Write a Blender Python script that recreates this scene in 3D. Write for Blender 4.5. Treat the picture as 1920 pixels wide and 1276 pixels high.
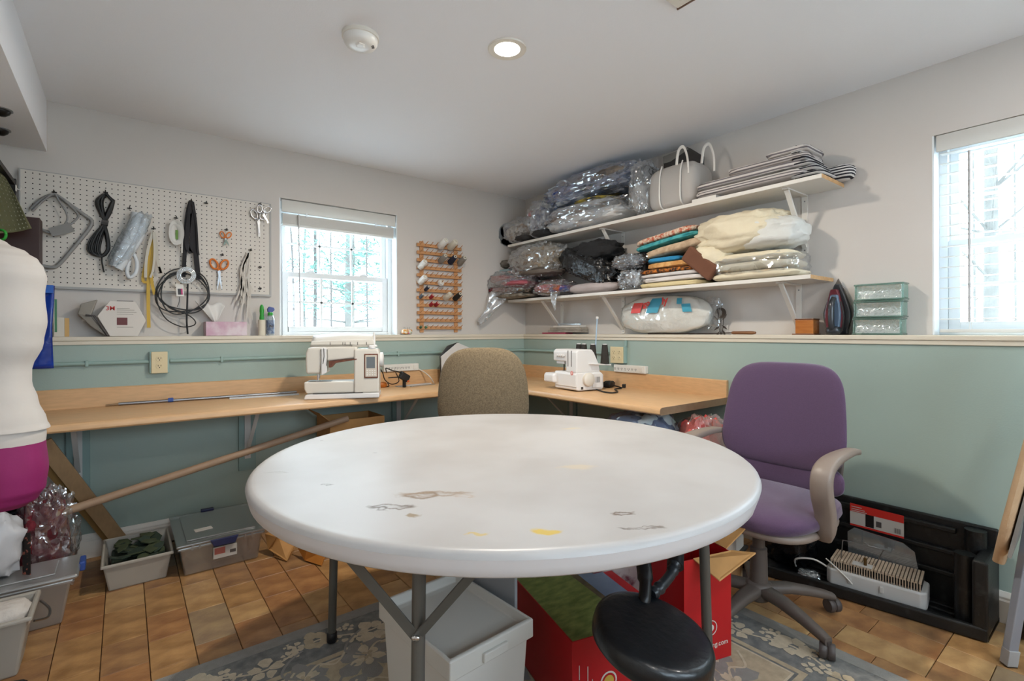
import bpy, bmesh, math, random
from mathutils import Vector, Matrix, noise
for _o in list(bpy.data.objects): bpy.data.objects.remove(_o)
SC = bpy.context.scene
COL = SC.collection
PI = math.pi; V = Vector
# ------------------------------------------------------------------ camera (solved from the photograph, 1920x1276)
FPX = 932.63; YAW = math.radians(52.0755); HOR = 621.5; ROLL = -.002648
CAM = Vector((-2.80698, -3.40787, 1.13696))
ROOM_H = 2.304; LEDGE = 1.117; T = .103          # ceiling, ledge top, how far the lower wall stands proud
FW = Vector((math.cos(YAW), math.sin(YAW), 0)); RT = Vector((math.sin(YAW), -math.cos(YAW), 0)); UP = Vector((0, 0, 1))
cd = bpy.data.cameras.new('camera'); cam = bpy.data.objects.new('camera', cd); COL.objects.link(cam)
cd.sensor_width = 36; cd.lens = FPX / 1920 * 36; cd.shift_y = (HOR - 638) / 1920; cd.clip_start = .02; cd.clip_end = 200
_c, _s = math.cos(ROLL), math.sin(ROLL)
_x = RT * _c + UP * _s; _y = -RT * _s + UP * _c; _z = -FW
cam.matrix_world = Matrix(((_x.x, _y.x, _z.x, CAM.x), (_x.y, _y.y, _z.y, CAM.y), (_x.z, _y.z, _z.z, CAM.z), (0, 0, 0, 1)))
SC.camera = cam
# ------------------------------------------------------------------ daylight, exposure
SC.view_settings.view_transform = 'Standard'; SC.view_settings.look = 'None'
SC.view_settings.exposure = 0.4; SC.view_settings.gamma = 1; SC.view_settings.use_curve_mapping = False
w = bpy.data.worlds.new('overcast_sky'); SC.world = w; w.use_nodes = True
w.node_tree.nodes['Background'].inputs[0].default_value = (.76, .89, 1, 1)
w.node_tree.nodes['Background'].inputs[1].default_value = 9.8
def portal(loc, rot, sx, sy):
    l = bpy.data.lights.new('window_portal', 'AREA'); l.shape = 'RECTANGLE'; l.size = sx; l.size_y = sy; l.cycles.is_portal = True
    o = bpy.data.objects.new('window_portal', l); o.location = loc; o.rotation_euler = rot; COL.objects.link(o)
portal((-1.62, .165, 1.5), (-PI / 2, 0, 0), .85, .95)
portal((.165, -3.22, 1.5), (0, PI / 2, 0), .95, .85)
portal((-2.4, -4.865, 1.55), (PI / 2, 0, 0), 1.1, .9)  # for the left of the windows added behind the camera
portal((-1.0, -4.865, 1.55), (PI / 2, 0, 0), 1.1, .9)  # for the right of the windows added behind the camera
LAMP_W = 21; LAMP_COL = (1, .9, .77); ADDED_LAMP_COL = (1, .95, .9)  # last colour is for the added fill lamps behind the camera
# ------------------------------------------------------------------ pixels to rays
def ray(px, py):
    a, b = px - 960, py - HOR
    u = a * _c + b * _s; v = -a * _s + b * _c
    return FW + RT * (u / FPX) - UP * (v / FPX)
def onplane(px, py, ax, val):
    d = ray(px, py); return CAM + d * ((val - CAM[ax]) / d[ax])
def PL(px, py, o=0): return onplane(px, py, 1, -o)      # back wall, o metres in front of it
def PR(px, py, o=0): return onplane(px, py, 0, -o)      # right wall
def PZ(px, py, z=0): return onplane(px, py, 2, z)       # level plane
def AT(px, py, dep): return CAM + ray(px, py) * dep
# ------------------------------------------------------------------ materials
MATS = {}
def lin(h):
    h = h.lstrip('#'); r = []
    for i in (0, 2, 4):
        c = int(h[i:i + 2], 16) / 255
        r.append(c / 12.92 if c <= .04045 else ((c + .055) / 1.055) ** 2.4)
    return (r[0], r[1], r[2], 1)
def mat(name, col, rough=.6, metal=0, var=0, vscale=8, bump=0, bscale=40, col2=None, thr=None, emit=0, spec=None, sheen=0, stretch=None, coat=0):
    if name in MATS: return MATS[name]
    m = bpy.data.materials.new(name); m.use_nodes = True; MATS[name] = m
    nt = m.node_tree; b = nt.nodes['Principled BSDF']
    c = lin(col); b.inputs['Base Color'].default_value = c
    b.inputs['Roughness'].default_value = rough; b.inputs['Metallic'].default_value = metal
    if spec is not None: b.inputs['Specular IOR Level'].default_value = spec
    if sheen: b.inputs['Sheen Weight'].default_value = sheen
    if coat: b.inputs['Coat Weight'].default_value = coat
    if emit:
        b.inputs['Emission Color'].default_value = c; b.inputs['Emission Strength'].default_value = emit
    tc = None
    def coords():
        t = nt.nodes.new('ShaderNodeTexCoord')
        if stretch:
            mp = nt.nodes.new('ShaderNodeMapping'); mp.inputs['Scale'].default_value = stretch
            nt.links.new(t.outputs['Object'], mp.inputs[0]); return mp.outputs[0]
        return t.outputs['Object']
    if var or col2:
        tc = coords(); n = nt.nodes.new('ShaderNodeTexNoise'); n.inputs['Scale'].default_value = vscale; n.inputs['Detail'].default_value = 5
        nt.links.new(tc, n.inputs['Vector'])
        r = nt.nodes.new('ShaderNodeValToRGB')
        lo, hi = thr or (.3, .7)
        r.color_ramp.elements[0].position = lo; r.color_ramp.elements[1].position = hi
        if col2: ca, cb = c, lin(col2)
        else:
            ca = tuple(max(0, x * (1 - var)) for x in c[:3]) + (1,); cb = tuple(min(1, x * (1 + var)) for x in c[:3]) + (1,)
        r.color_ramp.elements[0].color = ca; r.color_ramp.elements[1].color = cb
        nt.links.new(n.outputs['Fac'], r.inputs[0]); nt.links.new(r.outputs[0], b.inputs['Base Color'])
    if bump:
        tc = tc or coords(); n2 = nt.nodes.new('ShaderNodeTexNoise'); n2.inputs['Scale'].default_value = bscale; n2.inputs['Detail'].default_value = 4
        nt.links.new(tc, n2.inputs['Vector'])
        bp = nt.nodes.new('ShaderNodeBump'); bp.inputs['Strength'].default_value = bump; bp.inputs['Distance'].default_value = .01
        nt.links.new(n2.outputs['Fac'], bp.inputs['Height']); nt.links.new(bp.outputs[0], b.inputs['Normal'])
    return m
def film(name, tint='#ffffff', lo=.1, hi=.75, rough=.12, body=.15, blend=.35, crinkle=0, cscale=22):
    """thin clear plastic: see-through, glossy, a little milky"""
    if name in MATS: return MATS[name]
    m = bpy.data.materials.new(name); m.use_nodes = True; MATS[name] = m
    nt = m.node_tree; nt.nodes.clear()
    out = nt.nodes.new('ShaderNodeOutputMaterial'); t = nt.nodes.new('ShaderNodeBsdfTransparent'); g = nt.nodes.new('ShaderNodeBsdfGlossy')
    d = nt.nodes.new('ShaderNodeBsdfDiffuse'); lw = nt.nodes.new('ShaderNodeLayerWeight'); mr = nt.nodes.new('ShaderNodeMapRange')
    a = nt.nodes.new('ShaderNodeMixShader'); b = nt.nodes.new('ShaderNodeMixShader')
    t.inputs[0].default_value = lin(tint); d.inputs[0].default_value = lin(tint); g.inputs[0].default_value = (1, 1, 1, 1); g.inputs['Roughness'].default_value = rough
    lw.inputs['Blend'].default_value = blend; mr.inputs['To Min'].default_value = lo; mr.inputs['To Max'].default_value = hi
    nt.links.new(lw.outputs['Facing'], mr.inputs['Value']); nt.links.new(mr.outputs[0], b.inputs[0])
    if crinkle:
        tc = nt.nodes.new('ShaderNodeTexCoord'); vo = nt.nodes.new('ShaderNodeTexVoronoi'); vo.feature = 'DISTANCE_TO_EDGE'; vo.inputs['Scale'].default_value = cscale
        ns = nt.nodes.new('ShaderNodeTexNoise'); ns.inputs['Scale'].default_value = cscale * .6; ns.inputs['Detail'].default_value = 4
        av = nt.nodes.new('ShaderNodeVectorMath'); sc_ = nt.nodes.new('ShaderNodeVectorMath'); sc_.operation = 'SCALE'; sc_.inputs['Scale'].default_value = .08
        nt.links.new(tc.outputs['Object'], ns.inputs['Vector']); nt.links.new(ns.outputs['Color'], sc_.inputs[0]); nt.links.new(tc.outputs['Object'], av.inputs[0]); nt.links.new(sc_.outputs[0], av.inputs[1]); nt.links.new(av.outputs[0], vo.inputs['Vector'])
        bp = nt.nodes.new('ShaderNodeBump'); bp.inputs['Strength'].default_value = crinkle; bp.inputs['Distance'].default_value = .03
        nt.links.new(vo.outputs['Distance'], bp.inputs['Height'])
        for nd in (g, d): nt.links.new(bp.outputs[0], nd.inputs['Normal'])
        nt.links.new(bp.outputs[0], lw.inputs['Normal'])
    a.inputs[0].default_value = body; nt.links.new(t.outputs[0], a.inputs[1]); nt.links.new(d.outputs[0], a.inputs[2])
    nt.links.new(a.outputs[0], b.inputs[1]); nt.links.new(g.outputs[0], b.inputs[2]); nt.links.new(b.outputs[0], out.inputs[0])
    return m
# ------------------------------------------------------------------ mesh builder
class MB:
    def __init__(s): s.v = []; s.f = []
    def add(s, vs, fs):
        k = len(s.v); s.v += [Vector(p) for p in vs]; s.f += [tuple(i + k for i in f) for f in fs]; return s
    def obox(s, c, ax, ay, az):
        """box from centre and three half-axes"""
        c = Vector(c); ax = Vector(ax); ay = Vector(ay); az = Vector(az)
        return s.add([c + ax * i + ay * j + az * k for k in (-1, 1) for j in (-1, 1) for i in (-1, 1)],
                     [(0, 2, 3, 1), (4, 5, 7, 6), (0, 1, 5, 4), (2, 6, 7, 3), (0, 4, 6, 2), (1, 3, 7, 5)])
    def box(s, c, sz, rz=0):
        ca, sa = math.cos(rz), math.sin(rz)
        return s.obox(c, (sz[0] / 2 * ca, sz[0] / 2 * sa, 0), (-sz[1] / 2 * sa, sz[1] / 2 * ca, 0), (0, 0, sz[2] / 2))
    def lohi(s, a, b):
        return s.box([(a[i] + b[i]) / 2 for i in range(3)], [abs(b[i] - a[i]) for i in range(3)])
    def bar(s, p, q, wd, th, up=(0, 0, 1)):
        """rectangular bar from p to q; wd across, th along up"""
        p = Vector(p); q = Vector(q); d = (q - p); l = d.length; d.normalize()
        sd = d.cross(Vector(up))
        if sd.length < 1e-4: sd = d.cross(Vector((1, 0, 0)))
        sd.normalize(); u = sd.cross(d)
        return s.obox((p + q) / 2, d * l / 2, sd * wd / 2, u * th / 2)
    def tube(s, pts, r, n=8, closed=False, caps=True, flat=1, up=None):
        pts = [Vector(p) for p in pts]; m = len(pts); rs = r if isinstance(r, (list, tuple)) else [r] * m
        rings = []; nrm = None
        for i, p in enumerate(pts):
            a = pts[(i - 1) % m] if (i or closed) else p; b = pts[(i + 1) % m] if (i < m - 1 or closed) else p
            d = (b - a)
            if d.length < 1e-9: d = Vector((0, 0, 1))
            d.normalize()
            if nrm is None:
                h = Vector(up) if up else (Vector((0, 0, 1)) if abs(d.z) < .9 else Vector((1, 0, 0)))
                nrm = h - d * h.dot(d)
            else: nrm = nrm - d * nrm.dot(d)
            if nrm.length < 1e-6: nrm = d.orthogonal()
            nrm.normalize(); bi = d.cross(nrm)
            rings.append([p + (nrm * math.cos(2 * PI * k / n) * flat + bi * math.sin(2 * PI * k / n)) * rs[i] for k in range(n)])
        vs = [q for rg in rings for q in rg]; fs = []
        for i in range(m if closed else m - 1):
            j = (i + 1) % m
            for k in range(n): fs.append((i * n + k, i * n + (k + 1) % n, j * n + (k + 1) % n, j * n + k))
        if caps and not closed:
            fs.append(tuple(reversed(range(n)))); fs.append(tuple((m - 1) * n + k for k in range(n)))
        return s.add(vs, fs)
    def cyl(s, p, q, r0, r1=None, n=16): return s.tube([p, q], [r0, r0 if r1 is None else r1], n)
    def lathe(s, c, prof, n=24, ax=(0, 0, 1), sq=None, caps=True):
        """profile of (radius, height) turned about ax through c"""
        c = Vector(c); az = Vector(ax).normalized(); axx = az.orthogonal().normalized() if abs(az.z) < .999 else Vector((1, 0, 0)); ay = az.cross(axx)
        vs = []; m = len(prof)
        for r, z in prof:
            for k in range(n):
                t = 2 * PI * k / n; vs.append(c + az * z + (axx * math.cos(t) + ay * math.sin(t)) * r)
        fs = [(i * n + k, i * n + (k + 1) % n, (i + 1) * n + (k + 1) % n, (i + 1) * n + k) for i in range(m - 1) for k in range(n)]
        if caps:
            if prof[0][0] > 1e-6: fs.append(tuple(reversed(range(n))))
            if prof[-1][0] > 1e-6: fs.append(tuple((m - 1) * n + k for k in range(n)))
        return s.add(vs, fs)
    def prism(s, poly, vec):
        n = len(poly); vec = Vector(vec); a = [Vector(p) for p in poly]
        return s.add(a + [p + vec for p in a], [tuple(reversed(range(n))), tuple(range(n, 2 * n))] + [(i, (i + 1) % n, n + (i + 1) % n, n + i) for i in range(n)])
    def quad(s, a, b, c, d): return s.add([a, b, c, d], [(0, 1, 2, 3)])
    def grid(s, nu, nv, fn, wrap=False):
        vs = [fn(i / (nu if wrap else nu - 1), j / (nv - 1)) for j in range(nv) for i in range(nu)]
        fs = [(j * nu + i, j * nu + (i + 1) % nu, (j + 1) * nu + (i + 1) % nu, (j + 1) * nu + i) for j in range(nv - 1) for i in range(nu if wrap else nu - 1)]
        return s.add(vs, fs)
    def blob(s, c, r, seed=0, amp=.12, freq=2.2, exy=2.6, ez=2.6, rz=0, nu=40, nv=22, ridge=0, tilt=0, flat=None, fine=0):
        """soft lump: superellipsoid with noise; ridge adds creases; flat clips the underside"""
        c = Vector(c); off = Vector((seed * 7.31, seed * 3.17, seed * 1.73)); ca, sa = math.cos(rz), math.sin(rz)
        sg = lambda x, e: math.copysign(abs(x) ** e, x)
        vs = []
        for j in range(nv + 1):
            ph = -PI / 2 + PI * j / nv
            for i in range(nu):
                th = 2 * PI * i / nu
                x = sg(math.cos(ph), 2 / ez) * sg(math.cos(th), 2 / exy); y = sg(math.cos(ph), 2 / ez) * sg(math.sin(th), 2 / exy); z = sg(math.sin(ph), 2 / ez)
                q = Vector((x, y, z)); k = 1 + amp * noise.fractal(q * freq + off, .8, 2.1, 3)
                if ridge: k += ridge * (abs(noise.noise(q * freq * 2.3 + off)) - .25)
                if fine: k += fine * (abs(noise.noise(q * freq * 7 + off)) + .6 * abs(noise.noise(q * freq * 13 - off)) - .35)
                x, y, z = x * r[0] * k, y * r[1] * k, z * r[2] * k
                z += tilt * x
                if flat is not None and z < -r[2] * flat: z = -r[2] * flat
                vs.append(c + Vector((x * ca - y * sa, x * sa + y * ca, z)))
        fs = [(j * nu + i, j * nu + (i + 1) % nu, (j + 1) * nu + (i + 1) % nu, (j + 1) * nu + i) for j in range(nv) for i in range(nu)]
        return s.add(vs, fs)
    def map(s, fn, k=0):
        for i in range(k, len(s.v)): s.v[i] = V(fn(s.v[i]))
        return s
    def obj(s, name, m, parent=None, smooth=None, bevel=0, seg=2, origin=None, angle=35):
        if origin is None:
            if parent is not None: origin = Vector(parent['_o'])
            else:
                xs = [p.x for p in s.v]; ys = [p.y for p in s.v]; zs = [p.z for p in s.v]
                origin = Vector(((min(xs) + max(xs)) / 2, (min(ys) + max(ys)) / 2, min(zs)))
        origin = Vector(origin)
        me = bpy.data.meshes.new(name); me.from_pydata([tuple(p - origin) for p in s.v], [], s.f)
        bm = bmesh.new(); bm.from_mesh(me)
        bmesh.ops.remove_doubles(bm, verts=bm.verts, dist=1e-6)
        bmesh.ops.recalc_face_normals(bm, faces=bm.faces); bm.to_mesh(me); bm.free()
        if isinstance(m, str): m = MATS[m]
        me.materials.append(m)
        o = bpy.data.objects.new(name, me); COL.objects.link(o); o['_o'] = tuple(origin)
        if parent is not None:
            o.parent = parent; o.location = origin - Vector(parent['_o'])
        else: o.location = origin
        if smooth is not None and smooth is not False:
            me.polygons.foreach_set('use_smooth', [True] * len(me.polygons))
            try: me.set_sharp_from_angle(angle=math.radians(60 if smooth is True else smooth))
            except Exception: pass
        if bevel:
            md = o.modifiers.new('bevel', 'BEVEL'); md.width = bevel; md.segments = seg; md.limit_method = 'ANGLE'; md.angle_limit = math.radians(angle)
        return o
def tag(o, label, cat, group=None):
    o['label'] = label; o['category'] = cat
    if group: o['group'] = group
    return o
def thing(name, label, cat, loc, group=None):
    o = bpy.data.objects.new(name, None); COL.objects.link(o); o.location = loc; o['_o'] = tuple(loc); o.empty_display_size = .05
    return tag(o, label, cat, group)
def struct(mb, name, m, parent=None, **k):
    o = mb.obj(name, m, parent, **k)
    if parent is None: o['kind'] = 'structure'
    return o
def text(name, body, pos, right, up, size, m, parent, extrude=.0004, align='LEFT', bold=0):
    """flat lettering as a mesh, lying in the plane of right/up"""
    cu = bpy.data.curves.new(name, 'FONT'); cu.body = body; cu.size = size; cu.extrude = extrude; cu.align_x = align; cu.offset = bold
    tmp = bpy.data.objects.new(name + '_c', cu); COL.objects.link(tmp); bpy.context.view_layer.update()
    me = bpy.data.meshes.new_from_object(tmp.evaluated_get(bpy.context.evaluated_depsgraph_get()))
    bpy.data.objects.remove(tmp); bpy.data.curves.remove(cu)
    me.materials.clear(); me.materials.append(MATS[m] if isinstance(m, str) else m)
    r = Vector(right).normalized(); n = r.cross(Vector(up)).normalized(); u = n.cross(r)
    pos = Vector(pos); po = Vector(parent['_o'])
    me.transform(Matrix(((r.x, u.x, n.x, 0), (r.y, u.y, n.y, 0), (r.z, u.z, n.z, 0), (0, 0, 0, 1))))
    o = bpy.data.objects.new(name, me); COL.objects.link(o); o.parent = parent; o.location = pos - po; o['_o'] = tuple(pos)
    return o
def arc(c, r, a0, a1, n, ax, ay):
    c = Vector(c); ax = Vector(ax); ay = Vector(ay)
    return [c + ax * (r * math.cos(a0 + (a1 - a0) * i / n)) + ay * (r * math.sin(a0 + (a1 - a0) * i / n)) for i in range(n + 1)]
def curve(pts, n=8):
    """smooth line through points (Catmull-Rom)"""
    p = [Vector(q) for q in pts]; out = []
    for i in range(len(p) - 1):
        a = p[max(i - 1, 0)]; b = p[i]; c = p[i + 1]; d = p[min(i + 2, len(p) - 1)]
        for k in range(n):
            t = k / n
            out.append(.5 * ((2 * b) + (c - a) * t + (2 * a - 5 * b + 4 * c - d) * t * t + (3 * b - a - 3 * c + d) * t ** 3))
    return out + [p[-1]]
# ================================================================== materials of the shell
mat('wall_white', '#cfc9c3', .75, bump=.04, bscale=220)
mat('ceiling_white', '#eeeff2', .85, bump=.06, bscale=160)
mat('wall_teal', '#9caea6', .55, var=.03, vscale=3, bump=.05, bscale=160)
mat('trim_white', '#e2ddd3', .45)
mat('trim_cream', '#d8cfbd', .45)
mat('white_plastic', '#e6e4df', .35)
mat('white_vinyl', '#e8edf0', .4)
mat('black_plastic', '#141416', .4)
mat('dark_hole', '#1c1c1c', .9)
mat('chrome', '#c8c8ca', .2, 1)
mat('steel', '#9a9b9d', .35, 1)
film('pane_glass', '#f4fbff', .04, .5, .02, .02, .2)
TILE = [mat('floor_tile_' + n, a, .42, col2=b, vscale=9, thr=(.35, .68), bump=.12, bscale=60, stretch=(1, 1.6, 1))
        for n, a, b in (('tan', '#8f6940', '#bb915f'), ('brown', '#835f41', '#ae8558'), ('grey', '#86705a', '#a68f6c'), ('sand', '#9e7a50', '#c29d6c'), ('rust', '#8b5f3c', '#b38455'))]
mat('grout', '#4a3826', .9)
XL, YF = -3.46, -4.7     # left wall, wall behind the camera
# ------------------------------------------------------------------ floor of separate tiles
floor = struct(MB().lohi((XL - .1, YF - .1, -.06), (.1, .1, -.006)), 'floor', 'grout')
random.seed(4)
RUG = (-2.95, -2.94, -.812, -1.42)
cells = []
W0 = .1337
k0 = int(math.floor((XL + 2.607) / W0))
for k in range(k0, 20):
    xa = -2.607 + k * W0
    if xa > -T: break
    y = -T - random.choice((0, .07, .134)) + .1
    while y > YF:
        ln = random.choice((.134, .201, .201, .268))
        cells.append((xa, xa + W0, y - ln, y)); y -= ln
def inframe(x, y):
    d = V((x, y, 0)) - CAM; dp = d.dot(FW)
    if dp < .25: return False
    return -60 < 960 + FPX * d.dot(RT) / dp < 1980 and HOR + FPX * CAM.z / dp < 1360
near, rest = [], MB()
for c in cells:
    if RUG[0] + .02 < c[0] and c[1] < RUG[2] - .02 and RUG[1] < c[2] and c[3] < RUG[3] - .02: continue
    vis = any(inframe(x, y) for x in c[:2] for y in c[2:])
    (near if vis else rest.v).append(c) if vis else rest.lohi((c[0] + .0012, c[2] + .0012, -.02), (c[1] - .0012, c[3] - .0012, 0))
near.sort(key=lambda c: (V((c[0], c[2], 0)) - CAM).length)
cache = {}
for i, c in enumerate(near):
    if i >= 298:
        rest.lohi((c[0] + .0012, c[2] + .0012, -.02), (c[1] - .0012, c[3] - .0012, 0)); continue
    ln = round(c[3] - c[2], 3); mi = random.choice((0, 0, 1, 2, 3, 4, 1))
    if (ln, mi) not in cache:
        o = MB().lohi((-W0 / 2 + .0012, -ln / 2 + .0012, -.02), (W0 / 2 - .0012, ln / 2 - .0012, 0)).obj('tile', TILE[mi], floor, origin=(0, 0, 0), bevel=.0015, seg=1)
        cache[(ln, mi)] = o.data; first = o
    else:
        first = bpy.data.objects.new('tile', cache[(ln, mi)]); COL.objects.link(first); first.parent = floor
        md = first.modifiers.new('bevel', 'BEVEL'); md.width = .0015; md.segments = 1
    first.location = V(((c[0] + c[1]) / 2, (c[2] + c[3]) / 2, random.uniform(-.0006, .0004))) - V(floor['_o'])
o = rest.obj('tile', TILE[0], floor); o['kind'] = 'stuff'
# ------------------------------------------------------------------ walls, ceiling, soffit
struct(MB().lohi((XL - .1, YF - .1, ROOM_H), (.2, .2, ROOM_H + .1)), 'ceiling', 'ceiling_white')
WX0, WX1, WZ1 = -2.027, -1.221, 1.995           # window in the back wall
WY0, WY1, WZ2 = -2.818, -3.624, 1.992           # window in the right wall
LB = LEDGE - .021
TH = .17
mb = MB().lohi((XL, 0, 0), (WX0, TH, ROOM_H)).lohi((WX1, 0, 0), (.17, TH, ROOM_H)).lohi((WX0, 0, WZ1), (WX1, TH, ROOM_H)).lohi((WX0, 0, 0), (WX1, TH, LB))
struct(mb, 'wall_back', 'wall_white')
mb = MB().lohi((0, YF, 0), (TH, WY1, ROOM_H)).lohi((0, WY0, 0), (TH, 0, ROOM_H)).lohi((0, WY1, WZ2), (TH, WY0, ROOM_H)).lohi((0, WY1, 0), (TH, WY0, LB))
struct(mb, 'wall_right', 'wall_white')
struct(MB().lohi((XL, -T, 0), (0, -.0005, LB)), 'wall_back_lower', 'wall_teal')
struct(MB().lohi((-T, YF, 0), (-.0005, -T, LB)), 'wall_right_lower', 'wall_teal')
struct(MB().lohi((XL - .1, YF, 0), (XL, .17, ROOM_H)), 'wall_left', 'wall_white')
ADDED_WIN = ((-2.95, -1.85), (-1.55, -.45))     # two unseen windows added behind the camera to let in more daylight
_m = MB().lohi((XL - .1, YF - TH, 0), (.17, YF, LB)).lohi((XL - .1, YF - TH, WZ1), (.17, YF, ROOM_H))
for _a, _b in ((XL - .1, ADDED_WIN[0][0]), (ADDED_WIN[0][1], ADDED_WIN[1][0]), (ADDED_WIN[1][1], .17)): _m.lohi((_a, YF - TH, LB), (_b, YF, WZ1))
struct(_m, 'wall_front', 'wall_white')
struct(MB().lohi((XL, YF, 2.047), (-3.113, -.0005, ROOM_H - .0005)), 'trim_soffit', 'ceiling_white')
OV = .014
struct(MB().lohi((XL, -T - OV, LB), (0, -.0005, LEDGE)).lohi((WX0, -.001, LB), (WX1, TH, LEDGE)), 'trim_1', 'trim_cream', bevel=.003)
struct(MB().lohi((-T - OV, YF, LB), (-.0005, -T - OV, LEDGE)).lohi((-.001, WY1, LB), (TH, WY0, LEDGE)), 'trim_2', 'trim_cream', bevel=.003)
struct(MB().lohi((XL, -T - OV + .006, LB - .02), (0, -T, LB)), 'trim_3', 'trim_cream', bevel=.002)
struct(MB().lohi((-T - OV + .006, YF, LB - .02), (-T, -T - OV + .006, LB)), 'trim_4', 'trim_cream', bevel=.002)
def baseboard(name, a, b, n):
    a, b, n = V(a), V(b), V(n)
    prof = [(0, 0), (.016, 0), (.016, .085), (.012, .092), (.012, .1), (.007, .112), (.004, .12), (0, .12)]
    struct(MB().prism([a + n * x + V((0, 0, z)) for x, z in prof], b - a), name, 'trim_white')
baseboard('baseboard_back', (XL, -T, .001), (-T, -T, .001), (0, -1, 0))
baseboard('baseboard_right', (-T, -T - .017, .001), (-T, YF, .001), (-1, 0, 0))
# ------------------------------------------------------------------ windows
def window(name, Pf, u0, u1, z0, z1):
    """double hung window; Pf(u, n, z) to world, n outwards"""
    base = V(Pf((u0 + u1) / 2, .13, z0)); root = bpy.data.objects.new(name, None); COL.objects.link(root); root.location = base; root['_o'] = tuple(base); root['kind'] = 'structure'
    def bx(mb, a, b):
        p, q = V(Pf(*a)), V(Pf(*b)); mb.lohi([min(p[i], q[i]) for i in range(3)], [max(p[i], q[i]) for i in range(3)]); return mb
    fr = MB(); f = .035
    for a, b in (((u0, .09, z0), (u0 + f, .168, z1)), ((u1 - f, .09, z0), (u1, .168, z1)), ((u0 + f, .09, z1 - f), (u1 - f, .168, z1)), ((u0 + f, .09, z0), (u1 - f, .168, z0 + .022))): bx(fr, a, b)
    fr.obj('window_frame', 'white_vinyl', root, bevel=.002)
    for s in (-1, 1):
        ln = MB(); e = u0 if s < 0 else u1
        bx(ln, (e, .002, z0 + .001), (e - s * .006, .09, z1)); ln.obj('jamb_liner', 'white_vinyl', root)
    zm = z0 + (z1 - z0) * .46
    for (sa, sb, na, nb) in ((zm - .018, z1 - f, .132, .158), (z0 + .022, zm + .018, .100, .128)):
        a0, a1 = u0 + f, u1 - f; w_ = .032 if na > .13 else .04; bot = .036; tp = .034
        sh = MB()
        bx(sh, (a0, na, sa), (a0 + w_, nb, sb)); bx(sh, (a1 - w_, na, sa), (a1, nb, sb)); bx(sh, (a0 + w_, na, sa), (a1 - w_, nb, sa + bot)); bx(sh, (a0 + w_, na, sb - tp), (a1 - w_, nb, sb))
        so = sh.obj('sash', 'white_vinyl', root, bevel=.002)
        g0, g1, h0, h1 = a0 + w_, a1 - w_, sa + bot, sb - tp; nm = (na + nb) / 2
        mu = MB()
        for i in (1, 2): x = g0 + (g1 - g0) * i / 3; bx(mu, (x - .007, nm - .005, h0), (x + .007, nm + .005, h1))
        z = (h0 + h1) / 2; bx(mu, (g0, nm - .005, z - .006), (g1, nm + .005, z + .006))
        mu.obj('muntin', 'white_vinyl', so)
        for i in range(3):
            for j in range(2):
                x0 = g0 + (g1 - g0) * i / 3 + .007; x1 = g0 + (g1 - g0) * (i + 1) / 3 - .007; y0_ = h0 + (h1 - h0) * j / 2 + .006; y1_ = h0 + (h1 - h0) * (j + 1) / 2 - .006
                MB().quad(Pf(x0, nm, y0_), Pf(x1, nm, y0_), Pf(x1, nm, y1_), Pf(x0, nm, y1_)).obj('pane', 'pane_glass', so)
    for q in (.27, .73):
        lk = MB(); x = u0 + (u1 - u0) * q; bx(lk, (x - .028, .095, zm + .018), (x + .028, .125, zm + .028)); bx(lk, (x - .012, .098, zm + .028), (x + .02, .112, zm + .036)); lk.obj('sash_lock', 'white_vinyl', root, bevel=.003)
    return root
PB = lambda u, n, z: (u, n, z)
PQ = lambda u, n, z: (n, -u, z)
window('window_1', PB, WX0, WX1, LEDGE, WZ1)
window('window_2', PQ, -WY0, -WY1, LEDGE, WZ2)
for _i, (_a, _b) in enumerate(ADDED_WIN): window('window_%d' % (3 + _i), lambda u, n, z: (-u, YF - n, z), -_b, -_a, LB, WZ1)  # added windows out of view, extra daylight for the room
mat('blind_white', '#e9e7e2', .45)
_b = MATS['blind_white'].node_tree; _tr = _b.nodes.new('ShaderNodeBsdfTranslucent'); _tr.inputs[0].default_value = lin('#e9e7e2'); _mx = _b.nodes.new('ShaderNodeMixShader'); _mx.inputs[0].default_value = .35
_b.links.new(_b.nodes['Principled BSDF'].outputs[0], _mx.inputs[1]); _b.links.new(_tr.outputs[0], _mx.inputs[2]); _b.links.new(_mx.outputs[0], _b.nodes['Material Output'].inputs[0])
mat('wand_grey', '#a9a7a6', .3)
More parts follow.
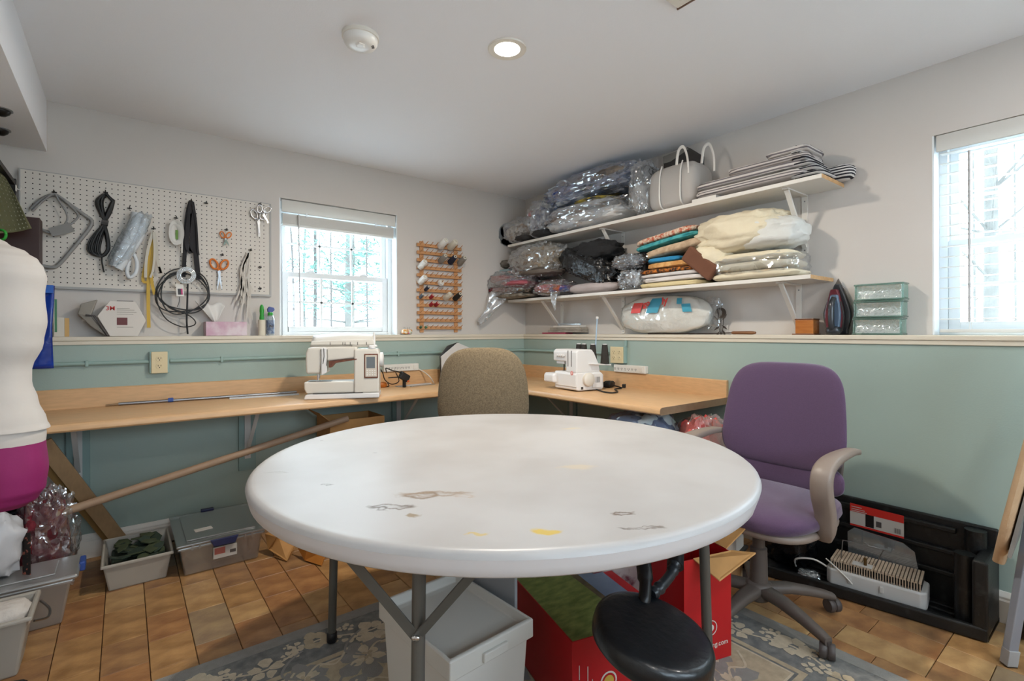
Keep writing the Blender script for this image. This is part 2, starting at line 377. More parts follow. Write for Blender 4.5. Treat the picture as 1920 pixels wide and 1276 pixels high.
def blind(Pf, u0, u1, ztop, zbot, lowered, label, n0=.032):
    t = thing('window_blind', label, 'blind', Pf((u0 + u1) / 2, n0, ztop - .055), 'window blinds')
    def bx(mb, a, b):
        p, q = V(Pf(*a)), V(Pf(*b)); mb.lohi([min(p[i], q[i]) for i in range(3)], [max(p[i], q[i]) for i in range(3)]); return mb
    bx(MB(), (u0 + .012, n0 - .02, ztop - .052), (u1 - .012, n0 + .026, ztop - .003)).obj('headrail', 'blind_white', t, bevel=.003)
    bx(MB(), (u0 + .006, n0 - .034, ztop - (.075 if lowered else .082)), (u1 - .006, n0 - .024, ztop - .004)).obj('valance', 'blind_white', t, bevel=.003)
    n = 17 if lowered else 12
    z0 = ztop - .06
    for i in range(n):
        z = (z0 - .02 - i * (z0 - .045 - zbot) / n) if lowered else (ztop - .088 - i * .0055)
        m_ = MB(); a = math.radians(3 if lowered else 2)
        def slat(x, y):
            w_ = (y - .5) * .048; return V(Pf(u0 + .014 + (u1 - u0 - .028) * x, n0 + .004 + w_ * math.cos(a), z + w_ * math.sin(a) + .0025 * (1 - (2 * y - 1) ** 2)))
        _th = V((0, 0, .0022 if lowered else .0053)); m_.prism([slat(0, q / 4) for q in range(5)] + [slat(0, q / 4) - _th for q in range(4, -1, -1)], slat(1, 0) - slat(0, 0))
        b = m_.obj('slat', 'blind_white', t, smooth=True)
    zb = zbot + .012 if lowered else ztop - .088 - n * .0055 - .014
    bx(MB(), (u0 + .014, n0 - .02, zb), (u1 - .014, n0 + .026, zb + .014)).obj('bottom_rail', 'blind_white', t, bevel=.003)
    if lowered:
        for q in (.14, .5, .86):
            x = u0 + (u1 - u0) * q
            MB().cyl(Pf(x, n0 - .018, ztop - .05), Pf(x, n0 - .018, zb + .01), .0009, n=5).obj('ladder_cord', 'blind_white', t)
            MB().cyl(Pf(x, n0 + .028, ztop - .05), Pf(x, n0 + .028, zb + .01), .0009, n=5).obj('ladder_cord', 'blind_white', t)
    else:
        for q in (.2, .8):
            x = u0 + (u1 - u0) * q; bx(MB(), (x - .006, n0 - .037, ztop - .1), (x + .006, n0 - .0335, ztop - .075)).obj('valance_clip', 'white_vinyl', t)
    return t
b1 = blind(PB, WX0 + .008, WX1 - .008, WZ1 - .004, 1.2, False, 'white slatted blind pulled up above the window over the sewing machine')
b2 = blind(PQ, -WY0 + .008, -WY1 - .008, WZ2, LEDGE, True, 'white slatted blind let down over the window at the right edge')
pw = PL(560, 402, .01); MB().tube([PL(560, 402, .006), PL(563, 612, .006)], .004, 6).obj('tilt_wand', 'wand_grey', b1)
MB().tube([PR(1817, 282, .012), PR(1818, 603, .012)], .0045, 6).obj('tilt_wand', 'wand_grey', b2)
# ------------------------------------------------------------------ ceiling fittings
lens = mat('lamp_lens', '#fff3dc', .5, emit=14)
def downlight(x, y, label, k=1, col=LAMP_COL):
    t = thing('recessed_light', label, 'ceiling light', (x, y, ROOM_H - .006), 'recessed ceiling lights')
    MB().lathe((x, y, ROOM_H), [(.066, -.004), (.072, -.006), (.078, -.006), (.08, -.002), (.08, .0)], 40).obj('trim_ring', 'trim_white', t, smooth=True)
    MB().lathe((x, y, ROOM_H), [(0, -.0045), (.04, -.0045), (.066, -.0035)], 40, caps=False).obj('lens', lens, t, smooth=True)
    l = bpy.data.lights.new('downlight_beam', 'AREA'); l.shape = 'DISK'; l.size = .12; l.energy = LAMP_W * k; l.color = col; l.spread = PI
    o = bpy.data.objects.new('downlight_beam', l); COL.objects.link(o); o.parent = t; o.location = (0, 0, -.004)
_p = PZ(951, 91, ROOM_H)
downlight(_p.x, _p.y, 'round recessed ceiling light glowing warm white above the round table')
downlight(-2.62, -3.9, 'added unseen ceiling light filling the room from behind the camera, left one', .3, ADDED_LAMP_COL)  # out-of-view fill lamp, added to brighten the room
downlight(-.75, -3.75, 'added unseen ceiling light filling the room from behind the camera, right one', .3, ADDED_LAMP_COL)  # second added fill lamp, also out of view
p = PZ(676, 66, ROOM_H)
t = thing('smoke_detector', 'round white smoke detector on the ceiling left of the lit lamp', 'detector', (p.x, p.y, ROOM_H - .045))
MB().lathe(p, [(.07, 0), (.07, -.014), (.066, -.016)], 40).obj('mounting_base', 'trim_white', t, smooth=True)
MB().lathe(p, [(.066, -.016), (.064, -.03), (.056, -.042), (.03, -.046), (0, -.046)], 40, caps=False).obj('cover', 'white_plastic', t, smooth=True)
q = p + V((-.006, -.012, -.046)); MB().lathe(q, [(.019, .003), (.019, -.003), (.014, -.005), (0, -.005)], 6).obj('test_button', 'white_plastic', t)
for i in range(3): MB().box(p + V((.036 + .004 * i, -.03 + .006 * i, -.0425)), (.003, .012, .004), .5).obj('sound_slot', 'dark_hole', t)
p = PZ(1270, 18, ROOM_H - .01)
mat('vent_brown', '#6f564a', .6)
t = thing('ceiling_vent', 'white rectangular ceiling register with a brown edge at the top of the picture', 'vent', (p.x - .1, p.y - .15, ROOM_H - .012))
MB().lohi((p.x - .22, p.y - .34, ROOM_H - .01), (p.x - .004, p.y - .004, ROOM_H)).obj('face_plate', 'trim_white', t, bevel=.002)
MB().lohi((p.x - .004, p.y - .344, ROOM_H - .012), (p.x + .002, p.y, ROOM_H)).obj('edge_strip', 'vent_brown', t)
for i in range(7): MB().bar((p.x - .2 + i * .026, p.y - .31, ROOM_H - .011), (p.x - .2 + i * .026, p.y - .035, ROOM_H - .011), .012, .002, (.4, 0, 1)).obj('louvre', 'trim_white', t)
mat('bronze_dark', '#1d1a18', .35, .6)
for i, (px, py) in enumerate(((2, 205), (0, 242))):
    p = PZ(px, py, 2.047)
    t = thing('soffit_light', ('dark bronze dome fitting under the soffit, the one nearer the ceiling corner of the picture', 'dark bronze dome fitting under the soffit, the one nearer the pegboard')[i], 'light fitting', p - V((0, 0, .03)), 'dark dome fittings under the soffit')
    MB().lathe(p, [(.03, 0), (.03, -.006), (.026, -.016), (.014, -.026), (0, -.029)], 20).obj('dome', 'bronze_dark', t, smooth=True)
    MB().lathe(p, [(.036, 0), (.036, -.004), (.03, -.006)], 20).obj('rim', 'steel', t, smooth=True)
# ================================================================== rug
def rug_material():
    m = bpy.data.materials.new('rug_pile'); m.use_nodes = True; MATS['rug_pile'] = m
    nt = m.node_tree; b = nt.nodes['Principled BSDF']; b.inputs['Roughness'].default_value = .95; L = nt.links.new
    tc = nt.nodes.new('ShaderNodeTexCoord'); n = nt.nodes.new('ShaderNodeTexNoise'); n.inputs['Scale'].default_value = 30; n.inputs['Detail'].default_value = 6
    r = nt.nodes.new('ShaderNodeValToRGB'); r.color_ramp.elements[0].color = lin('#666767'); r.color_ramp.elements[1].color = lin('#83837f'); r.color_ramp.elements[0].position = .35; r.color_ramp.elements[1].position = .65
    L(tc.outputs['Object'], n.inputs[0]); L(n.outputs['Fac'], r.inputs[0]); L(r.outputs[0], b.inputs[0])
    n2 = nt.nodes.new('ShaderNodeTexNoise'); n2.inputs['Scale'].default_value = 400; bp = nt.nodes.new('ShaderNodeBump'); bp.inputs['Strength'].default_value = .5; bp.inputs['Distance'].default_value = .004
    L(tc.outputs['Object'], n2.inputs[0]); L(n2.outputs['Fac'], bp.inputs['Height']); L(bp.outputs[0], b.inputs['Normal'])
rug_material()
mat('rug_cream', '#c6b8a0', .95, var=.12, vscale=40, bump=.4, bscale=400)
mat('rug_tan', '#b3a389', .95, var=.12, vscale=40, bump=.4, bscale=400)
mat('rug_grey', '#8c8a85', .95, var=.08, vscale=40, bump=.4, bscale=400)
mat('rug_dark', '#80766a', .95, var=.1, vscale=40)
rx0, ry0, rx1, ry1 = RUG; RZ = .008
rug = thing('area_rug', 'grey and cream floral area rug under the round table', 'rug', ((rx0 + rx1) / 2, (ry0 + ry1) / 2, 0))
MB().lohi((rx0, ry0, .0005), (rx1, ry1, RZ)).obj('rug_field', 'rug_pile', rug, bevel=.003)
def frame(o0, o1, z, m, nm):
    mb = MB()
    for a, b in (((rx0 + o0, ry0 + o0), (rx0 + o1, ry1 - o0)), ((rx1 - o1, ry0 + o0), (rx1 - o0, ry1 - o0)), ((rx0 + o1, ry0 + o0), (rx1 - o1, ry0 + o1)), ((rx0 + o1, ry1 - o1), (rx1 - o1, ry1 - o0))):
        mb.lohi((a[0], a[1], RZ), (b[0], b[1], RZ + z))
    return mb.obj(nm, m, rug)
MB().lohi((rx0 + .262, ry0 + .262, RZ), (rx1 - .262, ry1 - .262, RZ + .0007)).obj('rug_centre', 'rug_tan', rug)
frame(.0, .055, .0012, 'rug_grey', 'border_band'); frame(.225, .245, .001, 'rug_tan', 'border_line'); frame(.255, .262, .001, 'rug_cream', 'border_line')
random.seed(12)
fl, ft, fd, fg = MB(), MB(), MB(), MB()
def petals(mb, x, y, r, n, rot, z, sq=.38, inner=.25):
    for k in range(n):
        a = rot + 2 * PI * k / n; pts = []
        rr = r * random.uniform(.8, 1.15); z_ = z + random.uniform(.00005, .0004)
        for t, wd in ((inner, .12), (.5, sq * .8), (.72, sq), (.9, sq * .7), (1, 0), (.9, -sq * .7), (.72, -sq), (.5, -sq * .8), (inner, -.12)):
            wob = random.uniform(.85, 1.15)
            pts.append((x + rr * t * wob * math.cos(a) - rr * wd * math.sin(a), y + rr * t * wob * math.sin(a) + rr * wd * math.cos(a), RZ + z_))
        mb.add(pts, [tuple(range(len(pts)))])
def vine(mb, pts, wd, z):
    c = curve([V((p[0], p[1], RZ + z)) for p in pts], 6); L_, R_ = [], []
    for i, p in enumerate(c):
        d = (c[min(i + 1, len(c) - 1)] - c[max(i - 1, 0)]).normalized(); s = V((-d.y, d.x, 0)) * wd / 2; L_.append(p + s); R_.append(p - s)
    for i in range(len(c) - 1): mb.quad(L_[i], L_[i + 1], R_[i + 1], R_[i])
def band(p0, p1, nrm, ln):
    p0, p1, nrm = V(p0), V(p1), V(nrm); d = (p1 - p0).normalized(); n = int(ln / .17)
    pts = []
    for i in range(n + 1):
        c = p0 + d * (ln * i / n); s = 1 if i % 2 else -1
        q = c + nrm * s * .03; pts.append((q.x, q.y))
        petals(fl if i % 3 else ft, q.x, q.y, random.uniform(.05, .066), random.choice((5, 6, 7)), random.random() * 6, .0012)
        for k in range(6):
            q2 = c + nrm * random.uniform(-.06, .06) + d * random.uniform(.04, .12); petals(fl, q2.x, q2.y, random.uniform(.018, .03), random.choice((3, 4)), random.random() * 6, .0013)
    vine(fl, pts, .008, .001)
m_ = .14
band((rx0 + m_, ry1 - m_, 0), (rx1 - m_, ry1 - m_, 0), (0, 1, 0), rx1 - rx0 - 2 * m_)
band((rx1 - m_, ry0 + m_, 0), (rx1 - m_, ry1 - m_, 0), (1, 0, 0), ry1 - ry0 - 2 * m_)
band((rx0 + m_, ry0 + m_, 0), (rx0 + m_, ry1 - m_, 0), (1, 0, 0), ry1 - ry0 - 2 * m_)
for i in range(9):
    for j in range(6):
        x = rx0 + .36 + i * .19 + random.uniform(-.03, .03) + (j % 2) * .05; y = ry0 + .34 + j * .175 + random.uniform(-.03, .03)
        if x > rx1 - .3 or y > ry1 - .3: continue
        petals(fg, x, y, random.uniform(.085, .115), random.choice((7, 8, 9)), random.random() * 6, .0012, .3)
        petals(fl, x, y, random.uniform(.05, .065), random.choice((5, 6)), random.random() * 6, .0016, .3)
        petals(fd, x, y, random.uniform(.02, .03), 5, random.random() * 6, .0022, .3)
        vine(fl, [(x, y), (x + .06, y + .05), (x + .11, y + .02), (x + .17, y + .08)], .008, .0018)
        vine(fg, [(x, y), (x - .05, y + .06), (x - .02, y + .12), (x + .04, y + .16)], .009, .0019)
for mb_, m2 in ((fl, 'rug_cream'), (ft, 'rug_tan'), (fd, 'rug_tan'), (fg, 'rug_grey')):
    o = mb_.obj('floral_motif', m2, rug); o['kind'] = 'stuff'
# ================================================================== round folding table
TC = V((-1.81, -2.09, 0)); TZ = .74
def table_material():
    m = bpy.data.materials.new('table_plastic'); m.use_nodes = True; MATS['table_plastic'] = m
    nt = m.node_tree; b = nt.nodes['Principled BSDF']; b.inputs['Roughness'].default_value = .38; L = nt.links.new
    tc = nt.nodes.new('ShaderNodeTexCoord'); nz = nt.nodes.new('ShaderNodeTexNoise'); nz.inputs['Scale'].default_value = 22; nz.inputs['Detail'].default_value = 5
    L(tc.outputs['Object'], nz.inputs[0])
    vm = nt.nodes.new('ShaderNodeVectorMath'); vm.operation = 'SUBTRACT'; vm.inputs[1].default_value = (.5, .5, .5); L(nz.outputs['Color'], vm.inputs[0])
    vs = nt.nodes.new('ShaderNodeVectorMath'); vs.operation = 'SCALE'; vs.inputs['Scale'].default_value = .06; L(vm.outputs[0], vs.inputs[0])
    va = nt.nodes.new('ShaderNodeVectorMath'); L(tc.outputs['Object'], va.inputs[0]); L(vs.outputs[0], va.inputs[1])
    n1 = nt.nodes.new('ShaderNodeTexNoise'); n1.inputs['Scale'].default_value = 3.5; n1.inputs['Detail'].default_value = 3; L(tc.outputs['Object'], n1.inputs[0])
    r = nt.nodes.new('ShaderNodeValToRGB'); r.color_ramp.elements[0].color = lin('#adabaa'); r.color_ramp.elements[1].color = lin('#b7b6b6'); r.color_ramp.elements[0].position = .35; r.color_ramp.elements[1].position = .6
    L(n1.outputs['Fac'], r.inputs[0]); col = r.outputs[0]
    spots = [(790, 928, .05, .032, '#7d6852', .95, .55), (812, 925, .1, .02, '#93806c', .8, .6), (735, 950, .06, .016, '#5f5044', .95, .4), (715, 955, .02, .016, '#4f443b', .7, .3), (778, 965, .018, .017, '#8d7a5e', .9, 0), (1022, 995, .036, .019, '#cdb14e', .9, 0), (890, 1001, .026, .009, '#c6ad5c', .7, 0),
             (1170, 962, .035, .014, '#5f4e40', .95, .35), (1205, 990, .05, .008, '#6a625c', .9, .3), (1080, 875, .06, .03, '#c9b999', .5, 0), (1070, 803, .05, .02, '#cdbd94', .5, 0), (520, 885, .04, .01, '#8d8a86', .6, .3), (610, 908, .016, .006, '#55504b', .7, .3), (607, 825, .008, .005, '#45423f', .8, 0), (700, 848, .01, .006, '#77726c', .7, 0), (870, 930, .03, .01, '#a89684', .6, .5)]
    for px, py, ax, ay, c, k, ring in spots:
        p = PZ(px, py, TZ) - TC; mp = nt.nodes.new('ShaderNodeMapping'); mp.vector_type = 'TEXTURE'
        mp.inputs['Location'].default_value = (p.x, p.y, TZ); mp.inputs['Rotation'].default_value = (0, 0, YAW - PI / 2); mp.inputs['Scale'].default_value = (ax, ay, 1)
        L(va.outputs[0], mp.inputs[0]); ln = nt.nodes.new('ShaderNodeVectorMath'); ln.operation = 'LENGTH'; L(mp.outputs[0], ln.inputs[0])
        rr = nt.nodes.new('ShaderNodeValToRGB'); e = rr.color_ramp.elements; e[0].position = 0; e[0].color = (0, 0, 0, 1) if ring else (k, k, k, 1); e[1].position = 1; e[1].color = (0, 0, 0, 1)
        x = e.new(.35 if ring else .6); x.color = (.15 * k, .15 * k, .15 * k, 1) if ring else (k, k, k, 1)
        if ring: x2 = e.new(.68); x2.color = (k, k, k, 1)
        L(ln.outputs['Value'], rr.inputs[0])
        mx = nt.nodes.new('ShaderNodeMix'); mx.data_type = 'RGBA'; L(rr.outputs[0], mx.inputs[0]); L(col, mx.inputs[6]); mx.inputs[7].default_value = lin(c); col = mx.outputs[2]
    L(col, b.inputs[0])
    n3 = nt.nodes.new('ShaderNodeTexNoise'); n3.inputs['Scale'].default_value = 250; bp = nt.nodes.new('ShaderNodeBump'); bp.inputs['Strength'].default_value = .06; L(tc.outputs['Object'], n3.inputs[0]); L(n3.outputs['Fac'], bp.inputs['Height']); L(bp.outputs[0], b.inputs['Normal'])
table_material()
mat('leg_grey', '#5d5c57', .4, .3)
mat('table_rim', '#cdcbcc', .4)
table = thing('round_table', 'large round white plastic folding table with stained top and grey steel legs', 'table', (TC.x, TC.y, RZ))
R0 = .762
mb = MB()
prof = [(0, .74), (.3, .74), (.6, .74), (.735, .74), (.745, .7415), (.753, .74), (.759, .735), (.762, .727)]
mb.lathe((TC.x, TC.y, 0), prof, 96, caps=False)
mb.obj('tabletop', 'table_plastic', table, smooth=True, origin=(TC.x, TC.y, 0))
def skirt(u, v):
    a = 2 * PI * u; deg = math.degrees(a); bot = .69
    if 287 < deg < 303: bot = .712
    rad, z = [(.762, .727), (.758, .71), (.754, bot + .004), (.75, bot), (.742, bot), (.735, bot + .003), (.735, .715), (.72, .72), (.3, .72), (.0, .72)][round(v * 9)]
    return V((TC.x + rad * math.cos(a), TC.y + rad * math.sin(a), max(z, bot) if z < .73 else z))
MB().grid(120, 10, skirt, True).obj('rim', 'table_rim', table, smooth=True)
def tp(a, r, z): return V((TC.x + r * math.cos(math.radians(a)), TC.y + r * math.sin(math.radians(a)), z))
LEGS = [(128, .655), (216, .645), (302, .63), (38, .64)]
for a, r in LEGS:
    f, h = tp(a, r, RZ + .026), tp(a, r - .02, .716)
    o = MB().tube([f, h], .0145, 16).obj('leg', 'leg_grey', table, smooth=True)
    MB().lathe(tp(a, r, RZ + .0025), [(.016, .001), (.018, .004), (.018, .034), (.016, .036)], 16).obj('foot_cap', 'black_plastic', o, smooth=True)
for i, j in ((0, 1), (2, 3)):
    a, b = tp(LEGS[i][0], LEGS[i][1] - .019, .69), tp(LEGS[j][0], LEGS[j][1] - .019, .69)
    MB().tube([a, b], .011, 10).obj('cross_tube', 'leg_grey', table, smooth=True)
l2 = tp(216, .64, 0); riv = V((l2.x, l2.y, .5))
for q in (PZ(912, 1046, .705), PZ(636, 1022, .705)):
    br = MB().bar(riv + V((0, 0, 0)), q, .004, .022, (RT.x, RT.y, .3)).obj('brace', 'leg_grey', table, bevel=.001)
    MB().lathe(riv.lerp(q, .02) - FW * .006, [(.006, 0), (.006, .004), (.003, .006)], 10, ax=tuple(-FW)).obj('rivet', 'chrome', br, smooth=True)
l1 = tp(128, .65, 0); MB().bar(V((l1.x, l1.y, .5)), tp(150, .3, .705), .004, .02).obj('brace', 'leg_grey', table)
l3 = tp(302, .625, 0); MB().bar(V((l3.x, l3.y, .6)), tp(330, .35, .70), .004, .02).obj('brace', 'leg_grey', table)
MB().lathe(V((l3.x, l3.y, .69)) - RT * .0 , [(.021, -.012), (.021, .02)], 12).obj('hinge_bracket', 'steel', table)
# ================================================================== countertop along both walls
mat('counter_maple', '#d0a77a', .38, var=.08, vscale=14, stretch=(1, 6, 6))
mat('counter_maple_y', '#d0a77a', .38, var=.08, vscale=14, stretch=(6, 1, 6))
mat('counter_edge', '#8f7358', .6, var=.1, vscale=30)
CZ = .762; CF = -.65; CX = -.745; CE = -1.935; CL = -3.155
ct = thing('countertop', 'L-shaped maple laminate countertop fixed along both teal walls', 'countertop', (-1.6, -.36, CZ - .04))
def slabprof(y0, yf):   # across-profile: back at y0, rounded nose at yf
    s = 1 if yf > y0 else -1
    return [(y0, CZ), (yf - s * .018, CZ), (yf - s * .006, CZ - .004), (yf, CZ - .014), (yf, CZ - .03), (yf - s * .006, CZ - .037), (yf - s * .02, CZ - .038), (y0, CZ - .038)]
MB().prism([V((CL, y, z)) for y, z in slabprof(-T, CF)], (-T - CL, 0, 0)).obj('back_run', 'counter_maple', ct, smooth=40)
MB().prism([V((x, CF + .001, z)) for x, z in slabprof(-T, CX)], (0, CE - CF, 0)).obj('side_run', 'counter_maple_y', ct, smooth=40)
MB().prism([V((CL, y, z)) for y, z in ((-T, CZ), (-T - .021, CZ), (-T - .021, .853), (-T - .016, .858), (-T, .858))], (-T - CL, 0, 0)).obj('backsplash', 'counter_maple', ct)
MB().prism([V((x, -T - .021, z)) for x, z in ((-T, CZ - .036), (-T - .021, CZ - .036), (-T - .021, .853), (-T - .016, .858), (-T, .858))], (0, CE + T + .021, 0)).obj('backsplash', 'counter_maple_y', ct)
MB().prism([V((x, CE + .001, z)) for x, z in slabprof(-T, CX)], (0, -.0025, 0)).obj('end_band', 'counter_edge', ct)
mat('bracket_white', '#c9c9c6', .45)
mat('teal_board', '#86a09c', .55)
def counter_bracket(p, n, label, drop=.33):
    """steel L bracket on a painted backing board; p on the wall under the counter, n into the room"""
    n = V(n); s = V((-n.y, n.x, 0)); top = CZ - .039
    t = thing('counter_bracket', label, 'bracket', V((p[0], p[1], top - drop)), 'brackets under the countertop')
    w0 = V((p[0], p[1], 0))
    MB().obox(w0 + n * .01 + V((0, 0, top - .2)), s * .045, n * .0095, V((0, 0, .2))).obj('backing_board', 'teal_board', t)
    MB().obox(w0 + n * .0225 + V((0, 0, top - drop / 2)), s * .016, n * .003, V((0, 0, drop / 2))).obj('wall_plate', 'bracket_white', t)
    MB().obox(w0 + n * .19 + V((0, 0, top - .003)), s * .016, n * .17, V((0, 0, .003))).obj('top_plate', 'bracket_white', t)
    MB().bar(w0 + n * .028 + V((0, 0, top - drop + .05)), w0 + n * .33 + V((0, 0, top - .008)), .02, .004, n).obj('diagonal_strut', 'bracket_white', t)
    for z in (.03, drop - .02): MB().lathe(w0 + n * .0255 + V((0, 0, top - z)), [(.004, 0), (.004, .002), (0, .003)], 8, ax=tuple(n)).obj('screw', 'steel', t)
p = PL(147, 850, T); counter_bracket((p.x, -T), (0, -1, 0), 'white steel counter bracket beside the leaning beige plank')
p = PL(463, 850, T); counter_bracket((p.x, -T), (0, -1, 0), 'white steel counter bracket behind the left edge of the round table')
p = PL(745, 790, T); counter_bracket((p.x, -T), (0, -1, 0), 'white steel counter bracket under the sewing machine, above the sorting box')
p = PR(1075, 790, T); counter_bracket((-T, p.y), (-1, 0, 0), 'white steel counter bracket under the serger on the right wall')
# ================================================================== office chairs
mat('fabric_purple', '#523b58', .9, var=.06, vscale=200, bump=.25, bscale=600, sheen=.3)
mat('fabric_brown', '#6f604b', .95, col2='#8d7c62', vscale=160, thr=(.35, .65), bump=.4, bscale=500)
mat('plastic_taupe', '#5f5650', .5)
mat('plastic_taupe_light', '#8b7d73', .45)
mat('caster_grey', '#4a4341', .5)
def local(cx, cy, ang):
    f = V((math.cos(ang), math.sin(ang), 0)); l = V((-f.y, f.x, 0)); c = V((cx, cy, 0))
    return lambda a, b, z: c + f * a + l * b + V((0, 0, z))
def star_base(t, P, cx, cy, a0, rad, zfloor, m, hub_z=.11):
    MB().lathe((cx, cy, 0), [(.035, hub_z - .045), (.05, hub_z - .03), (.048, hub_z + .02), (.032, hub_z + .03)], 20).obj('base_hub', m, t, smooth=True)
    for k in range(5):
        a = a0 + 2 * PI * k / 5; d = V((math.cos(a), math.sin(a), 0)); s = V((-d.y, d.x, 0)); c = V((cx, cy, 0))
        mb = MB(); path = [(.03, hub_z, .032, .02), (.12, hub_z - .002, .027, .02), (.2, hub_z - .015, .022, .018), (rad - .03, hub_z - .03, .019, .016), (rad + .005, hub_z - .04, .017, .013)]
        mb.grid(10, len(path), lambda u, v, path=path, c=c, d=d, s=s: (lambda q: c + d * q[0] + s * q[2] * math.copysign(abs(math.cos(2 * PI * u)) ** .6, math.cos(2 * PI * u)) + V((0, 0, q[1] + q[3] * math.copysign(abs(math.sin(2 * PI * u)) ** .6, math.sin(2 * PI * u)))))(path[round(v * (len(path) - 1))]), True)
        n = len(path) * 10; mb.f.append(tuple(range(n - 10, n)))
        arm = mb.obj('base_arm', m, t, smooth=True)
        e = c + d * rad; wr = .027; ca = a * 2.3 + k; w = V((math.cos(ca), math.sin(ca), 0))
        cs = MB()
        for sd in (-1, 1): cs.lathe(e + w * sd * .013 + V((0, 0, zfloor + wr)), [(.012, -.011), (wr - .003, -.011), (wr, -.007), (wr, .007), (wr - .003, .011), (.012, .011)], 20, ax=tuple(w))
        cs.lathe(e + V((0, 0, zfloor + wr)), [(.022, -.003), (.022, .003)], 16, ax=tuple(w))
        cs.cyl(e + V((0, 0, zfloor + wr)), e + V((0, 0, hub_z - .04)), .011, n=10)
        cs.obj('caster', 'caster_grey', arm, smooth=40)
pc = V((-.8025, -2.441, 0)); PCH = thing('office_chair', 'purple fabric office chair with taupe loop arms beside the right wall', 'chair', (pc.x, pc.y, 0), 'swivel office chairs')
P = local(pc.x, pc.y, PI)
star_base(PCH, P, pc.x, pc.y, math.atan2(-2.725 + 2.441, -.901 + .8025), .298, .0095, 'plastic_taupe')
MB().lathe(pc, [(.034, .11), (.034, .13), (.031, .27), (.029, .272), (.023, .275), (.022, .40)], 24).obj('gas_column', 'plastic_taupe', PCH, smooth=40)
MB().blob(P(.0, 0, .41), (.235, .25, .03), 1, 0, 1, 3.6, 3, PI, ).obj('seat_pan', 'plastic_taupe_light', PCH, smooth=True)
mb = MB().blob(P(.0, 0, .455), (.245, .26, .05), 2, .02, 1.5, 3.6, 3, PI, nu=56, nv=24)
mb.map(lambda v: v + V((0, 0, -.25 * max(0, (pc.x - v.x) - .12) ** 2 * 4)))
mb.obj('seat', 'fabric_purple', PCH, smooth=True)
def backrest(t, P, x0, z0, z1, hw, th, lean, m, ez=4.2, seed=0, top_scale=.86, nm='backrest', bow=.05):
    zc, hh = (z0 + z1) / 2, (z1 - z0) / 2
    mb = MB().blob((0, 0, 0), (th, hw, hh), seed, .0, 1, 2.2, ez, 0, nu=64, nv=40)
    def fn(v):
        k = (v.z + hh) / (2 * hh); s = 1 - (1 - top_scale) * k ** 2
        y = v.y * s; return P(x0 + v.x - lean * k + bow * (y / hw) ** 2, y, zc + v.z)
    return mb.map(fn).obj(nm, m, t, smooth=True)
backrest(PCH, P, -.205, .565, 1.0, .255, .04, .075, 'fabric_purple', 4.6, top_scale=.84)
backrest(PCH, P, -.218, .47, .61, .245, .042, .01, 'fabric_purple', 3, nm='lumbar_roll', top_scale=1)
backrest(PCH, P, -.235, .47, .98, .235, .03, .085, 'plastic_taupe', 4.6, nm='back_shell', top_scale=.84)
MB().tube(curve([P(-.1, 0, .39), P(-.24, 0, .41), P(-.28, 0, .5), P(-.29, 0, .65)], 6), .024, 10).obj('back_bar', 'plastic_taupe', PCH, smooth=True)
for s in (-1, 1):
    y = s * .272
    pts = curve([P(-.235, y * .98, .668), P(-.15, y, .682), P(-.03, y, .682), P(.06, y, .67), P(.11, y, .64), P(.115, y, .58), P(.085, y, .5), P(.065, y * .99, .44), P(.04, y * .94, .405)], 6)
    n = len(pts); wd = [.014 + .012 * math.sin(PI * i / (n - 1)) + .008 * (i / n) for i in range(n)]
    mb = MB(); sd = P(0, 1, 0) - P(0, 0, 0)
    ring = 12
    def armf(u, v, pts=pts, wd=wd, sd=sd):
        i = round(v * (len(pts) - 1)); a = pts[max(i - 1, 0)]; b = pts[min(i + 1, len(pts) - 1)]; d = (b - a).normalized(); up = sd.cross(d).normalized(); k = 2 * PI * u
        cx_, sx_ = math.cos(k), math.sin(k); e = .55
        return pts[i] + sd * wd[i] * 1.15 * math.copysign(abs(cx_) ** e, cx_) + up * (.011 + .012 * min(1, i / 30)) * math.copysign(abs(sx_) ** e, sx_)
    mb.grid(ring, n, armf, True); mb.f.append(tuple(range(ring))); mb.f.append(tuple(range((n - 1) * ring, n * ring)))
    mb.obj('armrest', 'plastic_taupe_light', PCH, smooth=50)
# brown chair tucked in the corner, its back to the camera
bc = AT(903, 640, 2.64); bc = V((bc.x, bc.y, 0)) + FW * .21
BCH = thing('office_chair', 'brown tweed office chair standing behind the round table', 'chair', (bc.x, bc.y, 0), 'swivel office chairs')
P = local(bc.x, bc.y, YAW + .04)
star_base(BCH, P, bc.x, bc.y, .3, .27, .001, 'plastic_taupe')
MB().lathe(bc, [(.03, .11), (.03, .13), (.028, .27), (.02, .275), (.02, .42)], 24).obj('gas_column', 'plastic_taupe', BCH, smooth=40)
MB().blob(P(0, 0, .47), (.22, .245, .05), 4, .02, 1.5, 3.6, 3, YAW + .04).obj('seat', 'fabric_brown', BCH, smooth=True)
backrest(BCH, P, -.19, .58, 1.055, .252, .045, .06, 'fabric_brown', 3.4, top_scale=.82, bow=.03)
MB().tube(curve([P(-.05, 0, .42), P(-.2, 0, .43), P(-.235, 0, .52), P(-.23, 0, .7)], 6), .02, 10).obj('back_bar', 'plastic_taupe', BCH, smooth=True)
def CT(px, off, h=0): return V((PL(px, 740, off).x, -off, CZ + h))
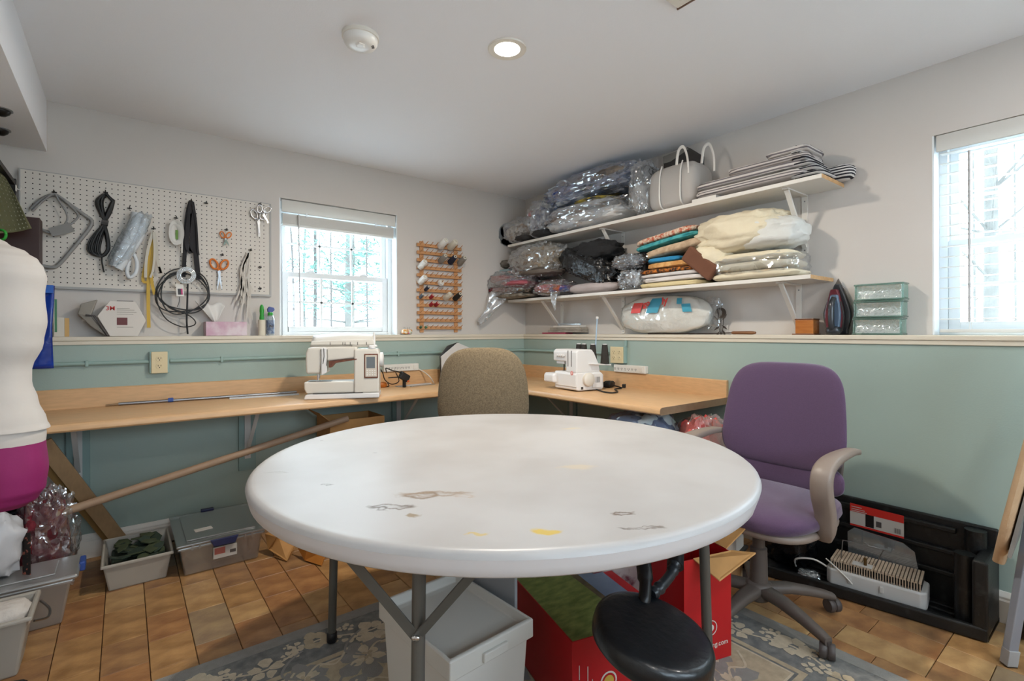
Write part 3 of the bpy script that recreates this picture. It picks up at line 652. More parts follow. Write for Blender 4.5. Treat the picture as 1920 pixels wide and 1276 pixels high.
# ================================================================== sewing machine
mat('machine_cream', '#dcd6cb', .35)
mat('machine_white', '#e6e4e2', .35)
mat('accent_brown', '#7a4a33', .5, col2='#5c3323', vscale=60)
mat('screen_grey', '#6d7478', .2)
mat('panel_cream', '#d3c9bb', .4)
mat('slit_dark', '#3a3632', .7)
A = PZ(569, 750, CZ); B = PZ(711, 746, CZ); sw = (B - A); SW = sw.length; sw.normalize(); sb = V((-sw.y, sw.x, 0))
SM = thing('sewing_machine', 'cream sewing machine with brown framed screen on the counter under the window', 'sewing machine', A + sw * SW / 2 + sb * .09)
def S(u, v, z): return A + sw * (u * SW) + sb * v + V((0, 0, CZ - A.z + z))
def sprism(poly, v0, v1): return MB().prism([S(u, v0, z) for u, z in poly], sb * (v1 - v0))
sprism([(.0, .002), (.14, .002), (1, .002), (1, .032), (.12, .032), (.02, .028)], 0, .17).obj('base', 'machine_white', SM, bevel=.006)
sprism([(.03, .034), (.8, .034), (.8, .098), (.0, .098), (.0, .06)], .012, .15).obj('bed', 'machine_cream', SM, bevel=.008, seg=3)
sprism([(.66, .03), (1.0, .03), (1.0, .265), (.97, .28), (.66, .28)], .0, .14).obj('column', 'machine_cream', SM, bevel=.01, seg=3)
sprism([(.06, .215), (.35, .215), (.7, .23), (.7, .292), (.08, .292), (.04, .27), (.03, .235)], .008, .12).obj('arm', 'machine_cream', SM, bevel=.01, seg=3)
hd = sprism([(.035, .145), (.3, .145), (.3, .29), (.06, .29), (.03, .26), (.028, .2)], -.008, .13).obj('head', 'machine_cream', SM, bevel=.012, seg=3)
sprism([(.235, .135), (.305, .15), (.305, .285), (.235, .285)], -.014, .0).obj('take_up_cover', 'machine_white', SM, bevel=.004)
for u, z0, z1 in ((.23, .15, .28), (.27, .2, .285), (.315, .19, .28)): MB().tube([S(u, -.0155, z1), S(u + .005, -.0155, (z0 + z1) / 2), S(u - .01, -.0155, z0)], .0016, 6).obj('thread_slot', 'slit_dark', SM)
sprism([(.33, .178), (.36, .178), (.41, .202), (.7, .22), (.7, .226), (.33, .214)], -.0015, .06).obj('accent_panel', 'accent_brown', SM)
# lid swung open behind the arm
lid = MB().grid(14, 7, lambda u, v: S(.07 + .87 * u, .05 + .13 * v, .305 + .052 * math.sin(min(1, v * 1.25) * PI / 2) + .012 * math.sin(PI * u)))
lid.grid(14, 2, lambda u, v: S(.07 + .87 * u, .05, .292 + .013 * v + .0)); lid.obj('lid', 'machine_cream', SM, smooth=True).modifiers.new('solid', 'SOLIDIFY').thickness = .005
sprism([(.06, .29), (.93, .29), (.93, .325), (.9, .335), (.08, .325)], .05, .058).obj('lid_front', 'machine_cream', SM, bevel=.004)
for u in (.33, .5, .53, .6, .7, .82): MB().obox(S(u, .0485, .31), sw * .0012, sb * .001, V((0, 0, .008))).obj('thread_guide', 'slit_dark', SM)
fr = sprism([(.80, .115), (.985, .115), (.985, .252), (.80, .252)], -.005, .0).obj('screen_frame', 'accent_brown', SM, bevel=.002)
sprism([(.815, .123), (.97, .123), (.97, .245), (.815, .245)], -.0065, -.004).obj('button_panel', 'panel_cream', SM)
sprism([(.83, .172), (.945, .172), (.945, .236), (.83, .236)], -.0075, -.006).obj('screen', 'screen_grey', SM)
for i in range(3):
    for j in range(4): MB().lathe(S(.84 + .034 * j, -.0065, .133 + .012 * i), [(.0036, 0), (.003, .0015)], 8, ax=tuple(-sb)).obj('button', 'machine_white', SM)
MB().cyl(S(.165, .05, .15), S(.165, .05, .105), .004, n=10).obj('needle_bar', 'chrome', SM)
MB().cyl(S(.185, .055, .15), S(.185, .055, .115), .003, n=8).cyl(S(.165, .05, .11), S(.165, .05, .0995), .001, n=6).obj('presser_bar', 'chrome', SM)
MB().obox(S(.175, .045, .1), sw * .012, sb * .018, V((0, 0, .002))).obj('presser_foot', 'chrome', SM)
MB().obox(S(.2, .06, .0985), sw * .06, sb * .035, V((0, 0, .0012))).obj('needle_plate', 'steel', SM)
MB().tube([S(.93, .05, .28), S(.92, .06, .372)], .005, 8).lathe(S(.93, .05, .29), [(.016, 0), (.016, .006), (.01, .012)], 14).obj('spool_pin', 'machine_white', SM, smooth=40)
MB().lathe(S(.9, .02, .282), [(.02, 0), (.02, .012), (.012, .018)], 18).obj('bobbin_winder', 'machine_white', SM, smooth=40)
MB().lathe(S(1.0, .075, .215), [(.04, 0), (.042, .005), (.042, .018), (.03, .022)], 28, ax=tuple(sw)).obj('handwheel', 'machine_white', SM, smooth=40)
sprism([(.12, .0335), (.78, .0335), (.78, .036), (.12, .036)], -.001, .01).obj('base_slot', 'slit_dark', SM)
# ================================================================== serger on the right run
K = PZ(1081, 735, CZ); 
def G(a, b, z): return V((K.x + a * .97 + b * .1, K.y + b * .97 - a * .1, CZ + z))   # a into +x, b along +y
SG = thing('serger', 'white overlock serger with four dark thread cones on the right counter', 'serger', G(.1, .12, 0))
gx, gy = (G(1, 0, 0) - G(0, 0, 0)).normalized(), (G(0, 1, 0) - G(0, 0, 0)).normalized()
def gprism(poly, b0, b1): return MB().prism([G(a, b0, z) for a, z in poly], (G(0, b1, 0) - G(0, b0, 0)))
gprism([(0, .012), (.02, .006), (.22, .006), (.23, .02), (.23, .1), (.2, .12), (.0, .12)], 0, .23).obj('base', 'machine_white', SG, bevel=.008, seg=3)
gprism([(.0, .115), (.2, .115), (.19, .17), (.15, .24), (.13, .262), (.02, .262), (.0, .25)], 0, .11).obj('tower', 'machine_white', SG, bevel=.008, seg=3)
gprism([(.005, .185), (.13, .185), (.14, .235), (.13, .262), (.02, .262), (.003, .245)], .105, .25).obj('head', 'machine_white', SG, bevel=.008, seg=3)
gprism([(.02, .165), (.09, .165), (.09, .19), (.02, .19)], .15, .235).obj('needle_housing', 'machine_white', SG, bevel=.004)
gprism([(-.035, .045), (.09, .03), (.09, .105), (-.02, .105), (-.035, .095)], .2, .31).obj('cloth_table', 'machine_white', SG, bevel=.012, seg=3)
gprism([(-.006, .03), (.0, .03), (.0, .115), (-.006, .105)], .0, .22).obj('looper_cover', 'machine_white', SG, bevel=.003)
MB().lathe(G(-.006, .04, .115), [(.014, 0), (.013, .0012)], 20, ax=tuple(-gx)).obj('round_sticker', mat('sticker_pink', '#dd8d88', .5), SG)
MB().lathe(G(-.007, .04, .115), [(.007, 0.0004), (.0065, .0014)], 14, ax=tuple(-gx)).obj('sticker_centre', mat('sticker_pale', '#eec6c0', .5), SG)
for b in (.05, .085): MB().obox(G(-.001, b, .205), gx * .0015, gy * .0015, V((0, 0, .05))).obj('tension_slot', 'slit_dark', SG)
for i in range(4): MB().lathe(G(.0, .13 + .022 * i, .222), [(.009, 0), (.009, .008), (.007, .01)], 14, ax=tuple(-gx)).obj('tension_dial', 'machine_white', SG, smooth=40)
MB().lathe(G(.09, 0, .075), [(.04, 0), (.042, .008), (.042, .022), (.034, .028)], 28, ax=tuple(-gy)).obj('handwheel', 'machine_cream', SG, smooth=40)
MB().obox(G(.17, -.004, .065), gx * .038, gy * .005, V((0, 0, .045))).obj('rating_plate', 'machine_white', SG, bevel=.003)
for i in range(5): MB().obox(G(.155 + .008 * i, -.0095, .07), gx * .0016, gy * .0006, V((0, 0, .018))).obj('print_line', 'slit_dark', SG)
MB().obox(G(.045, -.001, .022), gx * .008, gy * .001, V((0, 0, .008))).obj('socket', 'slit_dark', SG)
MB().cyl(G(.05, .19, .17), G(.05, .19, .12), .004, n=8).obox(G(.05, .19, .118), gx * .01, gy * .006, V((0, 0, .003))).obj('needle_bar', 'slit_dark', SG)
gprism([(.1, .168), (.28, .156), (.28, .164), (.1, .176)], -.02, .24).obj('spool_stand', 'machine_white', SG, bevel=.003)
mat('thread_dark', '#2e2a26', .8, bump=.4, bscale=300)
for i, (a, b) in enumerate(((.24, -.0), (.19, .06), (.19, .15), (.19, .205))):
    c = G(a, b, .168)
    MB().lathe(c, [(.029, 0), (.028, .002), (.018, .118), (.016, .122)], 20).obj('thread_cone', 'thread_dark', SG, smooth=40)
    MB().lathe(c, [(.0135, .12), (.0135, .127), (.009, .128)], 14).obj('cone_tip', 'machine_white', SG)
MB().tube([G(.24, .1, .16), G(.25, .085, .46)], .004, 8).obj('thread_antenna', mat('antenna_blue', '#a9c3d8', .4), SG)
MB().obox(G(.25, .085, .465), gx * .009, gy * .004, V((0, 0, .007))).obj('antenna_tip', 'machine_white', SG)
mat('cord_black', '#151515', .5)
def cord(name, pts, r, label, n=8, m='cord_black', cat='cord', group=None, t=None):
    mb = MB().tube(curve(pts, n), r, 8)
    if t is not None: return mb.obj(name, m, t, smooth=True)
    return tag(mb.obj(name, m, smooth=True), label, cat, group)
ped = PZ(1140, 727, CZ)
FP = thing('foot_pedal', 'black foot pedal and cord lying behind the serger', 'foot pedal', (ped.x, ped.y, CZ))
MB().blob((ped.x + .03, ped.y + .02, CZ + .022), (.05, .035, .022), 3, .15, 2, 3, 3, .4).obj('pedal_body', 'cord_black', FP, smooth=True)
cord('pedal_cord', [PZ(1112, 727, CZ + .006), PZ(1128, 733, CZ + .006), PZ(1146, 736, CZ + .006), PZ(1158, 734, CZ + .006), PZ(1153, 729, CZ + .006), PZ(1166, 727, CZ + .008), PZ(1150, 722, CZ + .03)], .0045, '', t=FP)
MB().box(PZ(1170, 723, CZ + .014), (.03, .022, .024), .5).obj('plug', 'cord_black', FP, bevel=.003)
# ================================================================== power strips on the backsplash
mat('strip_white', '#dedbd4', .4)
def power_strip(a, b, n, h, label, m=9):
    a, b, n = V(a), V(b), V(n); t = thing('power_strip', label, 'power strip', (a + b) / 2 + n * .018, 'white power strips on the backsplash'); d = (b - a); l = d.length; d.normalize()
    MB().obox((a + b) / 2 + n * .018 + V((0, 0, h / 2)), d * l / 2, n * .018, V((0, 0, h / 2))).obj('housing', 'strip_white', t, bevel=.004)
    for i in range(m):
        c = a + d * (l * (.05 + .66 * i / (m - 1))) + n * .0362 + V((0, 0, h / 2))
        mb = MB()
        for s in (-1, 1): mb.obox(c + d * s * .005, d * .0012, n * .0005, V((0, 0, .005)))
        mb.obox(c - V((0, 0, .009)), d * .002, n * .0005, V((0, 0, .002)))
        mb.obj('socket', 'dark_hole', t)
    MB().obox(a + d * l * .88 + n * .037 + V((0, 0, h / 2)), d * .012, n * .002, V((0, 0, h * .3))).obj('switch', 'strip_white', t, bevel=.001)
    return t
ZB = .8595
p0, p1 = PL(716, 697, T), PL(781, 694, T)
power_strip((p0.x, -T, ZB), (p1.x, -T, ZB), (0, -1, 0), .05, 'long white power strip on the backsplash right of the sewing machine')
p0, p1 = PR(1157, 695, T), PR(1216, 700, T)
power_strip((-T, p0.y, ZB), (-T, p1.y, ZB), (-1, 0, 0), .05, 'white power strip on the backsplash below the four-socket outlet', 7)
cord('strip_cord', [PL(782, 690, T + .02), PL(795, 697, T + .05), PL(806, 706, T + .12), PZ(813, 717, CZ + .005)], .004, 'white cord running from the long power strip down to the counter', m='strip_white')
# cords, adapter and rulers right of the sewing machine
q = PZ(722, 717, CZ)
t = thing('power_adapter', 'black power adapter with tangled cords right of the sewing machine', 'adapter', (q.x, q.y, CZ))
MB().blob((q.x, q.y, CZ + .055), (.065, .03, .02), 5, .08, 2, 3.5, 3, .1).obj('adapter_body', 'cord_black', t, smooth=True)
for pts in ([(712, 690, .1), (718, 700, .07), (722, 712, .05), (735, 720, .01), (748, 714, .03), (742, 698, .09)], [(725, 698, .1), (724, 690, .12), (735, 694, .12), (750, 698, .1), (756, 705, .08)], [(728, 708, .06), (742, 707, .07), (755, 706, .075)], [(727, 718, .04), (729, 730, .004), (722, 726, .004)]):
    MB().tube(curve([(lambda q: V((q.x, q.y, max(q.z, CZ + .005))))(PL(a, b, .2 + c)) for a, b, c in pts], 6), .0035, 6).obj('cord', 'cord_black', t, smooth=True)
t2 = thing('plug_adapter', 'black plug with a small orange mark lying on cords near the power strip', 'plug', PZ(758, 713, CZ))
c = PL(758, 706, .3)
MB().obox(c, V((.03, 0, -.018)), V((0, .02, 0)), V((.01, 0, .022))).obj('plug_body', 'cord_black', t2, bevel=.006)
MB().obox(c + V((.02, -.02, -.03)), V((.006, 0, -.004)), V((0, .001, 0)), V((.004, 0, .005))).obj('orange_mark', mat('orange_mark', '#c9622e', .5), t2)
MB().cyl(c - V((0, 0, .01)), V((c.x, c.y, CZ + .001)), .012, n=10).obj('plug_pin', 'cord_black', t2)
mat('glue_orange', '#b5651d', .5); mat('box_blue', '#6f9fb8', .5)
p = PZ(717, 726, CZ); tag(MB().blob((p.x, p.y, CZ + .018), (.028, .02, .018), 7, .2).obj('thread_clump', 'glue_orange', smooth=True), 'small orange bundle beside the sewing machine base', 'bundle')
mat('ruler_metal', '#b9bcbf', .3, .8); mat('ruler_wood', '#b98b5c', .5, var=.1, vscale=40, stretch=(1, 12, 12)); mat('ruler_clear', '#c8cdd2', .25)
def stick(a, b, wd, th, m, name, label, cat='ruler', group='rulers and sticks on the counter'):
    a, b = V(a), V(b); return tag(MB().bar(a + V((0, 0, th / 2)), b + V((0, 0, th / 2)), wd, th).obj(name, m, bevel=.0008), label, cat, group)
stick(CT(744, .24), CT(806, .2), .035, .006, 'ruler_clear', 'ruler', 'flat grey ruler lying right of the plug near the brown chair')
stick(CT(770, .3), CT(815, .26), .02, .005, 'ruler_metal', 'ruler', 'narrow steel ruler lying in front of the flat grey ruler')
stick(CT(430, .22), CT(560, .26), .03, .008, 'ruler_clear', 'ruler', 'clear acrylic ruler lying left of the sewing machine')
stick(CT(412, .135, .001), CT(556, .155, .001), .028, .007, 'ruler_wood', 'yardstick', 'wooden yardstick lying along the backsplash left of the sewing machine')
rp = thing('curtain_rod', 'thin grey metal rod with a blue clip lying on the left counter', 'rod', CT(380, .165, 0))
MB().tube([CT(222, .15, .009), CT(556, .19, .009)], .008, 10).obj('rod', 'steel', rp, smooth=True)
MB().tube([CT(198, .147, .006), CT(226, .15, .008)], .005, 8).obj('rod_tip', mat('tip_tan', '#8d7355', .5), rp)
MB().tube([CT(315, .162, .012), CT(325, .163, .012)], .0115, 10).obj('blue_clip', mat('clip_blue', '#33539c', .4), rp)
# grey-white folder leaning in the corner behind the brown chair
a, b, c_, d = PL(825, 668, .28), PL(858, 641, .28), PL(893, 655, .2), PL(862, 690, .2)
low = lambda p: V((p.x, p.y, CZ + .002))
t = thing('document_folder', 'grey white folder leaning upright behind the brown chair back', 'folder', V((a.x + .08, a.y, CZ)))
mat('folder_white', '#c9c7c4', .45); mat('folder_dark', '#2e2d2c', .6)
MB().prism([PL(826, 668, .24), PL(857, 642, .24), PL(880, 652, .24), V((PL(870, 700, .24).x, -.24, CZ + .002)), V((PL(828, 700, .24).x, -.24, CZ + .002))], (0, -.012, 0)).obj('front_cover', 'folder_white', t, bevel=.002)
MB().prism([PL(824, 667, .222), PL(838, 648, .222), PL(858, 641, .222), V((PL(866, 700, .222).x, -.222, CZ + .002)), V((PL(826, 700, .222).x, -.222, CZ + .002))], (0, -.014, 0)).obj('back_cover', 'folder_dark', t, bevel=.002)
# ================================================================== outlets and conduit
mat('outlet_ivory', '#d9c9a0', .4)
mat('conduit_teal', '#8fa9a3', .45)
def outlet(c, n, w_, h_, label, gang=1, deep=.03, group='wall outlets', plate='outlet_ivory'):
    c, n = V(c), V(n); s = V((-n.y, n.x, 0)); t = thing('wall_outlet', label, 'outlet', c - V((0, 0, h_ / 2)), group)
    if deep: MB().obox(c + n * deep / 2, s * (w_ / 2 + .008), n * deep / 2, V((0, 0, h_ / 2))).obj('surface_box', 'conduit_teal', t, bevel=.003)
    MB().obox(c + n * (deep + .003), s * w_ / 2, n * .003, V((0, 0, h_ / 2))).obj('cover_plate', plate, t, bevel=.002)
    for g in range(gang):
        o = s * ((g - (gang - 1) / 2) * .046)
        for z in (-.02, .02):
            k = c + o + n * (deep + .0065) + V((0, 0, z)); r = MB().lathe(k, [(.0165, -.001), (.0165, .0015), (.015, .002)], 20, ax=tuple(n)).obj('receptacle', plate, t)
            mb = MB()
            for q in (-1, 1): mb.obox(k + s * q * .006 + n * .002 + V((0, 0, .003)), s * .0012, n * .0006, V((0, 0, .004)))
            mb.lathe(k + n * .002 - V((0, 0, .007)), [(.0025, 0), (.0025, .0006)], 8, ax=tuple(n)); mb.obj('slots', 'dark_hole', r)
    return t
p = PL(299, 679, T + .03); outlet((p.x, -T, p.z), (0, -1, 0), .072, .115, 'ivory double outlet on a teal surface box above the left counter')
p = PR(1157, 665, T + .03); outlet((-T, p.y, p.z), (-1, 0, 0), .112, .112, 'ivory four-socket outlet on the right wall above the serger', 2)
p = PL(104, 908, T); outlet((p.x, -T, p.z), (0, -1, 0), .072, .115, 'pale outlet plate low on the back wall under the left counter', 1, 0, plate='trim_white')
p = PL(905, 655, T + .03); outlet((p.x, -T, p.z - .05), (0, -1, 0), .072, .115, 'ivory outlet mostly hidden behind the brown chair', 1)
zc = PL(200, 681, T).z; xo = PL(299, 679, T).x; xb = PL(905, 655, T).x
cz_ = lambda px, py: PL(px, py, T + .012).z
def conduit(pts, label, clamps, n):
    t = thing('conduit_pipe', label, 'conduit', V(pts[0]), 'painted conduit runs'); MB().tube(pts, .0105, 12).obj('pipe', 'conduit_teal', t, smooth=True)
    for c in clamps: c = V(c); d = V((n[1], n[0], 0)); MB().obox(c, V((abs(n[1]) * .007, abs(n[0]) * .007, 0)), V((abs(n[0]) * .012, abs(n[1]) * .012, 0)), V((0, 0, .016))).obj('clamp', 'conduit_teal', t, bevel=.003)
ya = -T - .012
zA, zB_ = cz_(140, 682), cz_(750, 667)
conduit([(-3.3, ya, zA), (xo - .046, ya, zA)], 'teal painted conduit left of the ivory double outlet', [(PL(163, 681, T).x, ya, zA)], (0, -1))
conduit([(xo + .046, ya, zA + .0), (xb - .046, ya, zA + .0)], 'teal painted conduit running behind the sewing machine', [(PL(415, 678, T).x, ya, zA), (PL(745, 668, T).x, ya, zA)], (0, -1))
zr = PR(1100, 662, T + .012).z; yq = PR(1157, 665, T).y
conduit([(xb + .046, ya, zA), (-T - .05, ya, zA), (-T - .012, ya - .03, zA), (-T - .012, yq + .066, zA)], 'teal painted conduit bending round the corner to the four-socket outlet', [], (-1, 0))
xv = PR(1180, 640, T).y
conduit([(-T - .012, yq - .07, zA + .03), (-T - .012, yq - .085, zA + .06), (-T - .012, yq - .085, LB - .021)], 'short teal conduit rising from the four-socket outlet to the ledge', [], (-1, 0))
# ================================================================== thread rack
mat('rack_wood', '#c48f5f', .5, var=.12, vscale=18, stretch=(1, 8, 8))
xa, xb2 = PL(781, 500, .012).x, PL(864, 500, .012).x; zt, zb = 1.795, 1.168
RK = thing('thread_rack', 'wooden wall rack with rows of pegs for thread spools', 'thread rack', ((xa + xb2) / 2, -.012, zb - .02))
for x in (xa + .045, xb2 - .045): MB().lohi((x - .016, -.011, zb - .035), (x + .016, -.0005, zt + .03)).obj('upright', 'rack_wood', RK, bevel=.002)
pegd = None; NR = 12
for i in range(NR):
    z = zt - (zt - zb) * i / (NR - 1)
    r = MB().lohi((xa, -.026, z - .012), (xb2, -.0115, z + .012)).obj('rail', 'rack_wood', RK, bevel=.003)
    for k in range(9):
        x = xa + .022 + (xb2 - xa - .044) * k / 8
        if pegd is None:
            o = MB().tube([(0, 0, 0), (0, -.05, .022)], .0028, 6).obj('peg', 'rack_wood', r, origin=(0, 0, 0)); pegd = o.data
        else: o = bpy.data.objects.new('peg', pegd); COL.objects.link(o); o.parent = r
        o.location = V((x, -.024, z)) - V(r['_o'])
mat('thread_white', '#e8e6e2', .75, bump=.5, bscale=260); mat('thread_cream', '#d9d2c2', .75, bump=.5, bscale=260); mat('thread_grey', '#8d8983', .75, bump=.5, bscale=260)
mat('thread_navy', '#232a40', .75, bump=.5, bscale=260); mat('thread_black', '#1f1d1c', .75, bump=.5, bscale=260); mat('thread_red', '#a3232c', .75, bump=.5, bscale=260); mat('thread_slate', '#56606c', .7); mat('thread_green', '#5f8a68', .8)
PD = V((0, -.915, .40)).normalized()
def spool(px, py, ln, r, m, label, group='thread spools on the wall rack', cone=True, off=.05):
    c = PL(px, py, off); zr_ = min((zt - (zt - zb) * i / (NR - 1) for i in range(NR)), key=lambda z: abs(z - (c.z - .012)))
    k = round((c.x - xa - .022) / ((xb2 - xa - .044) / 8)); x = xa + .022 + (xb2 - xa - .044) * max(0, min(8, k)) / 8
    ln *= 1.35; b = V((x, -.0275, zr_ + .0013)); t = thing('thread_spool', label, 'spool', b, group)
    MB().lathe(b, [(r, .001), (r * 1.02, .003), (r * (.8 if cone else 1), ln - .004), (r * .7, ln)], 20, ax=tuple(PD)).obj('thread', m, t, smooth=40)
    MB().lathe(b, [(r * .55, ln - .001), (r * .55, ln + .004), (r * .3, ln + .004), (r * .3, ln - .01)], 16, ax=tuple(PD), caps=False).obj('core', 'thread_cream', t)
for a in ((826, 458, .07, .028, 'thread_white', 'large white thread cone on the top rail, left of two'), (850, 460, .07, .027, 'thread_cream', 'large off-white thread cone on the top rail, right of two'),
          (790, 494, .065, .024, 'thread_white', 'white thread cone near the left upright, upper of two'), (790, 522, .065, .024, 'thread_white', 'white thread cone near the left upright, lower of two'),
          (826, 484, .065, .024, 'thread_grey', 'grey thread cone beside the navy cone'), (844, 487, .065, .024, 'thread_navy', 'dark navy thread cone in the upper right of the rack'), (868, 488, .065, .025, 'thread_grey', 'grey thread cone on the far right end of the rack'),
          (836, 550, .06, .023, 'thread_cream', 'cream thread cone beside the black cone'), (852, 552, .065, .022, 'thread_black', 'black thread cone low on the right of the rack'),
          (826, 523, .02, .026, 'thread_white', 'short wide white spool in the middle of the rack')): spool(*a)
for a in ((804, 538, .04, .013, 'thread_navy', 'small dark blue spool above the slate grey one'), (795, 553, .035, .013, 'thread_slate', 'small slate grey spool near the left upright'),
          (813, 553, .035, .013, 'thread_red', 'small red spool, top of the three red ones'), (813, 566, .035, .014, 'thread_red', 'small red spool, lower left of the three red ones'), (822, 567, .035, .014, 'thread_red', 'small red spool, lower right of the three red ones'),
          (784, 610, .02, .009, 'thread_green', 'tiny green bobbin on the bottom rail, leftmost of three'), (793, 610, .02, .009, 'thread_green', 'tiny green bobbin on the bottom rail, middle of three'), (802, 610, .02, .009, 'thread_green', 'tiny green bobbin on the bottom rail, rightmost of three')): spool(*a, cone=False)
# pin cushion
p = PL(763, 628, .05); t = thing('pin_cushion', 'colourful pin cushion stuck with pins on the ledge below the thread rack', 'pin cushion', (p.x, -.05, LEDGE))
MB().blob((p.x, -.05, LEDGE + .022), (.04, .032, .0215), 2, .06, 2).obj('cushion', mat('cushion_orange', '#c88a3a', .8, col2='#d9d2c6', vscale=40, thr=(.45, .55)), t, smooth=True)
random.seed(3)
for i, cname in enumerate(('#c0392b', '#2b62a8', '#e8e4da', '#d23c8c', '#3c8f5a', '#e8e4da', '#c0392b', '#2b62a8', '#e7b93a', '#d23c8c', '#3c8f5a', '#c0392b')):
    a = 2 * PI * i / 12; q = V((p.x + .036 * math.cos(a), -.05 + .03 * math.sin(a), LEDGE + .012 + .006 * (i % 3)))
    MB().lathe(q, [(0, -.006), (.0055, -.002), (.0055, .002), (0, .006)], 8, caps=False).obj('pin_head', mat('pin_' + cname[1:], cname, .3), t, smooth=True)
for i in range(7):
    a = i * .9; b = V((p.x + .02 * math.cos(a), -.05 + .015 * math.sin(a), LEDGE + .038)); MB().tube([b, b + V((.006 * math.cos(a), .004 * math.sin(a), .018))], .0008, 4).obj('pin', 'steel', t)
# ================================================================== pegboard
mat('pegboard_white', '#d9d3ca', .6); mat('pegboard_edge', '#a9a8a6', .5); mat('hook_black', '#1b1a1a', .45)
px0, px1, pz0, pz1 = -3.206, -2.09, 1.372, 1.938
PB_ = thing('pegboard', 'white pegboard with dark holes screwed to the back wall', 'pegboard', ((px0 + px1) / 2, -.012, pz0))
MB().lohi((px0, -.018, pz0), (px1, -.012, pz1)).obj('board', 'pegboard_white', PB_)
for a, b in (((px0 - .006, -.022, pz0 - .012), (px1 + .01, -.0005, pz0)), ((px1, -.022, pz0), (px1 + .01, -.0005, pz1)), ((px0 - .006, -.018, pz1), (px1 + .01, -.0005, pz1 + .004)), ((px0 - .006, -.022, pz0), (px0, -.0005, pz1))):
    MB().lohi(a, b).obj('edge_strip', 'pegboard_edge', PB_)
hm = MB(); nx = int((px1 - px0 - .03) / .0254); nz = int((pz1 - pz0 - .03) / .0254)
for i in range(nx + 1):
    for j in range(nz + 1):
        c = V((px0 + .018 + i * .0254, -.0184, pz0 + .02 + j * .0254)); hm.add([c + V((.0031 * math.cos(k * PI / 3), 0, .0031 * math.sin(k * PI / 3))) for k in range(6)], [tuple(range(6))])
o = hm.obj('peg_holes', 'dark_hole', PB_); o['kind'] = 'stuff'
def hook(px, py, label, ln=.035):
    p = PL(px, py, .018); t = thing('peg_hook', label, 'hook', p, 'black hooks on the pegboard')
    MB().tube(curve([p + V((0, .001, .012)), p + V((0, -.006, 0)), p + V((0, -ln * .8, -.002)), p + V((0, -ln, .01))], 5), .0022, 6).obj('wire', 'hook_black', t, smooth=True)
    MB().box(p + V((0, -.0035, .004)), (.02, .004, .006)).obj('clip', 'hook_black', t)
    return p
for px, py, lb in ((102, 362, 'black peg hook holding the grey tubing loops'), (198, 362, 'black peg hook holding the black cord bundle'), (243, 392, 'black peg hook holding the plastic tubing bag'), (288, 430, 'black peg hook holding the tape measures'), (358, 378, 'black peg hook holding the black straps'),
                   (386, 382, 'empty black peg hook right of the black straps'), (487, 502, 'empty black peg hook near the right edge, upper of two'), (487, 542, 'empty black peg hook near the right edge, lower of two'), (424, 432, 'black peg hook holding the small orange scissors'),
                   (416, 479, 'black peg hook holding the orange handled scissors'), (487, 384, 'black peg hook holding the silver shears'), (469, 470, 'black peg hook holding the white strings'), (330, 410, 'black peg hook holding the white strap roll')): hook(px, py, lb)
def tube_px(pts, r, off=.04, n=6, closed=False, seg=8):
    c = curve([PL(a, b, off + (k[0] if k else 0)) for a, b, *k in pts], n); return MB().tube(c, r, seg, closed)
# grey tubing loops
mat('tubing_grey', '#8f8f8e', .45); mat('card_grey', '#8b8a88', .6)
t = thing('tubing_loop', 'grey tubing frames and cable hanging at the left end of the pegboard', 'tubing', PL(110, 498, .04))
tube_px([(58, 392), (78, 374), (103, 366), (135, 386), (160, 404), (172, 414), (166, 430), (140, 462), (112, 494), (98, 501), (72, 496)], .0085, .036).obj('frame_tube', 'tubing_grey', t, smooth=True)
tube_px([(60, 396), (84, 374), (104, 364), (130, 384), (146, 402), (142, 412), (120, 430)], .005, .05).obj('inner_tube', 'tubing_grey', t, smooth=True)
tube_px([(104, 364), (112, 378), (124, 398), (126, 412), (118, 424)], .004, .056).obj('inner_tube', 'tubing_grey', t, smooth=True)
tube_px([(60, 418), (78, 430), (100, 438)], .007, .05).obj('inner_tube', 'tubing_grey', t, smooth=True)
MB().prism([PL(90, 428, .062), PL(130, 417, .062), PL(141, 433, .062), PL(118, 440, .062), PL(98, 443, .062)], (0, -.004, 0)).obj('grey_card', 'card_grey', t)
# black cord bundle
t = thing('cord_bundle', 'black cord tied in a long bundle hanging on the pegboard', 'cord', PL(195, 480, .04))
for i in range(7):
    d = (i - 3); o = .034 + .006 * (i % 3)
    tube_px([(198 + d * .5, 362), (186 + d * 2, 378), (192 + d, 402), (196 + d * .6, 418), (180 + d * 3.2, 448), (176 + d * 3.4, 470), (190 + d, 480), (203 + d * .5, 466), (200 + d * .6, 440), (196 + d * .5, 418), (204 + d * 1.2, 398), (212 + d * .6, 376)], .0058, o, 4, True, 6).obj('strand', 'cord_black', t, smooth=True)
tube_px([(190, 416), (203, 419)], .016, .042, 2).obj('cable_tie', mat('tie_grey', '#4a4a4a', .4), t)
tube_px([(192, 478), (191, 490), (195, 510)], .0035, .04).obj('loose_end', 'cord_black', t, smooth=True)
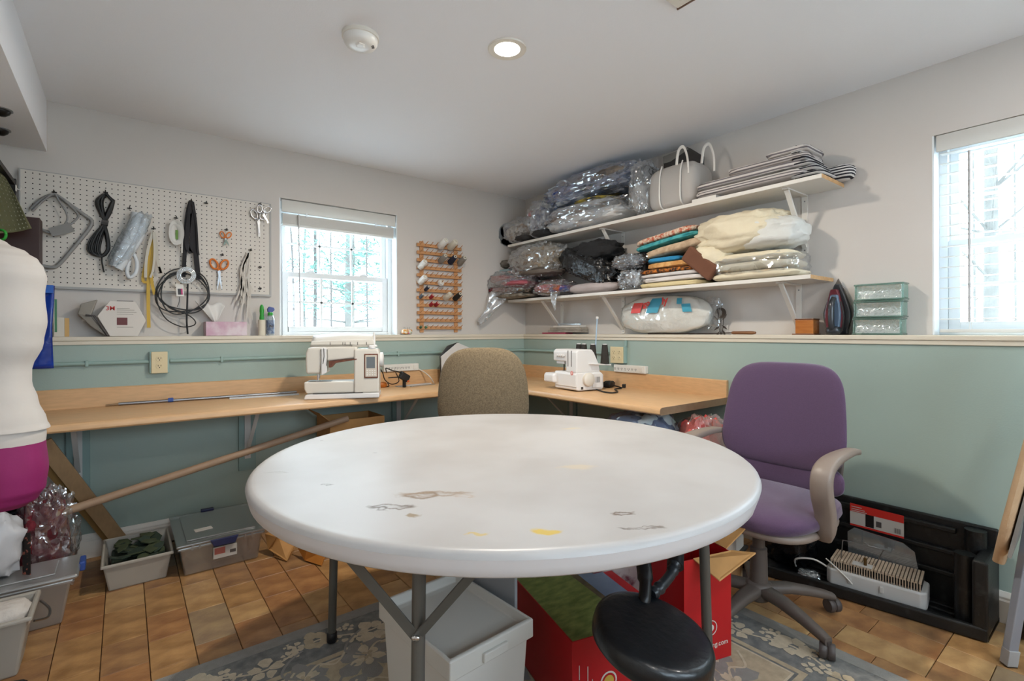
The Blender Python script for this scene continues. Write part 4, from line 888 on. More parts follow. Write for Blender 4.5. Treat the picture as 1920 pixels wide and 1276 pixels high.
# white foam tubing in a plastic bag
mat('foam_white', '#d5dbe0', .5, spec=.6); film('bag_film', '#eef4f8', .12, .6, .1, .12, crinkle=.5)
t = thing('foam_tubing', 'white foam piping folded in a clear bag on the pegboard', 'piping', PL(235, 520, .05))
tube_px([(258, 400), (252, 425), (236, 462), (216, 500)], [.028, .034, .036, .03] + [.028] * 15 if False else .03, .055).obj('foam_bundle', 'foam_white', t, smooth=True)
tube_px([(272, 410), (264, 440), (240, 478), (222, 504)], .02, .07).obj('foam_bundle', 'foam_white', t, smooth=True)
tube_px([(248, 470), (257, 492), (254, 512), (243, 520), (238, 508), (243, 488)], .009, .06, 6, True).obj('foam_loop', 'foam_white', t, smooth=True)
MB().blob(PL(244, 448, .066), (.05, .042, .145), 9, .12, 2, 2.4, 3, 0, ridge=.16).map(lambda v: v + V(((v.z - PL(244, 448, .066).z) * .42, 0, 0))).obj('clear_sleeve', 'bag_film', t, smooth=True)
# tape measures
mat('tape_yellow', '#c7a12d', .5); mat('tape_white', '#c9c4b6', .55)
def ribbon(pts, wd, off=.036, n=6):
    c = curve([PL(a, b, off + (k[0] if k else 0)) for a, b, *k in pts], n); mb = MB(); vs = []
    for i, p in enumerate(c):
        d = (c[min(i + 1, len(c) - 1)] - c[max(i - 1, 0)]).normalized(); s = d.cross(V((0, 1, 0)))
        if s.length < .05: s = V((1, 0, 0))
        s.normalize(); vs += [p - s * wd / 2, p + s * wd / 2]
    mb.add(vs, [(2 * i, 2 * i + 1, 2 * i + 3, 2 * i + 2) for i in range(len(c) - 1)]); k = len(mb.v)
    mb.add([v - V((0, .0015, 0)) for v in vs], [(2 * i, 2 * i + 1, 2 * i + 3, 2 * i + 2) for i in range(len(c) - 1)])
    return mb
t = thing('tape_measure', 'yellow and white cloth tape measures draped over one peg hook', 'tape measure', PL(283, 612, .04))
ribbon([(288, 434), (282, 470), (279, 510), (278, 560), (279, 614)], .016, .04).obj('yellow_tape', 'tape_yellow', t)
ribbon([(288, 434), (288, 470), (284, 520), (290, 552)], .015, .046).obj('yellow_tape', 'tape_yellow', t)
ribbon([(286, 440), (276, 480), (268, 524), (278, 528)], .014, .038).obj('yellow_tape', 'tape_yellow', t)
ribbon([(287, 434), (279, 462), (274, 490), (273, 520)], .013, .05).obj('white_tape', 'tape_white', t)
ribbon([(289, 434), (294, 462), (296, 490), (302, 512), (298, 500)], .012, .052).obj('white_tape', 'tape_white', t)
ribbon([(288, 434), (290, 470), (287, 505), (282, 520)], .01, .056).obj('white_tape', 'tape_white', t)
# white strap roll
t = thing('strap_roll', 'white webbing strap folded in a narrow loop with a green core', 'strap', PL(331, 466, .05))
mat('strap_white', '#d2d0ca', .6); mat('tag_green', '#5f8a2f', .5)
c = PL(331, 436, .05)
for r_, o_ in ((1, 0), (.72, .0)):
    pts = [c + V((.021 * r_ * math.sin(k), o_, .056 * r_ * math.cos(k) - (.006 if r_ < 1 else 0))) for k in [2 * PI * i / 28 for i in range(28)]]
    MB().tube(pts, .018, 8, True, flat=.24, up=(1, 0, 0)).obj('strap_loop', 'strap_white', t, smooth=True)
MB().obox(c + V((.001, .004, -.012)), V((.006, 0, 0)), V((0, .008, 0)), V((0, 0, .026))).obj('green_core', 'tag_green', t)
ribbon([(335, 410), (341, 440), (341, 474)], .008, .05).obj('strap_tail', 'strap_white', t)
# black straps
t = thing('black_strap', 'black webbing straps hanging in a long loop beside the strap roll', 'strap', PL(358, 525, .045))
mat('webbing_black', '#17151a', .7)
ribbon([(357, 378), (350, 410), (347, 460), (344, 519)], .02, .04).obj('webbing', 'webbing_black', t)
ribbon([(358, 378), (354, 415), (350, 455), (358, 472), (360, 440), (361, 400)], .022, .05).obj('webbing', 'webbing_black', t)
ribbon([(359, 378), (365, 420), (367, 470), (372, 524)], .026, .044).obj('webbing', 'webbing_black', t)
ribbon([(360, 380), (368, 420), (371, 465), (373, 478)], .008, .056).obj('webbing', 'webbing_black', t)
ribbon([(352, 532), (351, 570), (350, 600), (352, 626)], .009, .06).obj('webbing', 'webbing_black', t)
# coil of black cable
t = thing('cable_coil', 'coil of thin black cable hanging below the pegboard edge', 'cable', PL(342, 612, .05))
for k, (cx_, cy_, rx_, ry_, of) in enumerate(((343, 547, 49, 38, .05), (344, 548, 47, 37, .056), (342, 549, 51, 40, .046), (346, 550, 44, 38, .06))):
    MB().tube([PL(cx_ + rx_ * math.cos(a), cy_ + ry_ * math.sin(a) + 6 * math.sin(2 * a + k), of) for a in [2 * PI * i / 40 for i in range(40)]], .0034, 6, True).obj('turn', 'cord_black', t, smooth=True)
tube_px([(294, 545), (296, 570), (312, 598), (340, 612), (362, 610), (366, 602), (352, 590), (320, 578), (302, 560)], .003, .062).obj('loose_turn', 'cord_black', t, smooth=True)
# clear hose coil with tag
film('hose_clear', '#e9ecec', .2, .7, .1, .3)
t = thing('hose_coil', 'small coil of clear plastic hose with a printed paper tag', 'hose', PL(349, 535, .07))
for k, r_ in enumerate((17, 14, 11)): MB().tube([PL(349 + r_ * math.cos(a), 516 + r_ * .85 * math.sin(a), .072 + .008 * k) for a in [2 * PI * i / 28 for i in range(28)]], .0055, 8, True).obj('turn', 'hose_clear', t, smooth=True)
MB().prism([PL(329, 532, .085), PL(344, 533, .085), PL(345, 555, .085), PL(331, 555, .085)], (0, -.001, 0)).obj('paper_tag', 'strip_white', t)
MB().prism([PL(333, 541, .0865), PL(339, 541, .0865), PL(340, 552, .0865), PL(334, 552, .0865)], (0, -.0006, 0)).obj('tag_print', mat('print_grey', '#45474d', .6), t)
MB().prism([PL(339, 541, .0865), PL(342, 541, .0865), PL(343, 552, .0865), PL(340, 552, .0865)], (0, -.0006, 0)).obj('tag_print', mat('print_pink', '#c9407f', .6), t)
tube_px([(337, 556), (336, 566), (332, 575)], .0012, .085).obj('tag_string', 'cord_black', t)
# scissors
mat('orange_plastic', '#d9761f', .4); mat('green_grey', '#7d9187', .4)
def scissors(px, py, s, lean, label, hm, bm, open_=.16, loops=True, off=.035, L_=.11):
    c = PL(px, py, off); t = thing('scissors', label, 'scissors', c - V((0, 0, L_)), 'scissors on the pegboard')
    for sd in (-1, 1):
        a = lean + sd * open_ / 2; d = V((math.sin(a), 0, -math.cos(a))); n = V((d.z, 0, -d.x)) * -1
        MB().prism([c + n * sd * .002 + V((0, -sd * .002, 0)), c + n * -sd * .009 + V((0, -sd * .002, 0)), c - n * sd * .006 + d * L_ * .6 + V((0, -sd * .002, 0)), c + d * L_ + V((0, -sd * .002, 0)), c + n * sd * .003 + d * L_ * .5 + V((0, -sd * .002, 0))], (0, -.002, 0)).obj('blade', bm, t)
        u = V((math.sin(lean + sd * .42), 0, math.cos(lean + sd * .42))); hc = c + V((sd * .026 * s, -sd * .003, .04 * s)) + V((math.sin(-lean) * .0, 0, 0))
        v_ = V((u.z, 0, -u.x)); MB().tube([hc + u * .030 * s * math.cos(k) + v_ * .018 * s * math.sin(k) for k in [2 * PI * i / 20 for i in range(20)]], .0055 * s, 8, True).obj('handle_loop', hm, t, smooth=True)
        MB().tube([c - d * .004, c + (hc - c) * .45], .006 * s, 8).obj('shank', hm, t, smooth=True)
    MB().lathe(c, [(.005, .006), (.005, -.006)], 10, ax=(0, 1, 0)).obj('pivot_screw', 'steel', t)
scissors(411, 508, 1.0, .02, 'orange handled scissors hanging above the tissue box', 'orange_plastic', 'steel', .22, L_=.115)
scissors(423, 448, .62, .1, 'small orange and green thread snips on the pegboard', 'accent_orange' if 'accent_orange' in MATS else 'orange_plastic', 'green_grey', .7, L_=.045)
scissors(485, 414, .95, .02, 'silver metal shears at the right end of the pegboard', 'chrome', 'steel', .1, L_=.1)
scissors(494, 402, .8, .5, 'second silver shears overlapping the first at the right end', 'chrome', 'chrome', .12, off=.055, L_=.06)
# white strings
t = thing('string_bundle', 'bundle of loose white strings hanging from the pegboard', 'string', PL(463, 600, .04)); mat('string_white', '#cfc9c0', .8)
random.seed(8)
for i in range(24):
    x0 = 467 + random.uniform(-3, 3); w_ = random.uniform(-14, 8); ln = random.uniform(70, 125)
    ribbon([(x0, 474), (x0 - 5 + w_ * .5 + random.uniform(-3, 3), 474 + ln * .33), (x0 - 4 + w_ * .6 + random.uniform(-5, 5), 474 + ln * .66), (x0 - 5 + w_ * 1.2 + random.uniform(-6, 6), 474 + ln)], random.uniform(.005, .009), .034 + .003 * (i % 5)).obj('string', 'string_white', t)
# ================================================================== things on the back ledge
mat('carton_white', '#d8d2ca', .55); mat('print_red', '#c4281f', .5); mat('print_dark', '#4a4544', .6); mat('print_maroon', '#6b3a3c', .6); mat('carton_grey', '#9c968c', .6)
t = thing('respirator_box', 'white hexagonal carton with a red printed mark on the left ledge', 'box', (PL(216, 628, .06).x, -.06, LEDGE))
hexp = [(206, 628), (258, 628), (274, 599), (254, 563), (206, 561), (182, 590)]
fo = .105
front = [PL(a, b, fo) for a, b in hexp]; zl = min(p.z for p in front); front = [p + V((0, 0, LEDGE + .001 - zl)) for p in front]
for p in front[:2]: p.z = LEDGE + .0015
MB().prism(front, (0, .065, 0)).obj('carton', 'carton_white', t, bevel=.002)
yb = -fo + .0645
mb = MB(); lc = [front[0] + V((-.012, .006, .0)), front[5] + V((-.025, .006, 0)), front[4] + V((-.05, .006, .004)), front[4] + V((-.115, .015, -.02)), front[5] + V((-.075, .015, .01)), front[0] + V((-.075, .015, .05))]
mb.prism(lc, (0, .05, 0)).obj('open_flap', 'carton_grey', t, bevel=.004)
MB().tube([front[0] + V((-.008, -.001, .004)), front[5] + V((-.012, -.001, 0)), front[5] + V((-.045, .004, .004))], .005, 6).obj('dark_edge', 'print_dark', t)
text('red_print', '3M', PL(198, 581, fo + .0006), (1, 0, 0), (0, 0, 1), .03, 'print_red', t, bold=.0005)
for a in (((219, 577), (243, 579), .003), ((219, 580), (252, 582), .003), ((219, 584), (256, 586), .003), ((219, 588), (250, 590), .002), ((219, 563), (250, 565), .003), ((219, 612), (250, 614), .003)):
    p, q = PL(*a[0], fo + .0006), PL(*a[1], fo + .0006); MB().obox((p + q) / 2, V(((q - p).x / 2, 0, 0)), V((0, .0003, 0)), V((0, 0, a[2] / 2))).obj('print_line', 'carton_grey' if a[0][1] != 563 else 'print_dark', t)
p, q = PL(219, 595, fo + .0006), PL(239, 609, fo + .0006); MB().obox((p + q) / 2, V(((q - p).x / 2, 0, 0)), V((0, .0003, 0)), V((0, 0, (p - q).z / 2))).obj('print_picture', 'print_maroon', t)
# tissue box
mat('tissue_box', '#c9a3b6', .55, col2='#dccdd3', vscale=14, thr=(.4, .62)); mat('tissue_white', '#dedbd6', .8)
a, b = PL(386, 630, .11), PL(463, 630, .11)
t = thing('tissue_box', 'pink marbled tissue box with a white tissue pulled up', 'tissue box', ((a.x + b.x) / 2, -.06, LEDGE))
MB().lohi((a.x, -.112, LEDGE + .001), (b.x, -.004, LEDGE + .082)).obj('carton', 'tissue_box', t, bevel=.002)
def tis(u, v):
    c = PL(408, 598, .06); a_ = -1.9 + 3.1 * u; r_ = .012 + .075 * v * (1 + .35 * math.sin(5 * u + 2))
    return V((c.x - .012 + r_ * math.sin(a_) * .75 - .02 * v, -.06 + .03 * math.cos(a_) * v + .012 * math.sin(9 * u), LEDGE + .08 + .12 * v * (1 - .25 * math.sin(7 * u) ** 2) + .012 * math.sin(11 * u) * v))
MB().grid(26, 9, tis).obj('tissue', 'tissue_white', t, smooth=True).modifiers.new('s', 'SOLIDIFY').thickness = .0012
# lint roller and spray bottle
mat('lint_cream', '#d8d0bd', .6); mat('green_handle', '#2f9a35', .4); mat('bottle_blue', '#3b4a8f', .4); mat('bottle_label', '#8793a6', .4, col2='#5b6a86', vscale=50, thr=(.45, .55)); film('bottle_clear', '#dfeaf2', .15, .6, .05, .2)
p = PL(491, 628, .08); t = thing('lint_roller', 'cream lint roller standing on its end, green handle up', 'lint roller', (p.x, -.08, LEDGE))
MB().lathe((p.x, -.08, LEDGE), [(.02, .001), (.02, .096), (.008, .097)], 24).obj('roll', 'lint_cream', t, smooth=40)
MB().lathe((p.x, -.08, LEDGE), [(.012, .097), (.014, .105), (.011, .13), (.013, .15), (.011, .175), (.006, .188), (0, .189)], 16).obj('handle', 'green_handle', t, smooth=True)
p = PL(507, 628, .07); t = thing('spray_bottle', 'small clear spray bottle with blue trigger and green cap ring', 'bottle', (p.x, -.07, LEDGE))
b0 = V((p.x, -.07, LEDGE))
MB().lathe(b0, [(.02, .001), (.022, .005), (.022, .105), (.016, .125), (.011, .135), (.011, .145)], 20).obj('bottle_body', 'bottle_clear', t, smooth=40)
MB().lathe(b0, [(.0225, .012), (.0225, .095)], 20, caps=False).obj('label', 'bottle_label', t, smooth=True)
for k in range(3): MB().tube(curve([b0 + V((-.012 + .009 * k, -.0235 + .001, .07 - .006 * k)), b0 + V((-.008 + .009 * k, -.0238, .05)), b0 + V((-.004 + .009 * k, -.0236, .066))], 5), .0012, 5).obj('script_print', 'print_dark', t)
MB().lathe(b0, [(.014, .118), (.016, .122), (.016, .14), (.013, .143)], 16).obj('cap_ring', 'green_handle', t, smooth=40)
MB().prism([b0 + V((-.016, -.009, .145)), b0 + V((.012, -.009, .145)), b0 + V((.024, -.009, .158)), b0 + V((.02, -.009, .172)), b0 + V((-.008, -.009, .178)), b0 + V((-.018, -.009, .165))], (0, .018, 0)).obj('trigger_head', 'bottle_blue', t, bevel=.003)
# upright cards at the left end of the ledge
mat('card_white', '#d6cfc2', .6); mat('stick_tan', '#cfa76a', .6)
p0, p1 = PL(101, 590, .04), PL(121, 590, .04)
t = thing('file_cards', 'white cards and a tan strip standing at the left end of the ledge', 'cards', ((p0.x + p1.x) / 2, -.04, LEDGE))
MB().lohi((p0.x, -.05, LEDGE + .001), (p1.x, -.04, PL(110, 595, .04).z)).obj('card', 'card_white', t)
MB().lohi((p1.x + .001, -.048, LEDGE + .001), (p1.x + .018, -.04, PL(110, 596, .04).z)).obj('tan_strip', 'stick_tan', t)
# ================================================================== wall shelves
mat('shelf_white', '#dedad3', .45); mat('shelf_raw_edge', '#c39a6b', .6, var=.15, vscale=40)
SD = .272
def shelf(z, y1, y0, label, raw=True):
    t = thing('wall_shelf', label, 'shelf', (-SD / 2, (y0 + y1) / 2, z - .02), 'wall shelves')
    MB().lohi((-SD, y1, z - .02), (-.001, y0, z)).obj('board', 'shelf_white', t, bevel=.0015)
    MB().lohi((-SD + .001, y1 - .0015, z - .019), (-.002, y1, z - .001)).obj('end_grain', 'shelf_raw_edge', t)
    return t
S1, S2 = 1.863, 1.402
sh1 = shelf(S1, -2.478, -.1, 'upper white wall shelf loaded with plastic bags and striped fabric')
sh2 = shelf(S2, -2.43, -.1, 'lower white wall shelf loaded with bags and folded fabric')
def sbr(y, z, label, d=.235, h=.3):
    t = thing('shelf_bracket', label, 'bracket', (-.01, y, z - .02 - h), 'white shelf brackets'); z -= .0205
    MB().lohi((-.006, y - .014, z - h), (-.0005, y + .014, z)).obj('wall_plate', 'shelf_white', t)
    MB().lohi((-d, y - .014, z - .006), (-.006, y + .014, z)).obj('top_plate', 'shelf_white', t)
    MB().bar((-.006, y, z - h + .03), (-d + .02, y, z - .006), .022, .012).obj('diagonal_strut', 'shelf_white', t, bevel=.001)
    for k in (.03, h - .015): MB().lathe((-.006, y, z - k), [(.004, 0), (.003, .002)], 8, ax=(-1, 0, 0)).obj('screw', 'steel', t)
sbr(-2.3, S1, 'white bracket under the right end of the upper shelf'); sbr(-1.1, S1, 'white bracket under the middle of the upper shelf'); sbr(-.46, S1, 'white bracket under the left end of the upper shelf')
sbr(-2.27, S2, 'white bracket under the right end of the lower shelf', h=.26); sbr(-1.1, S2, 'white bracket under the middle of the lower shelf', h=.26); sbr(-.47, S2, 'white bracket under the left end of the lower shelf', h=.26)
film('poly_film', '#f4f8fc', .16, .7, .09, .04, crinkle=.45, cscale=9); film('poly_film_blue', '#c4d5ee', .18, .7, .09, .1, crinkle=.45, cscale=8); film('droop_film', '#e6e9ec', .2, .8, .1, .3, crinkle=.4, cscale=14); film('fill_film', '#f8fafa', .06, .5, .1, .02, crinkle=.15, cscale=14); film('poly_film_grey', '#e6e9ec', .16, .7, .09, .06, crinkle=.45, cscale=9)
CL_ = {}
def cl(h, h2=None, s=30, thr=(.42, .6)):
    k = 'cloth_' + h[1:] + (h2[1:] if h2 else '')
    return mat(k, h, .9, col2=h2, vscale=s, thr=thr, bump=.25, bscale=120) if h2 else mat(k, h, .9, var=.08, vscale=12, bump=.25, bscale=120)
def span(px0, px1, z, o):
    """y range on the right wall plane at offset o seen between two pixel columns"""
    return PR(px0, HOR - 50, o).y, PR(px1, HOR - 50, o).y
def bag(name, label, cat, px0, px1, zb, zt, film_m, conts, xo=.14, dx=.13, seed=0, group=None, ridge=.16, amp=.14, lift=0):
    """crinkled see-through bag on a shelf; conts are (fy, fz, ry, rz, material) lumps in fractions of its box"""
    ya, yb = span(px0, px1, zb, xo); c = V((-xo, (ya + yb) / 2, (zb + zt) / 2)); hy, hz = abs(ya - yb) / 2, (zt - zb) / 2
    t = thing(name, label, cat, V((c.x, c.y, zb)), group)
    for i, (fy, fz, ry, rz, m) in enumerate(conts):
        q = V((c.x - .005 * (i % 3), c.y - hy * fy, zb + hz * 2 * fz + .003)); rz_ = max(.01, hz * rz)
        q.z = max(q.z, zb + rz_ * 1.02 + .004)
        MB().blob(q, (min(dx * .88, .2) * (.9 if i % 2 else 1), hy * ry, rz_), seed + i, .1, 2.2, 3, 2.8, ridge=.1).map(lambda v: V((v.x, min(v.y, -.012), v.z))).obj('contents', m, t, smooth=True)
    MB().blob(c + V((0, 0, .004)), (dx, hy, hz), seed + 20, amp, 2.4, 2.6, 2.6, 0, nu=100, nv=60, ridge=ridge, flat=.97, fine=.035).map(lambda v: V((min(v.x, -.004), min(v.y, -.006), max(v.z, zb + .002) if v.x > -.28 else v.z))).obj('plastic_film', film_m, t, smooth=35)
    return t
def slab(name, label, cat, px0, px1, zb, zt, m, xo=.14, dx=.125, seed=0, group=None, amp=.05, ez=5, exy=6, tilt=0, rz=0, ridge=0):
    ya, yb = span(px0, px1, zb, xo); hy = abs(ya - yb) / 2; hz = (zt - zb) / 2
    o = MB().blob((-xo, (ya + yb) / 2, zb + hz + .001), (dx, hy, hz), seed, amp, 2.5, exy, ez, rz, ridge=ridge, nu=48, nv=20).map(lambda v: v + V((0, 0, tilt * (v.y - (ya + yb) / 2)))).obj(name, m, smooth=True)
    return tag(o, label, cat, group)
# ---------------- upper shelf
U = S1 + .001
GB = 'plastic bags of fabric on the shelves'
bag('plastic_bag', 'clear bag with blue print at the far left of the upper shelf', 'bag', 926, 958, U, U + .2, 'poly_film', [(-.2, .6, .6, .5, cl('#2c3f86', '#8b8fa8', 14)), (.1, .2, .7, .3, cl('#4a4640'))], .17, .12, 1, GB)
bag('plastic_bag', 'crumpled clear bag of pale fabric beside the corner on the upper shelf', 'bag', 958, 1004, U, U + .21, 'poly_film', [(-.1, .45, .75, .6, cl('#b5aca2', '#8a8078', 20)), (.4, .15, .5, .25, cl('#3a3838'))], .19, .12, 3, GB)
bag('plastic_bag', 'clear bag with a red and blue label between the small bags and the big pile', 'bag', 1003, 1040, U, U + .3, 'poly_film', [(0, .45, .7, .7, cl('#a9a8ac', '#6a6e80', 16)), (-.5, .65, .2, .2, cl('#a83232')), (.3, .1, .7, .2, cl('#2d2d2f'))], .19, .13, 5, GB)
bag('plastic_bag', 'large clear bag of folded white bedding, bottom of the big pile', 'bag', 1036, 1198, U, U + .19, 'poly_film', [(0, .33, .93, .6, cl('#c9c8c6', '#adb3bb', 6)), (-.15, .8, .75, .3, cl('#b9bcc0', '#9aa0a8', 8)), (.2, .93, .4, .08, cl('#b9a33a', '#4a4a48', 20))], .17, .16, 7, GB, ridge=.12)
bag('plastic_bag', 'large bluish bag stuffed with dark and grey cloth on top of the big pile', 'bag', 1036, 1210, U + .2, U + .405, 'poly_film_blue', [(-.5, .5, .35, .5, cl('#27407f', '#8d9cc0', 20, (.45, .55))), (.2, .45, .7, .7, cl('#6b7078', '#9ca3ab', 8)), (.45, .65, .35, .4, cl('#8d8378', '#5f5a56', 10)), (-.2, .2, .6, .3, cl('#8b9098', '#c2c6ca', 10))], .15, .135, 11, GB, ridge=.18)
bag('plastic_bag', 'clear bag bulging at the right end of the big pile next to the tote', 'bag', 1192, 1230, U, U + .34, 'poly_film', [(0, .35, .7, .6, cl('#a5a39f', '#77787c', 14)), (.2, .75, .6, .35, cl('#5f6468'))], .19, .11, 14, GB)
# zippered see-through tote with handles
ya, yb = span(1222, 1318, U, .19); yc = (ya + yb) / 2; hy = abs(ya - yb) / 2
film('tote_mesh', '#d8d4cf', .04, .2, .5, .55)
t = thing('storage_tote', 'translucent grey tote bag with white piping and upright handles', 'tote bag', (-.15, yc, U))
MB().blob((-.15, yc, U + .135), (.105, hy * .98, .134), 31, .04, 1.6, 5, 4, nu=48, nv=28, flat=.98).obj('tote_body', 'tote_mesh', t, smooth=True)
MB().blob((-.15, yc, U + .06), (.09, hy * .85, .056), 33, .12, 2, 3, 3, ridge=.1).obj('contents', cl('#b8aea8', '#c9b3ac', 8), t, smooth=True)
MB().blob((-.15, yc + .02, U + .15), (.085, hy * .8, .05), 34, .12, 2, 3, 3, ridge=.1).obj('contents', cl('#aaa39e'), t, smooth=True)
for k in (-.35, .45): MB().tube(curve([(-.2, yc - hy * k, U + .005), (-.262, yc - hy * k, U + .04), (-.262, yc - hy * k, U + .2), (-.24, yc - hy * k, U + .268)], 6), .004, 6).obj('piping', 'white_plastic', t, smooth=True)
for k, dx_ in ((.35, -.23), (1.0, -.15)):
    y = yc - hy * k; MB().tube(curve([(dx_, y + .03, U + .25), (dx_ - .01, y + .01, U + .33), (dx_ - .02, y - .03, U + .34), (dx_ - .02, y - .055, U + .27), (dx_ - .02, y - .06, U + .18)], 6), .009, 8, flat=.3).obj('handle', 'white_plastic', t, smooth=True)
y = yc + hy * .98; MB().tube(curve([(-.2, y, U + .24), (-.24, y + .02, U + .2), (-.25, y + .025, U + .1), (-.23, y + .005, U + .06)], 6), .013, 8, flat=.25).obj('handle', 'white_plastic', t, smooth=True)
# dark box at the back by the wall
p = PR(1280, 300, .05); t = thing('storage_box', 'dark grey box standing at the back of the upper shelf behind the tote', 'box', (-.05, p.y, U))
y0_, y1_ = PR(1248, 300, .02).y, PR(1318, 300, .02).y
mat('box_dark', '#3a3836', .6); mat('box_grey', '#8b8780', .6)
MB().prism([(-.042, y0_, U + .001), (-.042, y1_, U + .001), (-.042, y1_, PR(1318, 290, .04).z), (-.042, (y0_ + y1_) / 2 - .04, PR(1300, 272, .04).z), (-.042, y0_, PR(1250, 300, .04).z)], (.038, 0, 0)).obj('box_body', 'box_dark', t, bevel=.002)
MB().prism([(-.044, y0_ + .004, PR(1250, 305, .04).z), (-.044, y0_ - .05, PR(1258, 303, .04).z), (-.044, (y0_ + y1_) / 2 - .05, PR(1302, 276, .04).z), (-.044, (y0_ + y1_) / 2 - .03, PR(1296, 273, .04).z), (-.044, y0_ + .004, PR(1250, 292, .04).z)], (.003, 0, 0)).obj('box_panel', 'box_grey', t)
# white paper sheets under the striped fabric
ya, yb = span(1300, 1345, U, .25); tag(MB().lohi((-.262, yb, U), (-.06, ya, U + .018)).obj('fabric_board', 'shelf_white', bevel=.001), 'flat white board lying on the upper shelf at the left end of the striped fabric', 'board')
# striped fabric: folded pieces
def stripe_mat(name, a, b, freq, axis=1, width=.5):
    if name in MATS: return MATS[name]
    m = bpy.data.materials.new(name); m.use_nodes = True; MATS[name] = m; nt = m.node_tree; bs = nt.nodes['Principled BSDF']; bs.inputs['Roughness'].default_value = .9
    tc = nt.nodes.new('ShaderNodeTexCoord'); sx = nt.nodes.new('ShaderNodeSeparateXYZ'); mu = nt.nodes.new('ShaderNodeMath'); mu.operation = 'MULTIPLY'; mu.inputs[1].default_value = freq
    fr = nt.nodes.new('ShaderNodeMath'); fr.operation = 'FRACT'; gt = nt.nodes.new('ShaderNodeMath'); gt.operation = 'GREATER_THAN'; gt.inputs[1].default_value = width
    mx = nt.nodes.new('ShaderNodeMix'); mx.data_type = 'RGBA'; mx.inputs[6].default_value = lin(a); mx.inputs[7].default_value = lin(b)
    nt.links.new(tc.outputs['Object'], sx.inputs[0]); nt.links.new(sx.outputs[axis], mu.inputs[0]); nt.links.new(mu.outputs[0], fr.inputs[0]); nt.links.new(fr.outputs[0], gt.inputs[0]); nt.links.new(gt.outputs[0], mx.inputs[0]); nt.links.new(mx.outputs[2], bs.inputs[0]); return m
stripe_mat('stripe_grey', '#cdc6c2', '#6f6a6b', 75, 2, .55); stripe_mat('stripe_grey2', '#d2ccc8', '#726d70', 60, 2, .55); stripe_mat('stripe_navy', '#d5d2d0', '#1d1e28', 75, 2, .5)
GF = 'folded striped fabric on the upper shelf'
for i, (a, b, z0, z1, m, dx, lb) in enumerate(((1322, 1526, 0, .042, 'stripe_grey', .128, 'grey striped fabric folded flat, bottom layer on the upper shelf'), (1326, 1526, .043, .082, 'stripe_grey2', .122, 'grey striped fabric folded flat, second layer'), (1384, 1530, .083, .118, 'stripe_grey', .12, 'grey striped fabric with a dark woven band, third layer'), (1455, 1532, .119, .15, 'stripe_grey2', .115, 'grey and black striped fabric, top layer of the stack'))):
    slab('striped_fabric', lb, 'fabric', a, b, U + z0 + (.018 if i == 0 else .018), U + z1 + .018, m, .14, dx, 40 + i, GF, .07, 5, 8)
t = thing('striped_towels', 'black and white striped cloth folded over the right end of the upper shelf', 'cloth', (-.12, -2.44, U))
for i in range(6):
    z = U + .008 + .028 * i; y0 = -2.325 - .004 * (i % 2); y1 = -2.475 + .028 * i * .8
    MB().blob((-.135, (y0 + y1) / 2, z + .014), (.12, abs(y0 - y1) / 2, .014), 60 + i, .05, 2.5, 5, 2.5).obj('fold', 'stripe_navy', t, smooth=True)
ribl = MB().blob((-.05, -2.47, U + .04), (.045, .07, .038), 70, .08, 2, 4, 3).obj('fold', 'stripe_navy', t, smooth=True)
# ---------------- lower shelf
L2 = S2 + .001
GB2 = GB
slab('folded_cloth', 'grey knitted cloth rolled at the far left above the red bags', 'cloth', 936, 985, L2 + .27, L2 + .35, cl('#5d5850', '#7a746a', 20), .17, .11, 80, None, .12, 2.4, 3, ridge=.15)
slab('folded_cloth', 'folded blue grey cloth under the rolled knit at the far left', 'cloth', 930, 985, L2 + .2, L2 + .27, cl('#7d97a0', '#98abb0', 14), .17, .12, 81, None, .1, 2.6, 3)
bag('plastic_bag', 'clear bag of red and mauve cloth spilling off the left end of the lower shelf', 'bag', 908, 1004, L2, L2 + .235, 'poly_film_grey', [(-.25, .72, .6, .3, cl('#9c3a40', '#b0545a', 14)), (.35, .55, .5, .3, cl('#9a8792', '#7f7080', 14)), (-.3, .32, .55, .28, cl('#7f2f38')), (.2, .1, .75, .18, cl('#8e867a', '#6c6459', 16)), (.55, .5, .4, .2, cl('#b0606a'))], .24, .17, 22, GB)
bag('plastic_bag', 'round clear bag of tan and brown fabric, lower shelf left', 'bag', 966, 1058, L2 + .15, L2 + .43, 'poly_film', [(.15, .52, .75, .75, cl('#7c6f5e', '#9b8c76', 8)), (-.45, .5, .4, .5, cl('#8f857a', '#6b645c', 10)), (.2, .15, .7, .2, cl('#6a6058'))], .21, .13, 25, GB, ridge=.2)
bag('plastic_bag', 'clear bag of pink and blue cloth lying under the round tan bag', 'bag', 1012, 1074, L2, L2 + .12, 'poly_film', [(-.3, .5, .6, .5, cl('#c2525e', '#8d5a70', 12)), (.45, .4, .5, .45, cl('#2c4a86', '#a0563a', 14))], .22, .12, 28, GB)
